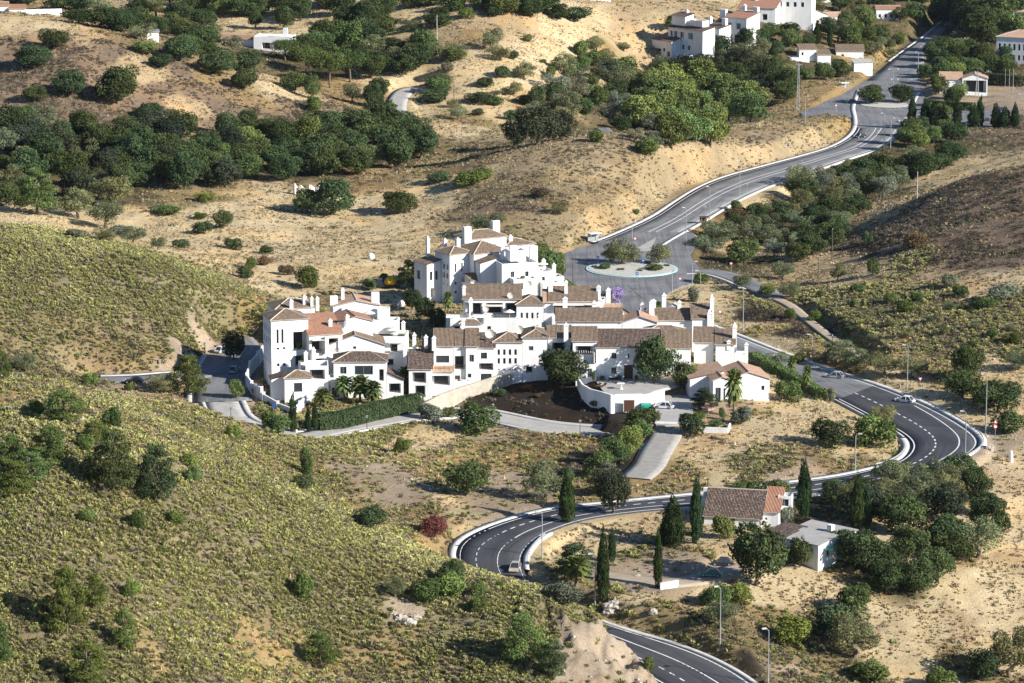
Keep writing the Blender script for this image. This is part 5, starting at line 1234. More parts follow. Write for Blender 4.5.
H = House('terraced_house', 'white front row house with two rows of four tall windows under a hipped roof', 493.5, 377, 3.8, 0)
H.box(0, 0, 6.4, 7, 7.8, roof='hip', pitch=.46, holes=grid('F', .9, 1.25, 4, 3.0, 2.0, 2, .55, 1.3, 's') + grid('F', .9, 1.25, 4, 1.6, 0, 1, .5, .3, 's')); H.done()
H = House('terraced_house', 'plain white front row house with a single upper window beside the four window house', 522.5, 376, 4, 0)
H.box(0, 0, 5.6, 9, 8.6, roof='hip', pitch=.4, holes=[('F', 1.4, 2.4, 5.8, 6.8, 'w'), ('F', .8, 2.2, .6, 2.2, 'g')]); H.box(5.7, 3, 5, 6, 8.0, roof='sf', pitch=.24, holes=[('F', 1, 4, 5, 7, 'o')]); H.dish(-.8, 5, 9.6, 1.0); H.chimney(-1.5, 8, 8.5, 3.6, .8, .8, bell=True); H.chimney(3.5, 9, 9, 3.4, .8, .8); H.done()
H = House('terraced_house', 'white link house with pergola and blue shadowed porch beside the villa', 573, 380, 4.4, 0)
H.box(0, 2.4, 5.2, 7, 8.2, roof='sf', pitch=.24, holes=[('F', .6, 4.4, 5.2, 7.2, 'o'), ('F', 3, 4, .6, 2.6, 'w')]); H.box(.6, -.2, 4.5, 2.5, 3.6, par=.8, holes=[('F', 2.6, 3.6, .8, 2.6, 'w')]); H.pergola(.4, .4, 3.7, 4.4, 1.8, 2.4); H.chimney(-2, 4, 7.8, 4.2, 1, .8, bell=True); H.pot(4.6, -1.6, .2, 1.2, 2.6, 'slim dark bush beside the link house porch', 'd'); H.done()
H = House('villa', 'large white two storey villa with brown tiled roof behind the paved courtyard', 596, 379, 4.42, 0)
H.box(0, 0, 14.2, 9, 7.0, roof='sf', pitch=.26, ov=.25, tile=M_TILED, holes=[('F', 3.4, 4.5, 4.6, 5.9, 'b'), ('F', 7, 7.4, 4.7, 5.7, 'w'), ('F', 3.4, 4.5, 1.2, 2.6, 'b'), ('F', 6.2, 8.2, 0, 3.2, 'd'), ('F', 10.4, 11.8, 1, 2.8, 'b'), ('L', 3, 4, 4, 5.4, 's')]); H.slab('ridge_wall', -.3, 9.02, 6.9, 14.8, .5, 2.75, M_WHITE2)
for i in range(8): H.slab('fence_post', .2 + i * .85, -1.6, 0, .12, .12, .9, M_BROWN)
H.slab('bench', 3, -.8, 0, 2, .5, .45, M_BROWN); H.pot(1.4, -.7, 0, 1.2, 1.1, 'potted bush left of the villa windows'); H.pot(5.2, -.6, 0, 1.1, 1.3, 'potted bush left of the villa door'); H.pot(9, -.6, 0, 1.1, 1.2, 'potted bush right of the villa door'); H.done()
H = House('house', 'white house corner with two tiny windows behind the great dark tree', 661, 376, 4, -3)
H.box(0, 0, 6.6, 8, 6.2, roof='sf', pitch=.3, ov=.2, holes=[('F', 4.2, 4.6, 4, 5, 'w'), ('F', 2, 2.5, 3.6, 4.6, 's')]); H.box(-4, 8.2, 9, 6, 7.8, roof='hip', pitch=.4); H.slab('awning', .4, -1, 2.6, 2.6, 1, .08, M_WHITE2); H.done()
H = House('house', 'long tiled roof house running behind the villa ridge', 600, 351, 4.2, 0)
H.box(-10, 0, 15, 7, 6.8, roof='sf', pitch=.24); H.box(5.1, 0, 8, 7, 6.6, roof='gy', pitch=.34, tile=M_TILES); H.chimney(-8.5, 7, 8, 3.2, 1.1, 1, bell=True); H.chimney(0, 7.2, 8, 2.6, .8, .8, bell=True); H.chimney(9.5, 7, 7.4, 2.4, .8, .8); H.chimney(11.5, 6, 7, 3.6, 1.2, 1); H.done()
H = House('house', 'tiled house with tall white chimneys between the villa and the road', 661, 347, 3.6, 0)
H.box(-3, 0, 10, 6, 6.2, roof='sf', pitch=.26); H.box(7.1, -1, 4.4, 5.6, 6.8, roof='sf', pitch=.4); H.chimney(-2, 6, 6.6, 3.4, 1, .9, bell=True); H.chimney(0.4, 6.4, 6.8, 4.6, 1, .9, bell=True); H.chimney(4, 5.6, 6.6, 3.2, .9, .8, bell=True); H.chimney(10.6, -1.6, 3, 6, 1, .9); H.chimney(11.4, 2, 3, 9, .9, .9); H.done()
H = House('house', 'brown roofed white house with stepped chimneys right beside the main road', 694, 366, 3.2, -4)
H.box(0, 0, 4.4, 7, 5.4, roof='sf', pitch=.28); H.box(4.9, -1, 4.2, 7, 5.2, roof='sf', pitch=.28); H.chimney(8.6, 1.6, 3, 6.6, 1, 1); H.chimney(7.4, -1.2, 4, 2.2, .8, .8); H.box(9.2, 0, 3, 4, 2.8, par=.5); H.chimney(11.4, 0, 2.6, 2.8, .8, .8); H.done()
H = House('house', 'white single storey house with broad salmon tiled roof behind the tall palm', 713, 403, 2.2, 8)
H.box(3.4, 1.4, 9.4, 11, 4.6, roof='gy', tile=M_TILES, pitch=.34, holes=[('F', 7.6, 8.3, 2.2, 3.2, 's'), ('R', 2, 3, 1.6, 3, 's')]); H.box(0, 0, 3.9, 5, 4.9, roof='gy', tile=M_TILES, pitch=.36, holes=[('F', .5, 1.7, .2, 3.4, 'w'), ('F', 2.3, 2.7, .6, 3.2, 's')]); H.box(-4.2, 4.8, 7.5, 9, 4.4, roof='sl', tile=M_TILES, pitch=.2); H.done()
# --- farmhouse below the road
H = House('farmhouse', 'old white farmhouse with big dark weathered tile roof below the road', 704, 528, -1.2, -12)
H.box(0, 0, 11, 13, 2.3, roof='gx', tile=M_TILED, pitch=.58, ov=.35, holes=[('F', 5, 6, 1, 2.2, 'w'), ('F', 1.6, 2.6, 0, 2.0, 'd')]); H.box(11.1, 2, 3, 7, 3.2, roof='sf', tile=M_TILER, pitch=.42); H.box(-2.4, 6, 2.3, 4, 4.4, par=.5); H.box(13.4, 6, 2.6, 3, 5.6, z=0, par=.5, holes=[('F', .5, 2.1, 3.6, 5.0, 'w')]); H.chimney(-1.5, 8.4, 4.4, 1.6, .8, .8, False); H.done()
H = House('annex', 'white annex with pale flat roofs and a green awning beside the farmhouse', 818, 566, -2.0, -42)
H.box(-6.8, 0, 6.8, 5, 3.5, roof='sf', tile=M_CONC, pitch=.13, ov=.25, holes=[('R', 2.2, 3.2, 1.2, 2.4, 's')]); H.slab('awning', .06, 1.4, 2.6, 1.3, 2.4, .08, M_GREEN); H.box(-11, .6, 4.1, 5, 3.6, roof='sf', tile=M_TILED, pitch=.12); H.box(-9.5, 5.8, 9, 5, 3.4, roof='sf', tile=M_CONC, pitch=.08); H.chimney(-4, 7.6, 3.6, 1.5, .9, .9, False); H.done()
# --- far houses
H = House('apartment_block', 'shaded white block of four storeys stepping down the far ravine', 668, 62, 5, -50)
H.box(0, 0, 15.5, 5, 11.4, roof='sf', tile=M_TILED, pitch=.2, holes=[('F', 1, 2, 8.6, 10.4, 's'), ('F', 2.6, 4, 8.4, 10.4, 'g'), ('F', 5.4, 7, 8.6, 10.4, 's'), ('F', 9, 11, 8.4, 10.4, 'g')] + grid('F', 1, 2.6, 4, 4.8, 0, 1, 1.1, 1.5, 's') + grid('F', .8, 3.2, 3, .8, 0, 1, 1.2, 1.8, 's'))
H.box(0, -2.5, 12.4, 2.45, 3.6, par=.8, holes=grid('F', 1, 2.8, 4, .8, 0, 1, 1, 1.6, 's')); H.box(.5, 1, 6, 3.5, 3, z=12.2, roof='sf', tile=M_TILED, pitch=.2); H.box(7.5, 2, 5.6, 2.8, 2, z=12.4, par=.6); H.chimney(3, 4, 13, 4, 1, 1); H.done()
H = House('apartment_block', 'small shaded white house at the left foot of the far stepped block', 652, 64, 4, -50)
H.box(0, 0, 5.2, 7, 8.0, roof='sf', tile=M_TILER, pitch=.25, holes=[('F', .8, 4.4, .6, 2.8, 'g'), ('F', 1, 4.2, 4.6, 5.4, 's')]); H.box(5.3, -1, 4.6, 7, 8.2, roof='sf', tile=M_TILED, pitch=.25, holes=[('F', .8, 1.8, 4.8, 6, 's'), ('F', 2.6, 4, 3.4, 5, 's'), ('F', .8, 1.6, .6, 2.2, 's'), ('F', 2.4, 3.6, .4, 2.6, 'g')]); H.chimney(.6, 6, 9, 3, .8, .8, bell=True); H.chimney(5.6, 6, 9, 3, .8, .8, bell=True); H.done()
H = House('apartment_block', 'shaded white middle block bridging the far stepped blocks', 696, 58, 6, -48)
H.box(0, 0, 10, 5, 10.4, roof='sf', tile=M_TILED, pitch=.2, holes=grid('F', 1, 2.4, 4, 6.6, 0, 1, 1.1, 1.8, 's') + grid('F', 1, 3, 3, 1.2, 2.8, 2, 1.6, 1.8, 'g')); H.chimney(2, 3, 10.6, 3, 1, 1); H.chimney(8, 3, 10.6, 3.4, 1.6, 1, False); H.done()
H = House('apartment_block', 'sunlit white house between the shaded block and the top white row', 708, 52, 7, -34)
H.box(0, 0, 6.6, 8, 8.6, roof='sf', pitch=.24, holes=[('F', 1, 2, 6, 7.4, 's'), ('F', 3.6, 5, 6, 7.4, 's'), ('F', 1, 4, 1.6, 3.6, 'g')]); H.box(6.7, -1, 7.6, 8, 12, roof='sf', tile=M_TILER, pitch=.16, holes=grid('F', .8, 3.2, 2, 8.4, 0, 1, 1.5, 2, 's') + grid('F', 1.2, 2.2, 3, 4.6, 0, 1, 1.3, 2, 'g')); H.box(0, -3, 12, 2.4, 3.4, par=.8); H.chimney(.6, 6, 9.6, 4.6, 2, 1.2, False); H.chimney(8, 7, 12.5, 3, 1, 1); H.chimney(12.4, 6, 12, 3.6, 1.6, 1.2, False); H.done()
H = House('apartment_block', 'sunlit white row with balconies at the top edge above the ravine', 738, 34, 9, -14)
H.box(0, 0, 12, 9, 9, roof='sf', pitch=.2, tile=M_TILER, holes=grid('F', 1, 3.4, 3, 5, 0, 1, 1.6, 2, 'g') + grid('F', 1, 2.6, 4, 1, 0, 1, 1, 1.6, 's')); H.box(8, 9.5, 14, 8, 12, roof='hip', pitch=.3, tile=M_TILER, holes=grid('F', 1, 2.4, 5, 8.6, 0, 1, 1, 1.6, 's')); H.chimney(4, 7, 9.5, 3, 1, 1); H.done()
H = House('house', 'far white house with tan gabled roof above the pink flowering bush', 806, 34, 5, 14)
H.box(0, 0, 9, 8, 7.4, roof='gy', pitch=.4, holes=grid('F', 1.4, 2.8, 2, 4, 0, 1, 1, 1.4, 's') + grid('L', 1.6, 2.6, 2, 3.6, 0, 1, .9, 1.2, 's')); H.box(9.1, 1, 6.5, 7, 6.4, roof='gx', tile=M_TILES, pitch=.36); H.chimney(3, 6, 8, 2.4, .9, .9); H.done()
H = House('apartment_block', 'long white building with rows of windows at the top edge beside the road', 842, 10, 5, 4)
H.box(0, 0, 17, 9, 6, par=.6, holes=grid('F', 1, 2.4, 6, 2.2, 0, 1, 1.2, 1.5, 's')); H.box(-9, 1, 8.6, 8, 4.6, roof='gx', tile=M_TILER, pitch=.3); H.done()
H = House('house', 'far white house with red roof and palm at the top edge', 890, 10, 4, 6)
H.box(0, 0, 12, 9, 2.6, roof='gx', tile=M_TILER, pitch=.3, holes=grid('F', 1, 3, 3, .6, 0, 1, 1, 1.2, 's')); H.chimney(2, 5, 3, 2.4, .9, .9); H.done()
H = House('house', 'small white house with tan roof left of the roadside bushes', 790, 66, 3, 6)
H.box(0, 0, 7.4, 5, 3.2, par=.4, holes=[('F', 1, 2, 1, 2.2, 's')]); H.box(4, 2.6, 6.4, 5, 5.8, roof='sf', pitch=.26, holes=[('F', 2.2, 4, .6, 3, 'g'), ('F', .8, 1.6, 3.6, 4.8, 's')]); H.box(10.5, 0, 5, 6, 4, roof='sf', pitch=.2); H.done()
H = House('house', 'low white building with tan roof right of the small house on the grass', 836, 60, 2.4, -4)
H.box(0, 0, 10.5, 6, 3.4, roof='sf', pitch=.28, holes=[('F', 2, 3, 1, 2.2, 's')]); H.done()
H = House('shed', 'plain white shed beside the roadside bank', 854, 73, 1, 10)
H.box(0, 0, 7.2, 4, 3.8, roof='sf', pitch=.16, tile=M_CONC); H.done()
H = House('hotel', 'large white building with blue shadowed windows under a wide tan roof at right edge', 996, 62, 2, -22)
H.box(0, 0, 22, 14, 9.6, roof='hip', pitch=.3, tile=M_TILES, holes=grid('F', .8, 1.9, 10, 4.8, 0, 1, .9, 2.4, 's') + grid('F', .8, 1.9, 10, 1, 0, 1, .9, 2, 's') + grid('L', 1.6, 2.2, 5, 4.8, 0, 1, .9, 2.4, 's')); H.done()
H = House('apartment_block', 'pale far white block squeezed in the top right corner behind trees', 984, 26, 4, -20)
H.box(0, 0, 12, 9, 8, roof='sf', tile=M_TILES, pitch=.2, holes=grid('F', 1, 2.6, 4, 1.2, 2.8, 2, 1.2, 1.6, 's')); H.box(12.1, 2, 10, 8, 6, roof='hip', tile=M_TILES, pitch=.3, holes=grid('F', 1, 2.6, 3, 1.2, 2.8, 2, 1.2, 1.6, 's')); H.done()
H = House('house', 'small pale house under dark trees above the upper car park', 968, 74, 1, -15)
H.box(0, 0, 8, 6, 3.2, roof='hip', tile=M_TILE, pitch=.34, holes=grid('F', 1, 2.4, 3, .8, 0, 1, 1, 1.4, 's')); H.done()
H = House('apartment_block', 'white building at the top edge directly left of the top road trees', 876, 24, 4, 0)
H.box(0, 0, 10, 7, 6, roof='gx', tile=M_TILER, pitch=.3, holes=grid('F', 1, 2.4, 4, 2.6, 0, 1, 1, 1.4, 's')); H.done()
H = House('house', 'low far white house at the top edge between pines', 318, 8, 22, 0)
H.box(0, 0, 8, 6, 3.4, par=.4, holes=grid('F', 1, 2.4, 3, .8, 0, 1, 1, 1.4, 's')); H.done()
H = House('pavilion', 'open dark pavilion with gabled tan roof behind the cypress screen', 962, 93, 1, -6)
H.box(0, 0, 9, 7, 5.2, roof='gy', pitch=.34, tile=M_TILES, holes=[('F', .4, 8.6, .2, 4.6, 'g')]); H.box(-8, 1, 7.8, 6, 4.6, roof='sf', pitch=.3, tile=M_TILES); H.done()
H = House('villa', 'low white villa with terracotta yard beside the umbrella pines', 222, 50, 17, -10)
H.box(0, 0, 8, 6, 3.6, roof='gx', pitch=.3, tile=M_TILER, holes=[('F', 2, 3, 1, 2.2, 's')]); H.box(8.2, -2, 9, 7, 5, par=.5, holes=[('F', 2, 4, 1, 3, 'o')]); H.chimney(15, 0, 5, 3, 1, 1, False); H.done()
H = House('villa', 'far white villa with blue shade among dark trees near the top', 278, 26, 17, 20)
H.box(0, 0, 9, 7, 6, roof='hip', pitch=.3, tile=M_TILED, holes=grid('F', 1.4, 2.6, 3, 3, 0, 1, 1.1, 1.5, 's')); H.box(9.2, -2, 8, 6, 3.8, par=.6, holes=[('F', 2, 5, .6, 2.8, 'o')]); H.chimney(5, 4, 7, 2.6); H.done()
H = House('house', 'far small white gabled house between dark trees', 343, 21, 20, 8)
H.box(0, 0, 8, 6, 3.4, roof='gy', pitch=.4, tile=M_TILES, holes=[('F', 3, 4.2, .6, 2.2, 's')]); H.done()
H = House('house', 'pink roofed white house in the top left corner', 0, 16, 24, 6)
H.box(-8, 0, 11, 7, 3.6, roof='gx', pitch=.3, tile=M_TILER, holes=[('F', 3, 4.2, 1, 2.4, 's')]); H.box(3.3, -1, 6, 5, 2.6, roof='sf', pitch=.2, tile=M_TILER); H.done()
H = House('house', 'white gable end at the top edge above the straw slope', 590, 6, 22, 6)
H.box(0, 0, 8, 6, 3.2, roof='gy', pitch=.34, tile=M_TILES); H.done()
H = House('shed', 'small pale metal shed on the crest of the brown hill', 147, 40, 28.5, 10)
H.box(0, 0, 4, 3, 2.6, roof='sf', tile=M_GREYM, pitch=.12); H.done()
H = House('house', 'red roofed house at the left of the top road', 812, 8, 8, 0)
H.box(0, 0, 9, 6, 5, roof='gx', pitch=.3, tile=M_TILER); H.done()
# --- free standing walls
def wall_line(name, label, pts, h, t=.35, mat=None, drop=2.5, lift=0, cat='wall', step=False, caps=False):
    """pts: (px, py, z) ; wall follows them"""
    mb = MB(); P_ = [(*at_z(a, b, z), z) for a, b, z in pts]
    for i in range(len(P_) - 1):
        a, b = Vector(P_[i]), Vector(P_[i + 1]); d = (b - a); d.z = 0; n = Vector((-d.y, d.x, 0)).normalized() * t / 2; e = d.normalized() * .0
        hs = h if not hasattr(h, '__len__') else h[i]; he = h if not hasattr(h, '__len__') else h[i + 1]
        za, zb = a.z + hs, b.z + (he if not step else hs)
        if step: zb = za = max(a.z, b.z) + hs
        q = [(a - n), (b - n), (b + n), (a + n)]; lo = [(p.x, p.y, min(a.z, b.z) - drop) for p in q]; hi = [(q[0].x, q[0].y, za), (q[1].x, q[1].y, zb), (q[2].x, q[2].y, zb), (q[3].x, q[3].y, za)]
        mb.poly(hi); mb.poly(lo[::-1])
        for k in range(4): j = (k + 1) % 4; mb.poly([lo[k], lo[j], hi[j], hi[k]])
        if caps: mb.box(a.x - .3, a.y - .3, a.z - drop, .6, .6, drop + hs + .5)
    o = mb.build(name, mat or M_WHITE); return tag(o, label, cat)
wall_line('garden_wall', 'stepped white wall climbing round the shaded corner of the west cluster', [(262, 402, 2), (252, 396, 2.2), (247, 388, 2.4), (250, 376, 2.8), (258, 366, 3), (264, 356, 3)], 3.0, caps=True, step=True)
wall_line('garden_wall', 'white garden wall with pillars below the annex and street corner', [(264, 403, 2), (278, 412, 1.8), (292, 418, 1.6), (300, 412, 1.8), (306, 404, 2)], 2.0, caps=True, step=True)
wall_line('retaining_wall', 'long pale stone retaining wall rising from the hedge to the front row', [(421, 411, .2), (440, 405, .4), (460, 397, 1.2), (480, 388, 2.4), (497, 381, 3.4), (512, 377, 3.8)], [1.4, 2.4, 2.2, 1.6, 1.2, .8], .5, M_STONE, 3)
wall_line('courtyard_wall', 'curved white wall along the dark bank in front of the villa court', [(578, 382, 4.3), (583, 389, 4.3), (591, 393.5, 4.3), (601, 396, 4.3), (611, 400, 4), (614.5, 410.5, 1.6)], [1, 1, 1, 1, 1.2, 3.4], .4, None, 3)
wall_line('courtyard_wall', 'white wall with brown door below the villa court', [(615, 410.5, 1.4), (642, 410, 1.4)], 3.6, .5, None, 3)
wall_line('courtyard_wall', 'white wall sloping along the car park side of the villa court', [(642, 410, 1.4), (652, 404, 2.2), (664, 397, 3.2)], [3.4, 2.4, 1.6], .4)
wall_line('garden_wall', 'low white wall at the top of the concrete driveway', [(655, 427, 1.6), (690, 428, 1.6)], 1.2, .4)
wall_line('garden_wall', 'low white wall below the salmon roofed house garden', [(703, 432, 1), (728, 433, 1), (730, 428, 1)], 1.1, .35)
wall_line('garden_wall', 'short broken white wall at the farmyard edge', [(660, 590, -2.4), (678, 587, -2.3)], 1.3, .4)
wall_line('garden_wall', 'sloping white wall beside the upper block in the shaded court', [(398, 309, 2), (410, 300, 2), (424, 288, 2), (436, 276, 2.4)], 1.4, .4)
wall_line('garden_wall', 'far pale wall along the yard in the top left corner', [(26, 15, 25), (62, 14, 25)], 2, .4)
wall_line('garden_wall', 'far white garden wall at the edge of the pale clearing', [(110, 6, 23), (135, 10, 23), (160, 5, 23)], .5, 8, M_WHITE2)
wall_line('garden_wall', 'far white curved wall at the top of the straw hill', [(232, 22, 18), (256, 20, 18)], 1.6, 2, M_WHITE2)
wall_line('ruined_wall', 'jagged remains of a white ruin beside the broad meadow oak', [(294, 194, 3.4), (298, 193, 3.4), (301, 194, 3.4), (306, 193.5, 3.4), (310, 194, 3.4), (315, 193, 3.4), (319, 193.5, 3.4)], [3.4, 1.2, 2.6, 1.0, 2.8, 1.4, 3.0], .6, M_WHITE2)
wall_line('retaining_wall', 'pale low wall and canopy foundations below the dark upper car park', [(966, 152, -.5), (985, 153, -.5), (1008, 152, -.5)], 1.4, .5)
# stone faces where slopes are cut

for o in list(bpy.data.objects):
    if o.parent is None and o.get('label') and any(k in o['label'] for k in ('far stepped blocks', 'shaded block and the top', 'down the far ravine', 'far stepped block', 'sunlit white row with balconies')): o.scale = (1.22, 1.22, 1.15)
    if o.parent is None and o.get('label', '').startswith('low white villa with terracotta'): o.scale = (1.5, 1.2, 1.1)
    if o.parent is None and o.get('label', '').startswith('white annex with pale'): o.scale = (1.15, 1.15, 1.1)
# ---------------------------------------------------------------- hedges
def hedge(label, pts, h, t, tone, n=9000, leaf=.26, seed=1):
    rg = np.random.default_rng(seed); P_ = np.array([(*at_z(a, b, z), z) for a, b, z in pts]); seg = np.diff(P_, axis=0); L = np.linalg.norm(seg, axis=1); cum = np.concatenate([[0], np.cumsum(L)])
    s = rg.uniform(0, cum[-1], n); i = np.clip(np.searchsorted(cum, s) - 1, 0, len(L) - 1); f = (s - cum[i]) / L[i]; c = P_[i] + seg[i] * f[:, None]
    nx = np.stack([-seg[i][:, 1], seg[i][:, 0]], 1); nx /= np.linalg.norm(nx, axis=1)[:, None]
    a = rg.uniform(0, 1, n); side = rg.choice([-1, 1], n); top = a > .62; off = np.where(top, rg.uniform(-.5, .5, n) * t, side * t / 2); zz = np.where(top, h, rg.uniform(-.1, 1, n) * h); wob = rg.normal(0, .14, n)
    c[:, :2] += nx * (off + wob)[:, None]; c[:, 2] += zz + rg.normal(0, .12, n); nm = np.where(top[:, None], np.array([0, 0, 1.]), np.concatenate([nx * side[:, None], np.zeros((n, 1))], 1))
    V, F = leaf_quads(c, nm, leaf, rg, .6, .5); col = np.repeat(rg.uniform(.7, 1.3, n)[:, None] * np.ones((1, 3)), 4, axis=0)
    o = empty('hedge', tuple(P_[0]), 0, label, 'hedge'); V = V - P_[0]
    q = link(bpy.data.objects.new('foliage', np_mesh('foliage', V, F, [M_LEAF], col=col)), o); q.color = rgba(FOL[tone])
    mb = MB()
    for k in range(len(L)):
        m = int(L[k] / 1.5) + 1
        for j in range(m):
            p = P_[k] + seg[k] * (j / m) - P_[0]; mb.tube([(p[0], p[1], p[2] - .3), (p[0], p[1], p[2] + h * .7)], [.07, .05], 5)
    mb.build('stem', M_BARK, o)
hedge('tall clipped dark hedge along the street before the white cluster', [(318, 430, 1.2), (340, 428, .9), (370, 420, .5), (395, 414, .3), (421, 409, .2)], 3.4, 1.8, 'd', 14000)
hedge('tall clipped hedge with sunlit top between the road and the salmon roofed house', [(752, 366, .8), (775, 378, .6), (800, 392, .4), (822, 405, .4)], 3.2, 2.2, 'g', 14000, seed=2)
hedge('bright clipped hedge between the upper terraces and roundabout', [(565, 291, 1.2), (580, 300, 1.4), (594, 308, 1.6)], 2.6, 1.6, 'G', 6000, seed=3)
hedge('dark hedge below the pavilion by the upper junction', [(925, 110, 0), (950, 112, 0), (972, 113, 0)], 3.4, 2, 'd', 6000, seed=4)
hedge('dark clipped hedge under the hotel windows', [(985, 84, 1), (1024, 88, 1)], 4, 3, 'd', 6000, seed=5)
# ---------------------------------------------------------------- street lamps and poles
def lamp_proto(h, arm, double=False):
    t = empty('street_lamp', (0, 0, 0)); m = MB(); m.tube([(0, 0, -.5), (0, 0, .6), (0, 0, h * .96)], [.16, .13, .08], 8); m.build('pole', M_GREYM, t)
    for sg in ((1, -1) if double else (1,)):
        m = MB(); m.tube([(0, 0, h * .95), (sg * arm * .4, 0, h), (sg * arm, 0, h * 1.01)], [.07, .06, .05], 6); m.build('arm', M_GREYM, t)
        m = MB(); m.box(sg * arm - .4, -.2, h * .995, .8, .4, .22, 0); m.build('lamp_head', M_KERB, t)
    return t
_first = {}
def lamp(px, py, hpx, yaw, label, arm=.9, dbl=False, group='street lamps along the roads'):
    x, y, z = hit(px, py); s = scale_at(y, z); h = hpx / s
    t = lamp_proto(h, arm, dbl); t.location = (x, y, z); t.rotation_euler = (0, 0, R(yaw)); tag(t, label, 'street lamp', group)
for a in [(542, 560, 50, 200, 'tall lamp beside the lower bend above the tan car'), (595, 607, 55, 180, 'grey lamp left of the tallest cypress'), (720, 646, 62, 200, 'tall lamp on the bank below the teal car'), (768, 686, 60, 200, 'lamp at the bottom edge on the lowest road'),
          (855, 472, 39, 0, 'lamp inside the upper bend beside the rounded shrub'), (965, 461, 51, 180, 'lamp at the outer kerb of the upper bend'), (985.5, 434, 62, 180, 'tallest lamp above the warning signs at the bend'), (907, 391, 47, 180, 'lamp behind the white car on the bend'),
          (812, 362, 28, 180, 'lamp by the road near the first roadside olive'), (686, 243, 36, 200, 'lamp in the middle of the road just above the roundabout'), (709.5, 221, 35, 200, 'lamp by the brown panel on the upper road'), (739.5, 197, 37, 200, 'lamp on the valley kerb of the upper road'),
          (632, 240, 18, 0, 'lamp at the mound kerb above the bus shelter'), (692, 299, 38, 0, 'dark slim lamp at the roundabout exit'), (700, 318, 48, 180, 'lamp with pale head in the straw wedge'), (672, 294, 24, 0, 'short lamp at the splitter island'),
          (743, 331, 44, 180, 'lamp on the verge uphill of the dirt track'), (884, 147, 34, 180, 'left lamp of the pair below the upper junction'), (890.5, 148, 30, 0, 'right lamp of the pair below the upper junction'), (918, 73, 21, 180, 'lamp on the dark hill road'), (950, 30, 22, 0, 'lamp at the top of the road'),
          (805, 122, 26, 0, 'lamp by the side street on the grass'), (1016, 122, 28, 0, 'lamp at the upper car park near right edge'), (909, 126, 28, 0, 'lamp in front of the first screen cypress')]:
    lamp(*a)
lamp(893, 96, 27, 10, 'double armed lamp on the upper junction island', 1.6, True)
def post_lamp(px, py, hpx, label):
    x, y, z = hit(px, py); s = scale_at(y, z); h = hpx / s; t = empty('post_lamp', (x, y, z), 0, label, 'street lamp', 'short post lamps on the pavements')
    m = MB(); m.tube([(0, 0, -.4), (0, 0, h * .85)], [.09, .06], 8); m.build('pole', M_BROWN, t); m = MB(); m.box(-.2, -.2, h * .85, .4, .4, .35, 0, 0, 1.3); m.box(-.3, -.3, h * .85 + .36, .6, .6, .18, 0, 0, .3); m.build('lamp_head', M_GREYM, t)
for a in [(580, 438, 19, 'short post lamp on the street below the villa bank'), (231, 424, 18, 'short post lamp on the pavement by the round bush'), (367, 431, 16, 'short post lamp on the street by the hedge'), (256, 406, 24, 'short post lamp at the cluster garden wall'), (205, 356, 14, 'short post lamp in the shaded car park'), (493, 416, 12, 'short post lamp by the shaded part of street'), (193, 400, 12, 'short post lamp at the kerbside tree')]: post_lamp(*a)
def pole(px, py, hpx, label, mat=None, r=.14, cross=False, name='utility_pole'):
    x, y, z = hit(px, py); s = scale_at(y, z); h = hpx / s; m = MB(); m.tube([(0, 0, -.5), (0, 0, h)], [r, r * .7], 8); t = empty(name, (x, y, z), 0, label, 'pole'); m.build('pole', mat or M_POLEW, t)
    m = MB()
    if cross: m.box(-.9, -.08, h - .7, 1.8, .16, .16)
    m.tube([(0, 0, h - .02), (0, 0, h + .3)], [.06, .05], 6); m.build('insulator', M_SIGNW if not cross else M_POLEW, t)
for a in [(573, 285, 29, 'dark wooden pole beside the roundabout kerb', None, .16, True), (818, 286, 30, 'wooden pole on the straw slope right of thicket'), (832, 262, 33, 'wooden pole rising from the lower scrub wood'), (917, 200, 28, 'pale pole on the rim of brown hill', M_KERB), (437, 43, 28, 'white pole alone on the far straw slope', M_KERB, .16, True),
          (454, 99, 18, 'wooden pole beside the wide dark bush on the straw'), (832, 365, 30, 'thin dark pole beyond the road by the olives'), (1004, 62, 1, 'skip'), (353, 53, 12, 'thin pole among the umbrella pines'), (608, 402, 1, 'skip'), (591, 58, 1, 'skip')]:
    if a[3] != 'skip': pole(*a)
def lattice(px, py, hpx, label):
    x, y, z = hit(px, py); s = scale_at(y, z); h = hpx / s; m = MB(); b = .55; n = 12
    def c(t, k): w = b * (1 - .75 * t); return (w * (1 if k in (0, 1) else -1), w * (1 if k in (1, 2) else -1), t * h)
    for k in range(4):
        m.tube([c(0, k), c(1, k)], .06, 5)
        for i in range(n): m.tube([c(i / n, k), c((i + 1) / n, (k + 1) % 4)], .035, 4)
    t = empty('lattice_pylon', (x, y, z), 0, label, 'pylon'); m.build('lattice_frame', M_STEEL, t); m = MB(); m.box(-1.4, -.08, h - .6, 2.8, .16, .16); m.build('cross_arm', M_STEEL, t)
lattice(798, 111, 48, 'steel lattice mast on the grass left of the top road'); lattice(977, 97, 26, 'steel lattice mast behind the cypress screen')
for i, (px, py) in enumerate([(1005, 92), (1009, 92), (1013, 92)]): pole(px, py, 22, 'white flagpole in front of the hotel, %s from left' % ORD[i], M_KERB, .07, False, 'flagpole')
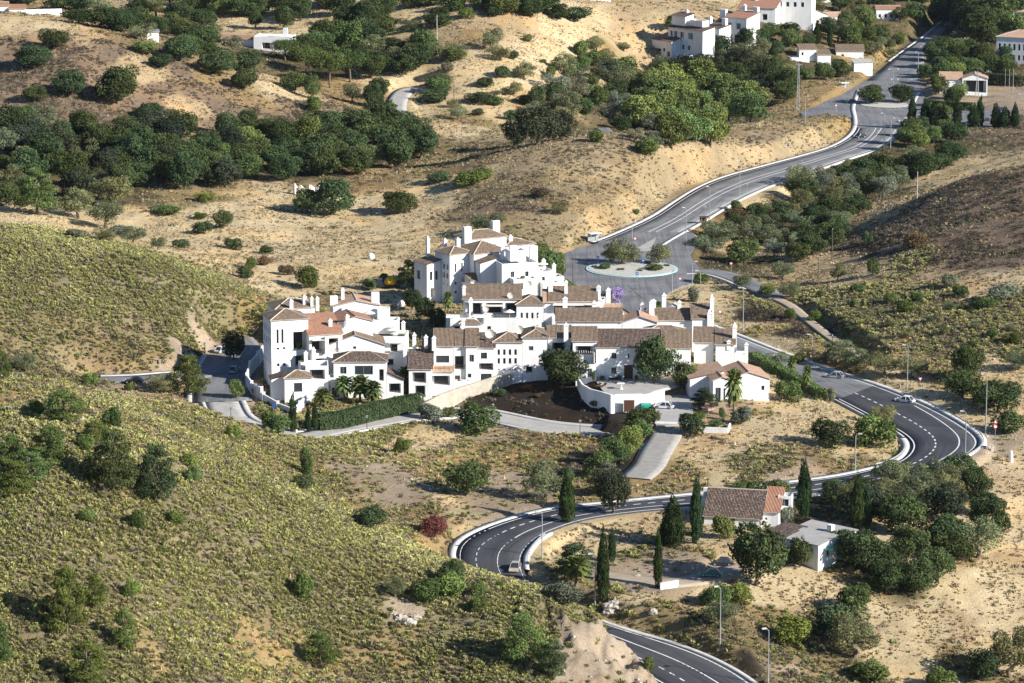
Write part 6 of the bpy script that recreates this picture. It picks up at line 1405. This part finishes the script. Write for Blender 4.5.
# ---------------------------------------------------------------- signs
def sign(px, py, hpx, kind, label, yaw=0):
    x, y, z = hit(px, py); s = scale_at(y, z); h = hpx / s; t = empty('road_sign', (x, y, z), R(yaw), label, 'road sign'); m = MB(); m.tube([(0, .06, -.3), (0, .06, h)], [.05, .05], 6); m.build('post', M_GREYM, t)
    def disc(zc, r, n, mat, yy, nm, rot=0, parent=None):
        q = MB(); p = [(r * math.cos(rot + 2 * math.pi * k / n), yy, zc + r * math.sin(rot + 2 * math.pi * k / n)) for k in range(n)]; b_ = [(a, yy + .03, c) for a, _, c in p]; q.poly(p); q.poly(b_[::-1])
        for k in range(n): j = (k + 1) % n; q.poly([p[k], p[j], b_[j], b_[k]])
        return q.build(nm, mat, parent or t)
    zc = h - .1
    for k in kind:
        if k == 'b': pl = disc(zc, .45, 20, M_BLUE, 0, 'sign_plate'); disc(zc, .2, 4, M_SIGNW, -.02, 'symbol', .78, pl)
        if k == 'n': pl = disc(zc, .45, 20, M_RED, 0, 'sign_plate'); disc(zc, .3, 20, M_SIGNW, -.02, 'symbol', 0, pl)
        if k == 't': pl = disc(zc, .6, 3, M_RED, 0, 'sign_plate', math.pi / 2); disc(zc, .36, 3, M_SIGNW, -.02, 'symbol', math.pi / 2, pl)
        if k == 'y': pl = disc(zc, .6, 3, M_RED, 0, 'sign_plate', -math.pi / 2); disc(zc, .4, 3, M_SIGNW, -.02, 'symbol', -math.pi / 2, pl)
        if k == 'k': pl = disc(zc, .55, 3, M_GREYM, 0, 'sign_plate', -math.pi / 2); disc(zc, .44, 3, M_DARK, -.02, 'symbol', -math.pi / 2, pl)
        if k == 'g': pl = disc(zc, .5, 20, M_GREYM, 0, 'sign_plate')
        if k == 'r': pl = disc(zc, .5, 4, M_BLUE, 0, 'sign_plate', math.pi / 4)
        zc -= 1.0
for a in [(637, 282, 9, 'b', 'blue round sign on the near edge of the roundabout island', 0), (598, 266, 9, 'b', 'blue round sign at the left end of the roundabout island', 30), (643, 268, 8, 'b', 'blue round sign between the island trees', 0), (635, 250, 12, 'n', 'red and white round sign at the splitter above the roundabout', 0), (720, 322, 11, 'n', 'red ringed round sign on the verge of the main road', 0),
          (680, 289, 11, 'y', 'red triangle sign at the roundabout exit', 0), (747, 193, 9, 'k', 'grey backed triangle sign on the upper road', 180), (802, 169, 8, 'k', 'grey backed triangle beside the straw kerb', 180), (705, 214, 8, 'g', 'round grey backed sign above the brown panel', 180), (679, 190, 7, 'n', 'small red sign on the mound kerb', 0),
          (731, 273, 10, 'y', 'small give way sign on the short side road', 0), (920, 392, 14, 'y', 'white and red triangle sign behind the olives', 0), (995, 441, 20, 'tn', 'triangle above round sign on one post at the bend', 0), (274, 421, 16, 'r', 'blue square sign at the street corner', 0), (788, 152, 7, 'r', 'dark square sign on the straw bank', 0), (836, 113, 8, 'n', 'sign at the mouth of the side street', 0)]:
    sign(*a)
# ---------------------------------------------------------------- guard rail round the bend
def guard_rail(label, A, B, i0, i1, off=.9):
    p, _ = offs(A[i0:i1], B[i0:i1], off, off); s = np.concatenate([[0], np.cumsum(np.linalg.norm(np.diff(p, axis=0), axis=1))]); n = int(s[-1] / 2); q = np.array([[np.interp(k * s[-1] / n, s, p[:, c]) for c in range(3)] for k in range(n + 1)])
    o = q[0].copy(); t = empty('guard_rail', tuple(o), 0, label, 'guard rail'); m = MB()
    for k in range(n):
        a, b = q[k] - o, q[k + 1] - o
        for z0, z1, y0, y1 in ((.5, .62, 0, .06), (.62, .68, .06, .0), (.68, .8, 0, .06)): m.poly([(a[0], a[1], a[2] + z0), (b[0], b[1], b[2] + z0), (b[0], b[1] + .0, b[2] + z1), (a[0], a[1], a[2] + z1)])
    m.build('rail', M_STEEL, t); pm = None
    for k in range(0, n + 1, max(1, math.ceil(n / 95))):
        if pm is None: m = MB(); m.box(-.06, -.06, -.4, .12, .12, 1.3); pm = m.mesh('post', M_STEEL)
        c = link(bpy.data.objects.new('post', pm), t); c.location = tuple(q[k] - o)
guard_rail('long steel guard rail round the outside of the upper bend', MAIN[1], MAIN[0], int(.19 * NSP), int(.42 * NSP), 1.0)
guard_rail('short steel guard rail inside the tip of the upper bend', MAIN[0], MAIN[1], int(.31 * NSP), int(.38 * NSP), .8)
guard_rail('steel guard rail inside the lower bend', MAIN[1], MAIN[0], int(.635 * NSP), int(.72 * NSP), 1.0)
# ---------------------------------------------------------------- cars
def car_paint(name, c): return simple(name, c, .25, c, spec=.6)
CP_ = {k: car_paint(k + '_car_paint', c) for k, c in dict(white=(.78, .78, .78), silver=(.42, .43, .45), tan=(.42, .36, .27), teal=(.05, .22, .20), dark=(.03, .035, .045), black=(.015, .015, .018), blue=(.04, .07, .16)).items()}
def car(x, y, z, heading, paint, label, L=4.3, Wd=1.78, H=1.46, group=None, estate=False):
    """heading: direction of the nose in degrees from +x"""
    t = empty('parked_car' if 'park' in label else 'car', (x, y, z), R(heading), label, 'car', group); h = Wd / 2
    prof = [(-.5, .30), (-.5, .58), (-.47, .68), (-.33, .70), (.22, .70), (.46, .62), (.5, .50), (.5, .28), (.42, .2), (-.44, .2)]
    m = MB(); n = len(prof)
    def sec(k, w): return [(a * L, k * h * w * (1 - .1 * max(0, abs(a) - .4) * 10 * .5), b * 1.0 * H / 1.46) for a, b in prof]
    rows = [sec(-1, .93), sec(-1, 1), sec(1, 1), sec(1, .93)]
    rows[0] = [(a, b, c + (.0 if c < .4 else .02)) for a, b, c in rows[0]]
    L_, R__ = sec(-1, 1), sec(1, 1); m.poly(L_); m.poly(R__[::-1])
    for i in range(n): j = (i + 1) % n; m.poly([L_[i], R__[i], R__[j], L_[j]])
    body = m.build('body', CP_[paint], t); md = body.modifiers.new('bevel', 'BEVEL'); md.width = .07; md.segments = 2
    ztop = H; zb = .69 * H / 1.46; r0, r1, f1, f0 = (-.48 if estate else -.42) * L, (-.40 if estate else -.26) * L, .05 * L, .24 * L
    g = MB(); k0, k1 = h * .94, h * .76; lo = [(r0, -k0, zb), (f0, -k0, zb), (f0, k0, zb), (r0, k0, zb)]; hi = [(r1, -k1, ztop - .05), (f1, -k1, ztop - .05), (f1, k1, ztop - .05), (r1, k1, ztop - .05)]
    for i in range(4): j = (i + 1) % 4; g.poly([lo[i], lo[j], hi[j], hi[i]])
    g.build('window_glass', M_GLASS, t); m = MB(); m.poly([(a, b, ztop - .045) for a, b, c in hi]); ctr = MB(); rr = [(a * 1.01, b * 1.02, ztop - .05) for a, b, c in hi]; r2 = [(a * .97, b * .93, ztop) for a, b, c in hi]
    ctr.poly(r2)
    for i in range(4): j = (i + 1) % 4; ctr.poly([rr[i], rr[j], r2[j], r2[i]])
    for sx in (0, 1, 2, 3): ctr.tube([lo[sx], hi[sx]], .05, 5)
    for sg in (-1, 1): ctr.tube([(.5 * (lo[0][0] + lo[1][0]) - .1, sg * k0, zb), (.5 * (hi[0][0] + hi[1][0]), sg * k1, ztop - .05)], .045, 5)
    ctr.build('roof', CP_[paint], t)
    for sx in (-.31, .31):
        for sg in (-1, 1):
            w = MB(); w.tube([(sx * L, sg * (h - .2), .32), (sx * L, sg * (h + .02), .32)], .32, 16); wo = w.build('wheel', M_TYRE, t); w = MB(); w.tube([(sx * L, sg * (h + .0), .32), (sx * L, sg * (h + .035), .32)], .19, 10); w.build('rim', M_STEEL, wo)
    for sg in (-1, 1):
        q = MB(); q.box(.485 * L, sg * h * .72 - .2, .52, .06, .4, .14); q.build('headlight', M_SIGNW, t); q = MB(); q.box(-.5 * L - .02, sg * h * .75 - .17, .56, .06, .34, .14); q.build('tail_light', M_RED, t)
    return t
def car_px(px, py, heading, paint, label, **kw):
    x, y, z = hit(px, py)
    i = ((RS[:, 0] - x) ** 2 + (RS[:, 1] - y) ** 2).argmin()
    if math.hypot(RS[i, 0] - x, RS[i, 1] - y) < RS[i, 3]:
        z = RS[i, 2] + .06; x, y = at_z(px, py, z)
    elif PADS[4] and pip(np.array([x]), np.array([y]), PADS[4][0])[0]: z = 2.46; x, y = at_z(px, py, z)
    elif any(pip(np.array([x]), np.array([y]), PADS[k][0])[0] for k in (0, 1)): z = .07; x, y = at_z(px, py, z)
    return car(x, y, z, heading, paint, label, **kw)
for a in [(905, 402, 150, 'white', 'white hatchback driving on the upper bend nearest the kerb'), (835, 377.5, 160, 'silver', 'silver estate car driving along the hedge stretch'), (515, 570, 262, 'tan', 'tan car driving down through the lower bend'), (664, 408, 165, 'white', 'white car parked in the court below the villa'),
          (711, 576, 172, 'teal', 'teal hatchback parked in the farmyard beside the huge tree'), (722, 565, 175, 'dark', 'dark car parked in the shade behind the teal hatchback'), (134, 383, 170, 'black', 'black car parked on the upper street behind the knoll'), (234, 372, 80, 'silver', 'silver van like car parked in the shaded street by the cluster'),
          (860, 137.5, 215, 'black', 'black car descending from the upper junction'), (851, 103, 175, 'blue', 'blue car entering the junction beside the island'), (773, 361, 165, 'white', 'white car parked under the bushy roadside tree'), (905, 122, 175, 'white', 'white van waiting at the edge of the upper junction'),
          (963, 126, 90, 'silver', 'silver car parked behind the screen between tall cypresses'), (987, 122, 80, 'dark', 'dark car parked in the upper car park behind the screen'), (1001, 111, 90, 'blue', 'blue car parked in the upper car park under the hotel'), (222, 352, 60, 'white', 'white car parked half hidden by the dark car park tree')]:
    car_px(*a)
# ---------------------------------------------------------------- bus shelters and small objects
def shelter(px, py, w, h, d, yaw, label, mat=None):
    x, y, z = hit(px, py); t = empty('bus_shelter', (x, y, z), R(yaw), label, 'bus shelter'); m = MB(); m.box(-w / 2 - .2, -.3, h, w + .4, d + .5, .16); m.build('roof', M_SIGNW if not mat else mat, t)
    for a, b in ((-w / 2, 0), (w / 2 - .1, 0), (-w / 2, d), (w / 2 - .1, d)): m = MB(); m.box(a, b, -.3, .1, .1, h + .3); m.build('post', M_GREYM, t)
    m = MB(); m.box(-w / 2 + .1, d + .02, .3, w - .2, .05, h - .5); m.build('back_panel', mat or M_GREYM, t); m = MB(); m.box(-w / 2 + .3, d - .5, .45, w - .6, .4, .08); m.build('bench', M_GREYM, t)
shelter(596, 243, 3.4, 2.6, 1.5, 28, 'white roofed bus shelter at the foot of the straw mound'); shelter(705, 226, 2.2, 2.5, 1.2, 20, 'dark brown bus shelter on the valley side of the upper road', M_BROWN); shelter(845, 90, 3, 2.5, 1.4, 30, 'small pale bus shelter above the upper junction')
x, y, z = hit(393, 288); t = empty('cement_mixer', (x, y, z), 0, 'yellow drum shaped mixer parked at the meadow edge', 'mixer'); m = MB(); m.tube([(-2, 0, 1.3), (-1.2, 0, 1.7), (.2, 0, 2.0), (1.2, 0, 2.3)], [.7, 1.2, 1.25, .6], 14); m.build('drum', M_YELLOW, t); m = MB(); m.box(-2.8, -.9, .5, 4.6, 1.8, .4); m.build('chassis', M_DARK, t); m = MB(); m.box(-4.2, -.9, .6, 1.5, 1.8, 1.8, 0, 0, .9); m.build('cab', CP_['dark'], t)
for a_ in (-3.4, -1.2, .8):
    for sg in (-1, 1): m = MB(); m.tube([(a_, sg * .7, .45), (a_, sg * 1.0, .45)], .45, 14); m.build('wheel', M_TYRE, t)
x, y, z = hit(371, 259); t = empty('water_tank', (x, y, z), 0, 'small white round tank alone in the meadow with a pale pipe', 'tank'); m = MB(); m.tube([(0, 0, 0), (0, 0, 1.1), (0, 0, 1.5)], [.9, .9, .5], 14); m.build('tank_body', M_WHITE, t); m = MB(); m.tube([(.9, 0, .15), (4, 1.5, .1), (8, 8, .1)], .09, 6); m.build('pipe', M_KERB, t)
x, y, z = hit(646, 411); t = empty('waste_container', (x, y, z), R(8), 'green waste container by the court wall and white car', 'container'); m = MB(); m.box(-1.1, -.8, .2, 2.2, 1.6, 1.3, 0, 0, 1.06); m.build('container_body', M_GREEN, t); m = MB(); m.box(-1.2, -.9, 1.52, 2.4, 1.8, .2, 0, 0, .9); m.build('lid', M_GREEN, t)
for a_ in (-.8, .8): m = MB(); m.tube([(a_, -.6, .12), (a_ + .1, -.6, .12)], .12, 10); m.build('wheel', M_TYRE, t)
def court(px, py): x, y = at_z(px, py, 4.44); return (x, y, 4.45)
for i, (px, py) in enumerate([(598, 387), (603.5, 387)]):
    t = empty('sun_lounger', court(px, py), R(-35), ['brown lounger nearest the curved court wall', 'brown lounger beside the first one on the court'][i], 'lounger'); m = MB(); m.box(-.35, -.9, .3, .7, 1.3, .1); m.build('seat', M_BROWN, t); m = MB(); m.poly([(-.35, .4, .4), (.35, .4, .4), (.35, 1, .8), (-.35, 1, .8)]); m.build('backrest', M_BROWN, t)
    for a_, b_ in ((-.3, -.8), (.3, -.8), (-.3, .4), (.3, .4)): m = MB(); m.tube([(a_, b_, 0), (a_, b_, .3)], .03, 5); m.build('leg', M_BROWN, t)
t = empty('fountain', court(621, 389), 0, 'small white pedestal fountain on the villa court', 'fountain'); m = MB(); m.tube([(0, 0, 0), (0, 0, .2), (0, 0, 1.0)], [.5, .25, .18], 10); m.build('pedestal', M_WHITE, t); m = MB(); m.tube([(0, 0, 1.0), (0, 0, 1.2), (0, 0, 1.25)], [.25, .9, .95], 14); m.build('basin', M_WHITE, t)
x, y, z = hit(632, 409); t = empty('wall_door', at_z(629, 411.5, 1.4) + (1.4,), 0, 'brown double door in the white wall below the court', 'door'); m = MB(); m.box(-1.1, -.4, 0, 2.2, .12, 2.6); m.build('door_leaf', M_BROWN, t); m = MB(); m.box(-1.25, -.38, 0, .14, .16, 2.75); m.box(1.11, -.38, 0, .14, .16, 2.75); m.box(-1.1, -.38, 2.61, 2.2, .16, .14); m.build('door_frame', M_WHITE2, t)
def rock(px, py, w, label, seed, mat=None, name='boulder', hz=.7):
    x, y, z = hit(px, py); s = scale_at(y, z); r = w / s / 2; rd = np.random.default_rng(seed); import bmesh
    bm = bmesh.new(); bmesh.ops.create_icosphere(bm, subdivisions=3, radius=r)
    for v in bm.verts: c = np.array(v.co) / r; k = 1 + float(fbm(np.array([c[0] * 2 + seed]), np.array([c[1] * 2 + c[2] * 1.7]), 1, 3, seed)[0]) * .7; v.co = Vector((c[0] * r * k, c[1] * r * k * .8, c[2] * r * k * hz))
    me = bpy.data.meshes.new(name); bm.to_mesh(me); bm.free(); me.materials.append(mat or M_ROCK); o = link(bpy.data.objects.new(name, me)); o.location = (x, y, z + r * .1); tag(o, label, 'rock')
M_ROCK = simple('pale_rock', (.46, .42, .36), .95, (.26, .23, .19), 1.5, .7, .6)
for i, (px, py, w, lb) in enumerate([(400, 619, 12, 'pale boulder highest in the outcrop on the spur'), (408, 624, 14, 'pale boulder lowest in the outcrop on the spur'), (416, 618, 10, 'pale boulder at the right of the outcrop on the spur'), (393, 614, 7, 'small pale boulder at the left of the spur outcrop'), (84, 422, 9, 'flat white rock between the knoll pines'), (90, 430, 7, 'small white rock below the flat one on the knoll'), (120, 431, 8, 'pale rock right of the slim knoll bush'), (51, 410, 12, 'flat grey rock on the knoll'),
                               (613, 606, 16, 'dark jagged rock beside the tallest cypress'), (609, 612, 13, 'grey rock on the cut below the tallest cypress'), (654, 613, 10, 'pale rock in the straw below the yard wall'), (990, 450, 9, 'pale block beside the white post at the bend'), (883, 553, 9, 'tilted pale concrete chunk in the dry clearing'), (890, 556, 8, 'broken slab leaning at the clearing'), (899, 558, 10, 'largest broken slab in the dry clearing'), (637, 577, 7, 'flat stone heap on the farmyard'), (666, 571, 7, 'white stone in the farmyard by the cypress shade'), (520, 16, 10, 'skip')]):
    if lb != 'skip': rock(px, py, w, lb, i + 3)
x, y, z = hit(1011, 462); pole(1011, 462, 11, 'thick white post beside the bend', M_WHITE, .5, False, 'marker_post')
# brick red paving strips by the pavement
for px, py, w in ((211, 416, 0), (196, 361, 0)): x, y = at_z(px, py, 2.9)
flat_poly('garden_paving', poly_px('700 404|712 402|714 409|702 411', 2.2), 2.6, M_PAVE, 'pink paved corner of the palm garden')
flat_poly('upper_car_park', poly_px('925 112|1060 108|1060 128|925 127', .6), .9, M_ASPO, 'grey upper car park behind the cypress screen')
flat_poly('terracotta_yard', poly_px('238 47|256 47|256 53|232 53', 17), 17.2, M_PAVE, 'terracotta yard of the low far villa')
# ---------------------------------------------------------------- low growth nobody could count: tussocks, straw clumps, scrub
def tuft_template(kind, seed):
    rg = np.random.default_rng(seed)
    V = []
    if kind == 'tussock':
        for i in range(28):
            a = rg.uniform(0, 6.28); e = rg.uniform(.15, 1.4); d = np.array([math.cos(a) * math.cos(e), math.sin(a) * math.cos(e), math.sin(e)]); s = np.array([-math.sin(a), math.cos(a), 0]) * .065
            b = d * .08; b[2] = -.08; t = d * rg.uniform(.36, .56); V += [b - s * .6, t + s * 1.2 + [0, 0, -.03], t - s * 1.2]
    elif kind == 'straw':
        for i in range(9):
            a = rg.uniform(0, 6.28); r = rg.uniform(0, .35); p = np.array([r * math.cos(a), r * math.sin(a), 0]); b = rg.uniform(0, 6.28); s = np.array([math.cos(b), math.sin(b), 0]) * .17
            l = np.array([rg.normal(0, .1), rg.normal(0, .1), rg.uniform(.3, .5)]); V += [p - s - [0, 0, .05], p + s - [0, 0, .05], p + l]
    else:
        for i in range(26):
            d = rg.normal(0, 1, 3); d[2] = abs(d[2]) * .8; d /= np.linalg.norm(d); c = d * rg.uniform(.25, .5) * np.array([1, 1, .75]); u = rg.normal(0, 1, 3); u /= np.linalg.norm(u); v = np.cross(u, d)
            V += [c - u * .13, c + u * .13, c + v * .2]
    return np.array(V, float)
def scatter(name, label, kind, keys, per_m2, size, cols, ntemp=5, seed=1, dmin=440, dmax=1500, under=False):
    rg = np.random.default_rng(seed); area = .33 * (dmax ** 2 - dmin ** 2) / 2; n = int(area * per_m2)
    d = np.sqrt(rg.uniform(dmin ** 2, dmax ** 2, n)); u = rg.uniform(-.165, .165, n); x, y = u * d, d
    patch = np.clip((.92 if kind == 'tussock' else .55) + fbm(x, y, 2.6, 2, seed + 71) * (.7 if kind == 'tussock' else 1.1) + fbm(x, y, 7, 3, seed + 60) * (1.1 if kind == 'tussock' else 1.8), .05, 1); sel = rg.random(n) < patch * np.clip(900 / d, .45, 1); x, y, d = x[sel], y[sel], d[sel]; n = len(x)
    dd = ground(x, y, DP); w = cover_weights(x, y); ix = [KEYS.index(k[0]) for k in keys]; dens = np.zeros(n)
    for k in keys: dens += w[:, KEYS.index(k[0])] * (k[1] if len(k) > 1 else 1)
    ok = (rg.random(n) < dens) & (dd > 1.6)
    if FOOT:
        for p in FOOT:
            c = p.mean(0); near = ok & (np.hypot(x - c[0], y - c[1]) < 40); k = np.nonzero(near)[0]
            if len(k): ok[k[pip(x[k], y[k], p)]] = False
    x, y = x[ok], y[ok]; z = ground(x, y); n = len(x)
    T = np.stack([tuft_template(kind, seed * 10 + i) for i in range(ntemp)]); ti = rg.integers(0, ntemp, n)
    s = (size[0] + (size[1] - size[0]) * rg.beta(1.2, 1.8, n)) * (1 + .5 * (rg.random(n) < .1)); a = rg.uniform(0, 6.28, n); ca, sa = np.cos(a), np.sin(a)
    V = T[ti] * s[:, None, None]; V[:, :, 2] *= rg.uniform(.7, 1.15, n)[:, None]
    X = V[:, :, 0] * ca[:, None] - V[:, :, 1] * sa[:, None] + x[:, None]; Y = V[:, :, 0] * sa[:, None] + V[:, :, 1] * ca[:, None] + y[:, None]; Z = V[:, :, 2] + z[:, None]
    C = np.array(cols)[rg.integers(0, len(cols), n)] * rg.uniform(.82, 1.18, (n, 1)); k = T.shape[1]
    tone = (1 + fbm(x, y, 22, 3, seed + 5) * .5)[:, None]; C = C * tone * (1 + fbm(x, y, 60, 2, seed + 15) * .35)[:, None]
    Cv = np.repeat(C, k, axis=0)
    me = np_mesh(name, np.stack([X, Y, Z], -1).reshape(-1, 3), np.arange(n * k).reshape(-1, 3), [M_TUFT], col=Cv)
    tag(link(bpy.data.objects.new(name, me)), label, 'grass' if kind != 'scrub' else 'scrub', kind='stuff')
FOOT = globals().get('FOOT', [])
scatter('tussock_grass', 'yellow green tussocks covering the near slopes', 'tussock', ['T', ('G', .45), ('M', .3), ('N', .08), ('H', .12), ('E', .05), ('R', .02)], 4.4, (.55, 1.8), [(.39, .375, .14), (.43, .405, .165), (.34, .34, .125), (.39, .35, .18), (.27, .265, .11), (.28, .24, .16)], seed=3, dmax=960)
scatter('dry_grass', 'straw coloured grass clumps over the fields', 'straw', [('S', 1), ('O', 1), ('N', 1), ('H', .8), ('G', .8), ('B', .3), ('M', .4), ('E', .1), ('T', .04), ('W', .2)], 1.3, (.5, 1.1), [(.47, .38, .225), (.42, .33, .19), (.52, .43, .265), (.40, .305, .17), (.36, .29, .165)], seed=5)
scatter('low_scrub', 'brown and grey green low scrub on the hillsides', 'scrub', [('B', 1), ('N', .28), ('M', .6), ('H', .2), ('G', .2), ('W', .3), ('O', .12), ('S', .02), ('T', .07), ('D', .35)], 1.7, (.7, 1.7), [(.13, .10, .075), (.18, .135, .09), (.10, .095, .055), (.14, .13, .08), (.17, .14, .115)], seed=7)
scatter('green_scrub', 'scattered green weeds and low bushes', 'scrub', [('G', .6), ('H', .55), ('M', .6), ('W', .8), ('T', .12), ('S', .05), ('B', .10), ('O', .03)], .10, (.8, 2.2), [(.13, .17, .06), (.17, .20, .08), (.10, .13, .05), (.16, .17, .10)], seed=9)
# loose stones on the bare patches
def stones():
    rg = np.random.default_rng(5); n = 26000; d = np.sqrt(rg.uniform(460 ** 2, 950 ** 2, n)); u = rg.uniform(-.16, .16, n); x, y = u * d, d
    w = cover_weights(x, y); dens = w[:, KEYS.index('R')] + .12 * w[:, KEYS.index('E')] + .06 * w[:, KEYS.index('T')] + .03 * w[:, KEYS.index('M')]
    ok = (rg.random(n) < dens * .3) & (ground(x, y, DP) > 2); x, y = x[ok], y[ok]; z = ground(x, y); n = len(x)
    base = np.array([(1, 0, 0), (0, 1, 0), (-1, 0, 0), (0, -1, 0), (0, 0, .8), (0, 0, -.5)], float); F = np.array([(0, 1, 4), (1, 2, 4), (2, 3, 4), (3, 0, 4), (1, 0, 5), (2, 1, 5), (3, 2, 5), (0, 3, 5)])
    s = rg.gamma(2, .13, n)[:, None, None] + .1; V = base[None] * s * rg.uniform(.6, 1.4, (n, 6, 3)); V[:, :, 0] += x[:, None]; V[:, :, 1] += y[:, None]; V[:, :, 2] += z[:, None]
    C = np.repeat(np.array([[.50, .45, .38]]) * rg.uniform(.6, 1.2, (n, 1)), 6, axis=0)
    me = np_mesh('loose_stones', V.reshape(-1, 3), (F[None] + 6 * np.arange(n)[:, None, None]).reshape(-1, 3), [M_TUFT], col=C)
    tag(link(bpy.data.objects.new('loose_stones', me)), 'pale loose stones scattered on bare slopes', 'stones', kind='stuff')
stones()
# ---------------------------------------------------------------- camera, sun and sky
cam = bpy.data.cameras.new('camera'); cam.sensor_width = 36; cam.lens = 36 * FPX / 1024; cam.clip_start = 1; cam.clip_end = 30000
co = bpy.data.objects.new('camera', cam); COL.objects.link(co); co.location = (0, 0, CAM_H); co.rotation_euler = (R(90) - PITCH, 0, 0); SC.camera = co
SUN_EL, SUN_AZ = R(27), R(118)
sl = bpy.data.lights.new('sun', 'SUN'); sl.energy = 5.0; sl.angle = R(.5); sl.color = (1, .955, .88)
so = bpy.data.objects.new('sun', sl); COL.objects.link(so)
sv = Vector((math.cos(SUN_EL) * math.sin(SUN_AZ), math.cos(SUN_EL) * math.cos(SUN_AZ), math.sin(SUN_EL)))
so.rotation_euler = sv.to_track_quat('Z', 'Y').to_euler(); so.location = (200, 400, 400)
wd = bpy.data.worlds.new('World'); SC.world = wd; wd.use_nodes = True; nt = wd.node_tree; nt.nodes.clear()
sk = nt.nodes.new('ShaderNodeTexSky'); sk.sky_type = 'NISHITA'; sk.sun_disc = False; sk.sun_elevation = SUN_EL; sk.sun_rotation = SUN_AZ; sk.altitude = 200; sk.dust_density = .3; sk.ozone_density = 6.0
bg = nt.nodes.new('ShaderNodeBackground'); bg.inputs[1].default_value = .072; wo = nt.nodes.new('ShaderNodeOutputWorld')
nt.links.new(sk.outputs[0], bg.inputs[0]); nt.links.new(bg.outputs[0], wo.inputs[0])
SC.view_settings.view_transform = 'Standard'; SC.view_settings.look = 'None'; SC.view_settings.exposure = .92; SC.view_settings.gamma = 1
SC.cycles.max_bounces = 4; SC.cycles.diffuse_bounces = 2; SC.cycles.glossy_bounces = 2; SC.cycles.transmission_bounces = 2; SC.cycles.transparent_max_bounces = 4

hz = MB(); hz.box(-1500, -60, -40, 3000, 2600, CAM_H + 80); hm, hnt, hout = newmat('pale_air'); pv = N(hnt, 'VolumePrincipled'); pv.inputs['Color'].default_value = (.80, .88, 1, 1); pv.inputs['Density'].default_value = .000012; pv.inputs['Anisotropy'].default_value = .3
hnt.links.new(pv.outputs[0], hout.inputs['Volume']); ho = hz.build('haze', hm); tag(ho, 'thin pale haze over the whole valley', 'haze', kind='stuff')
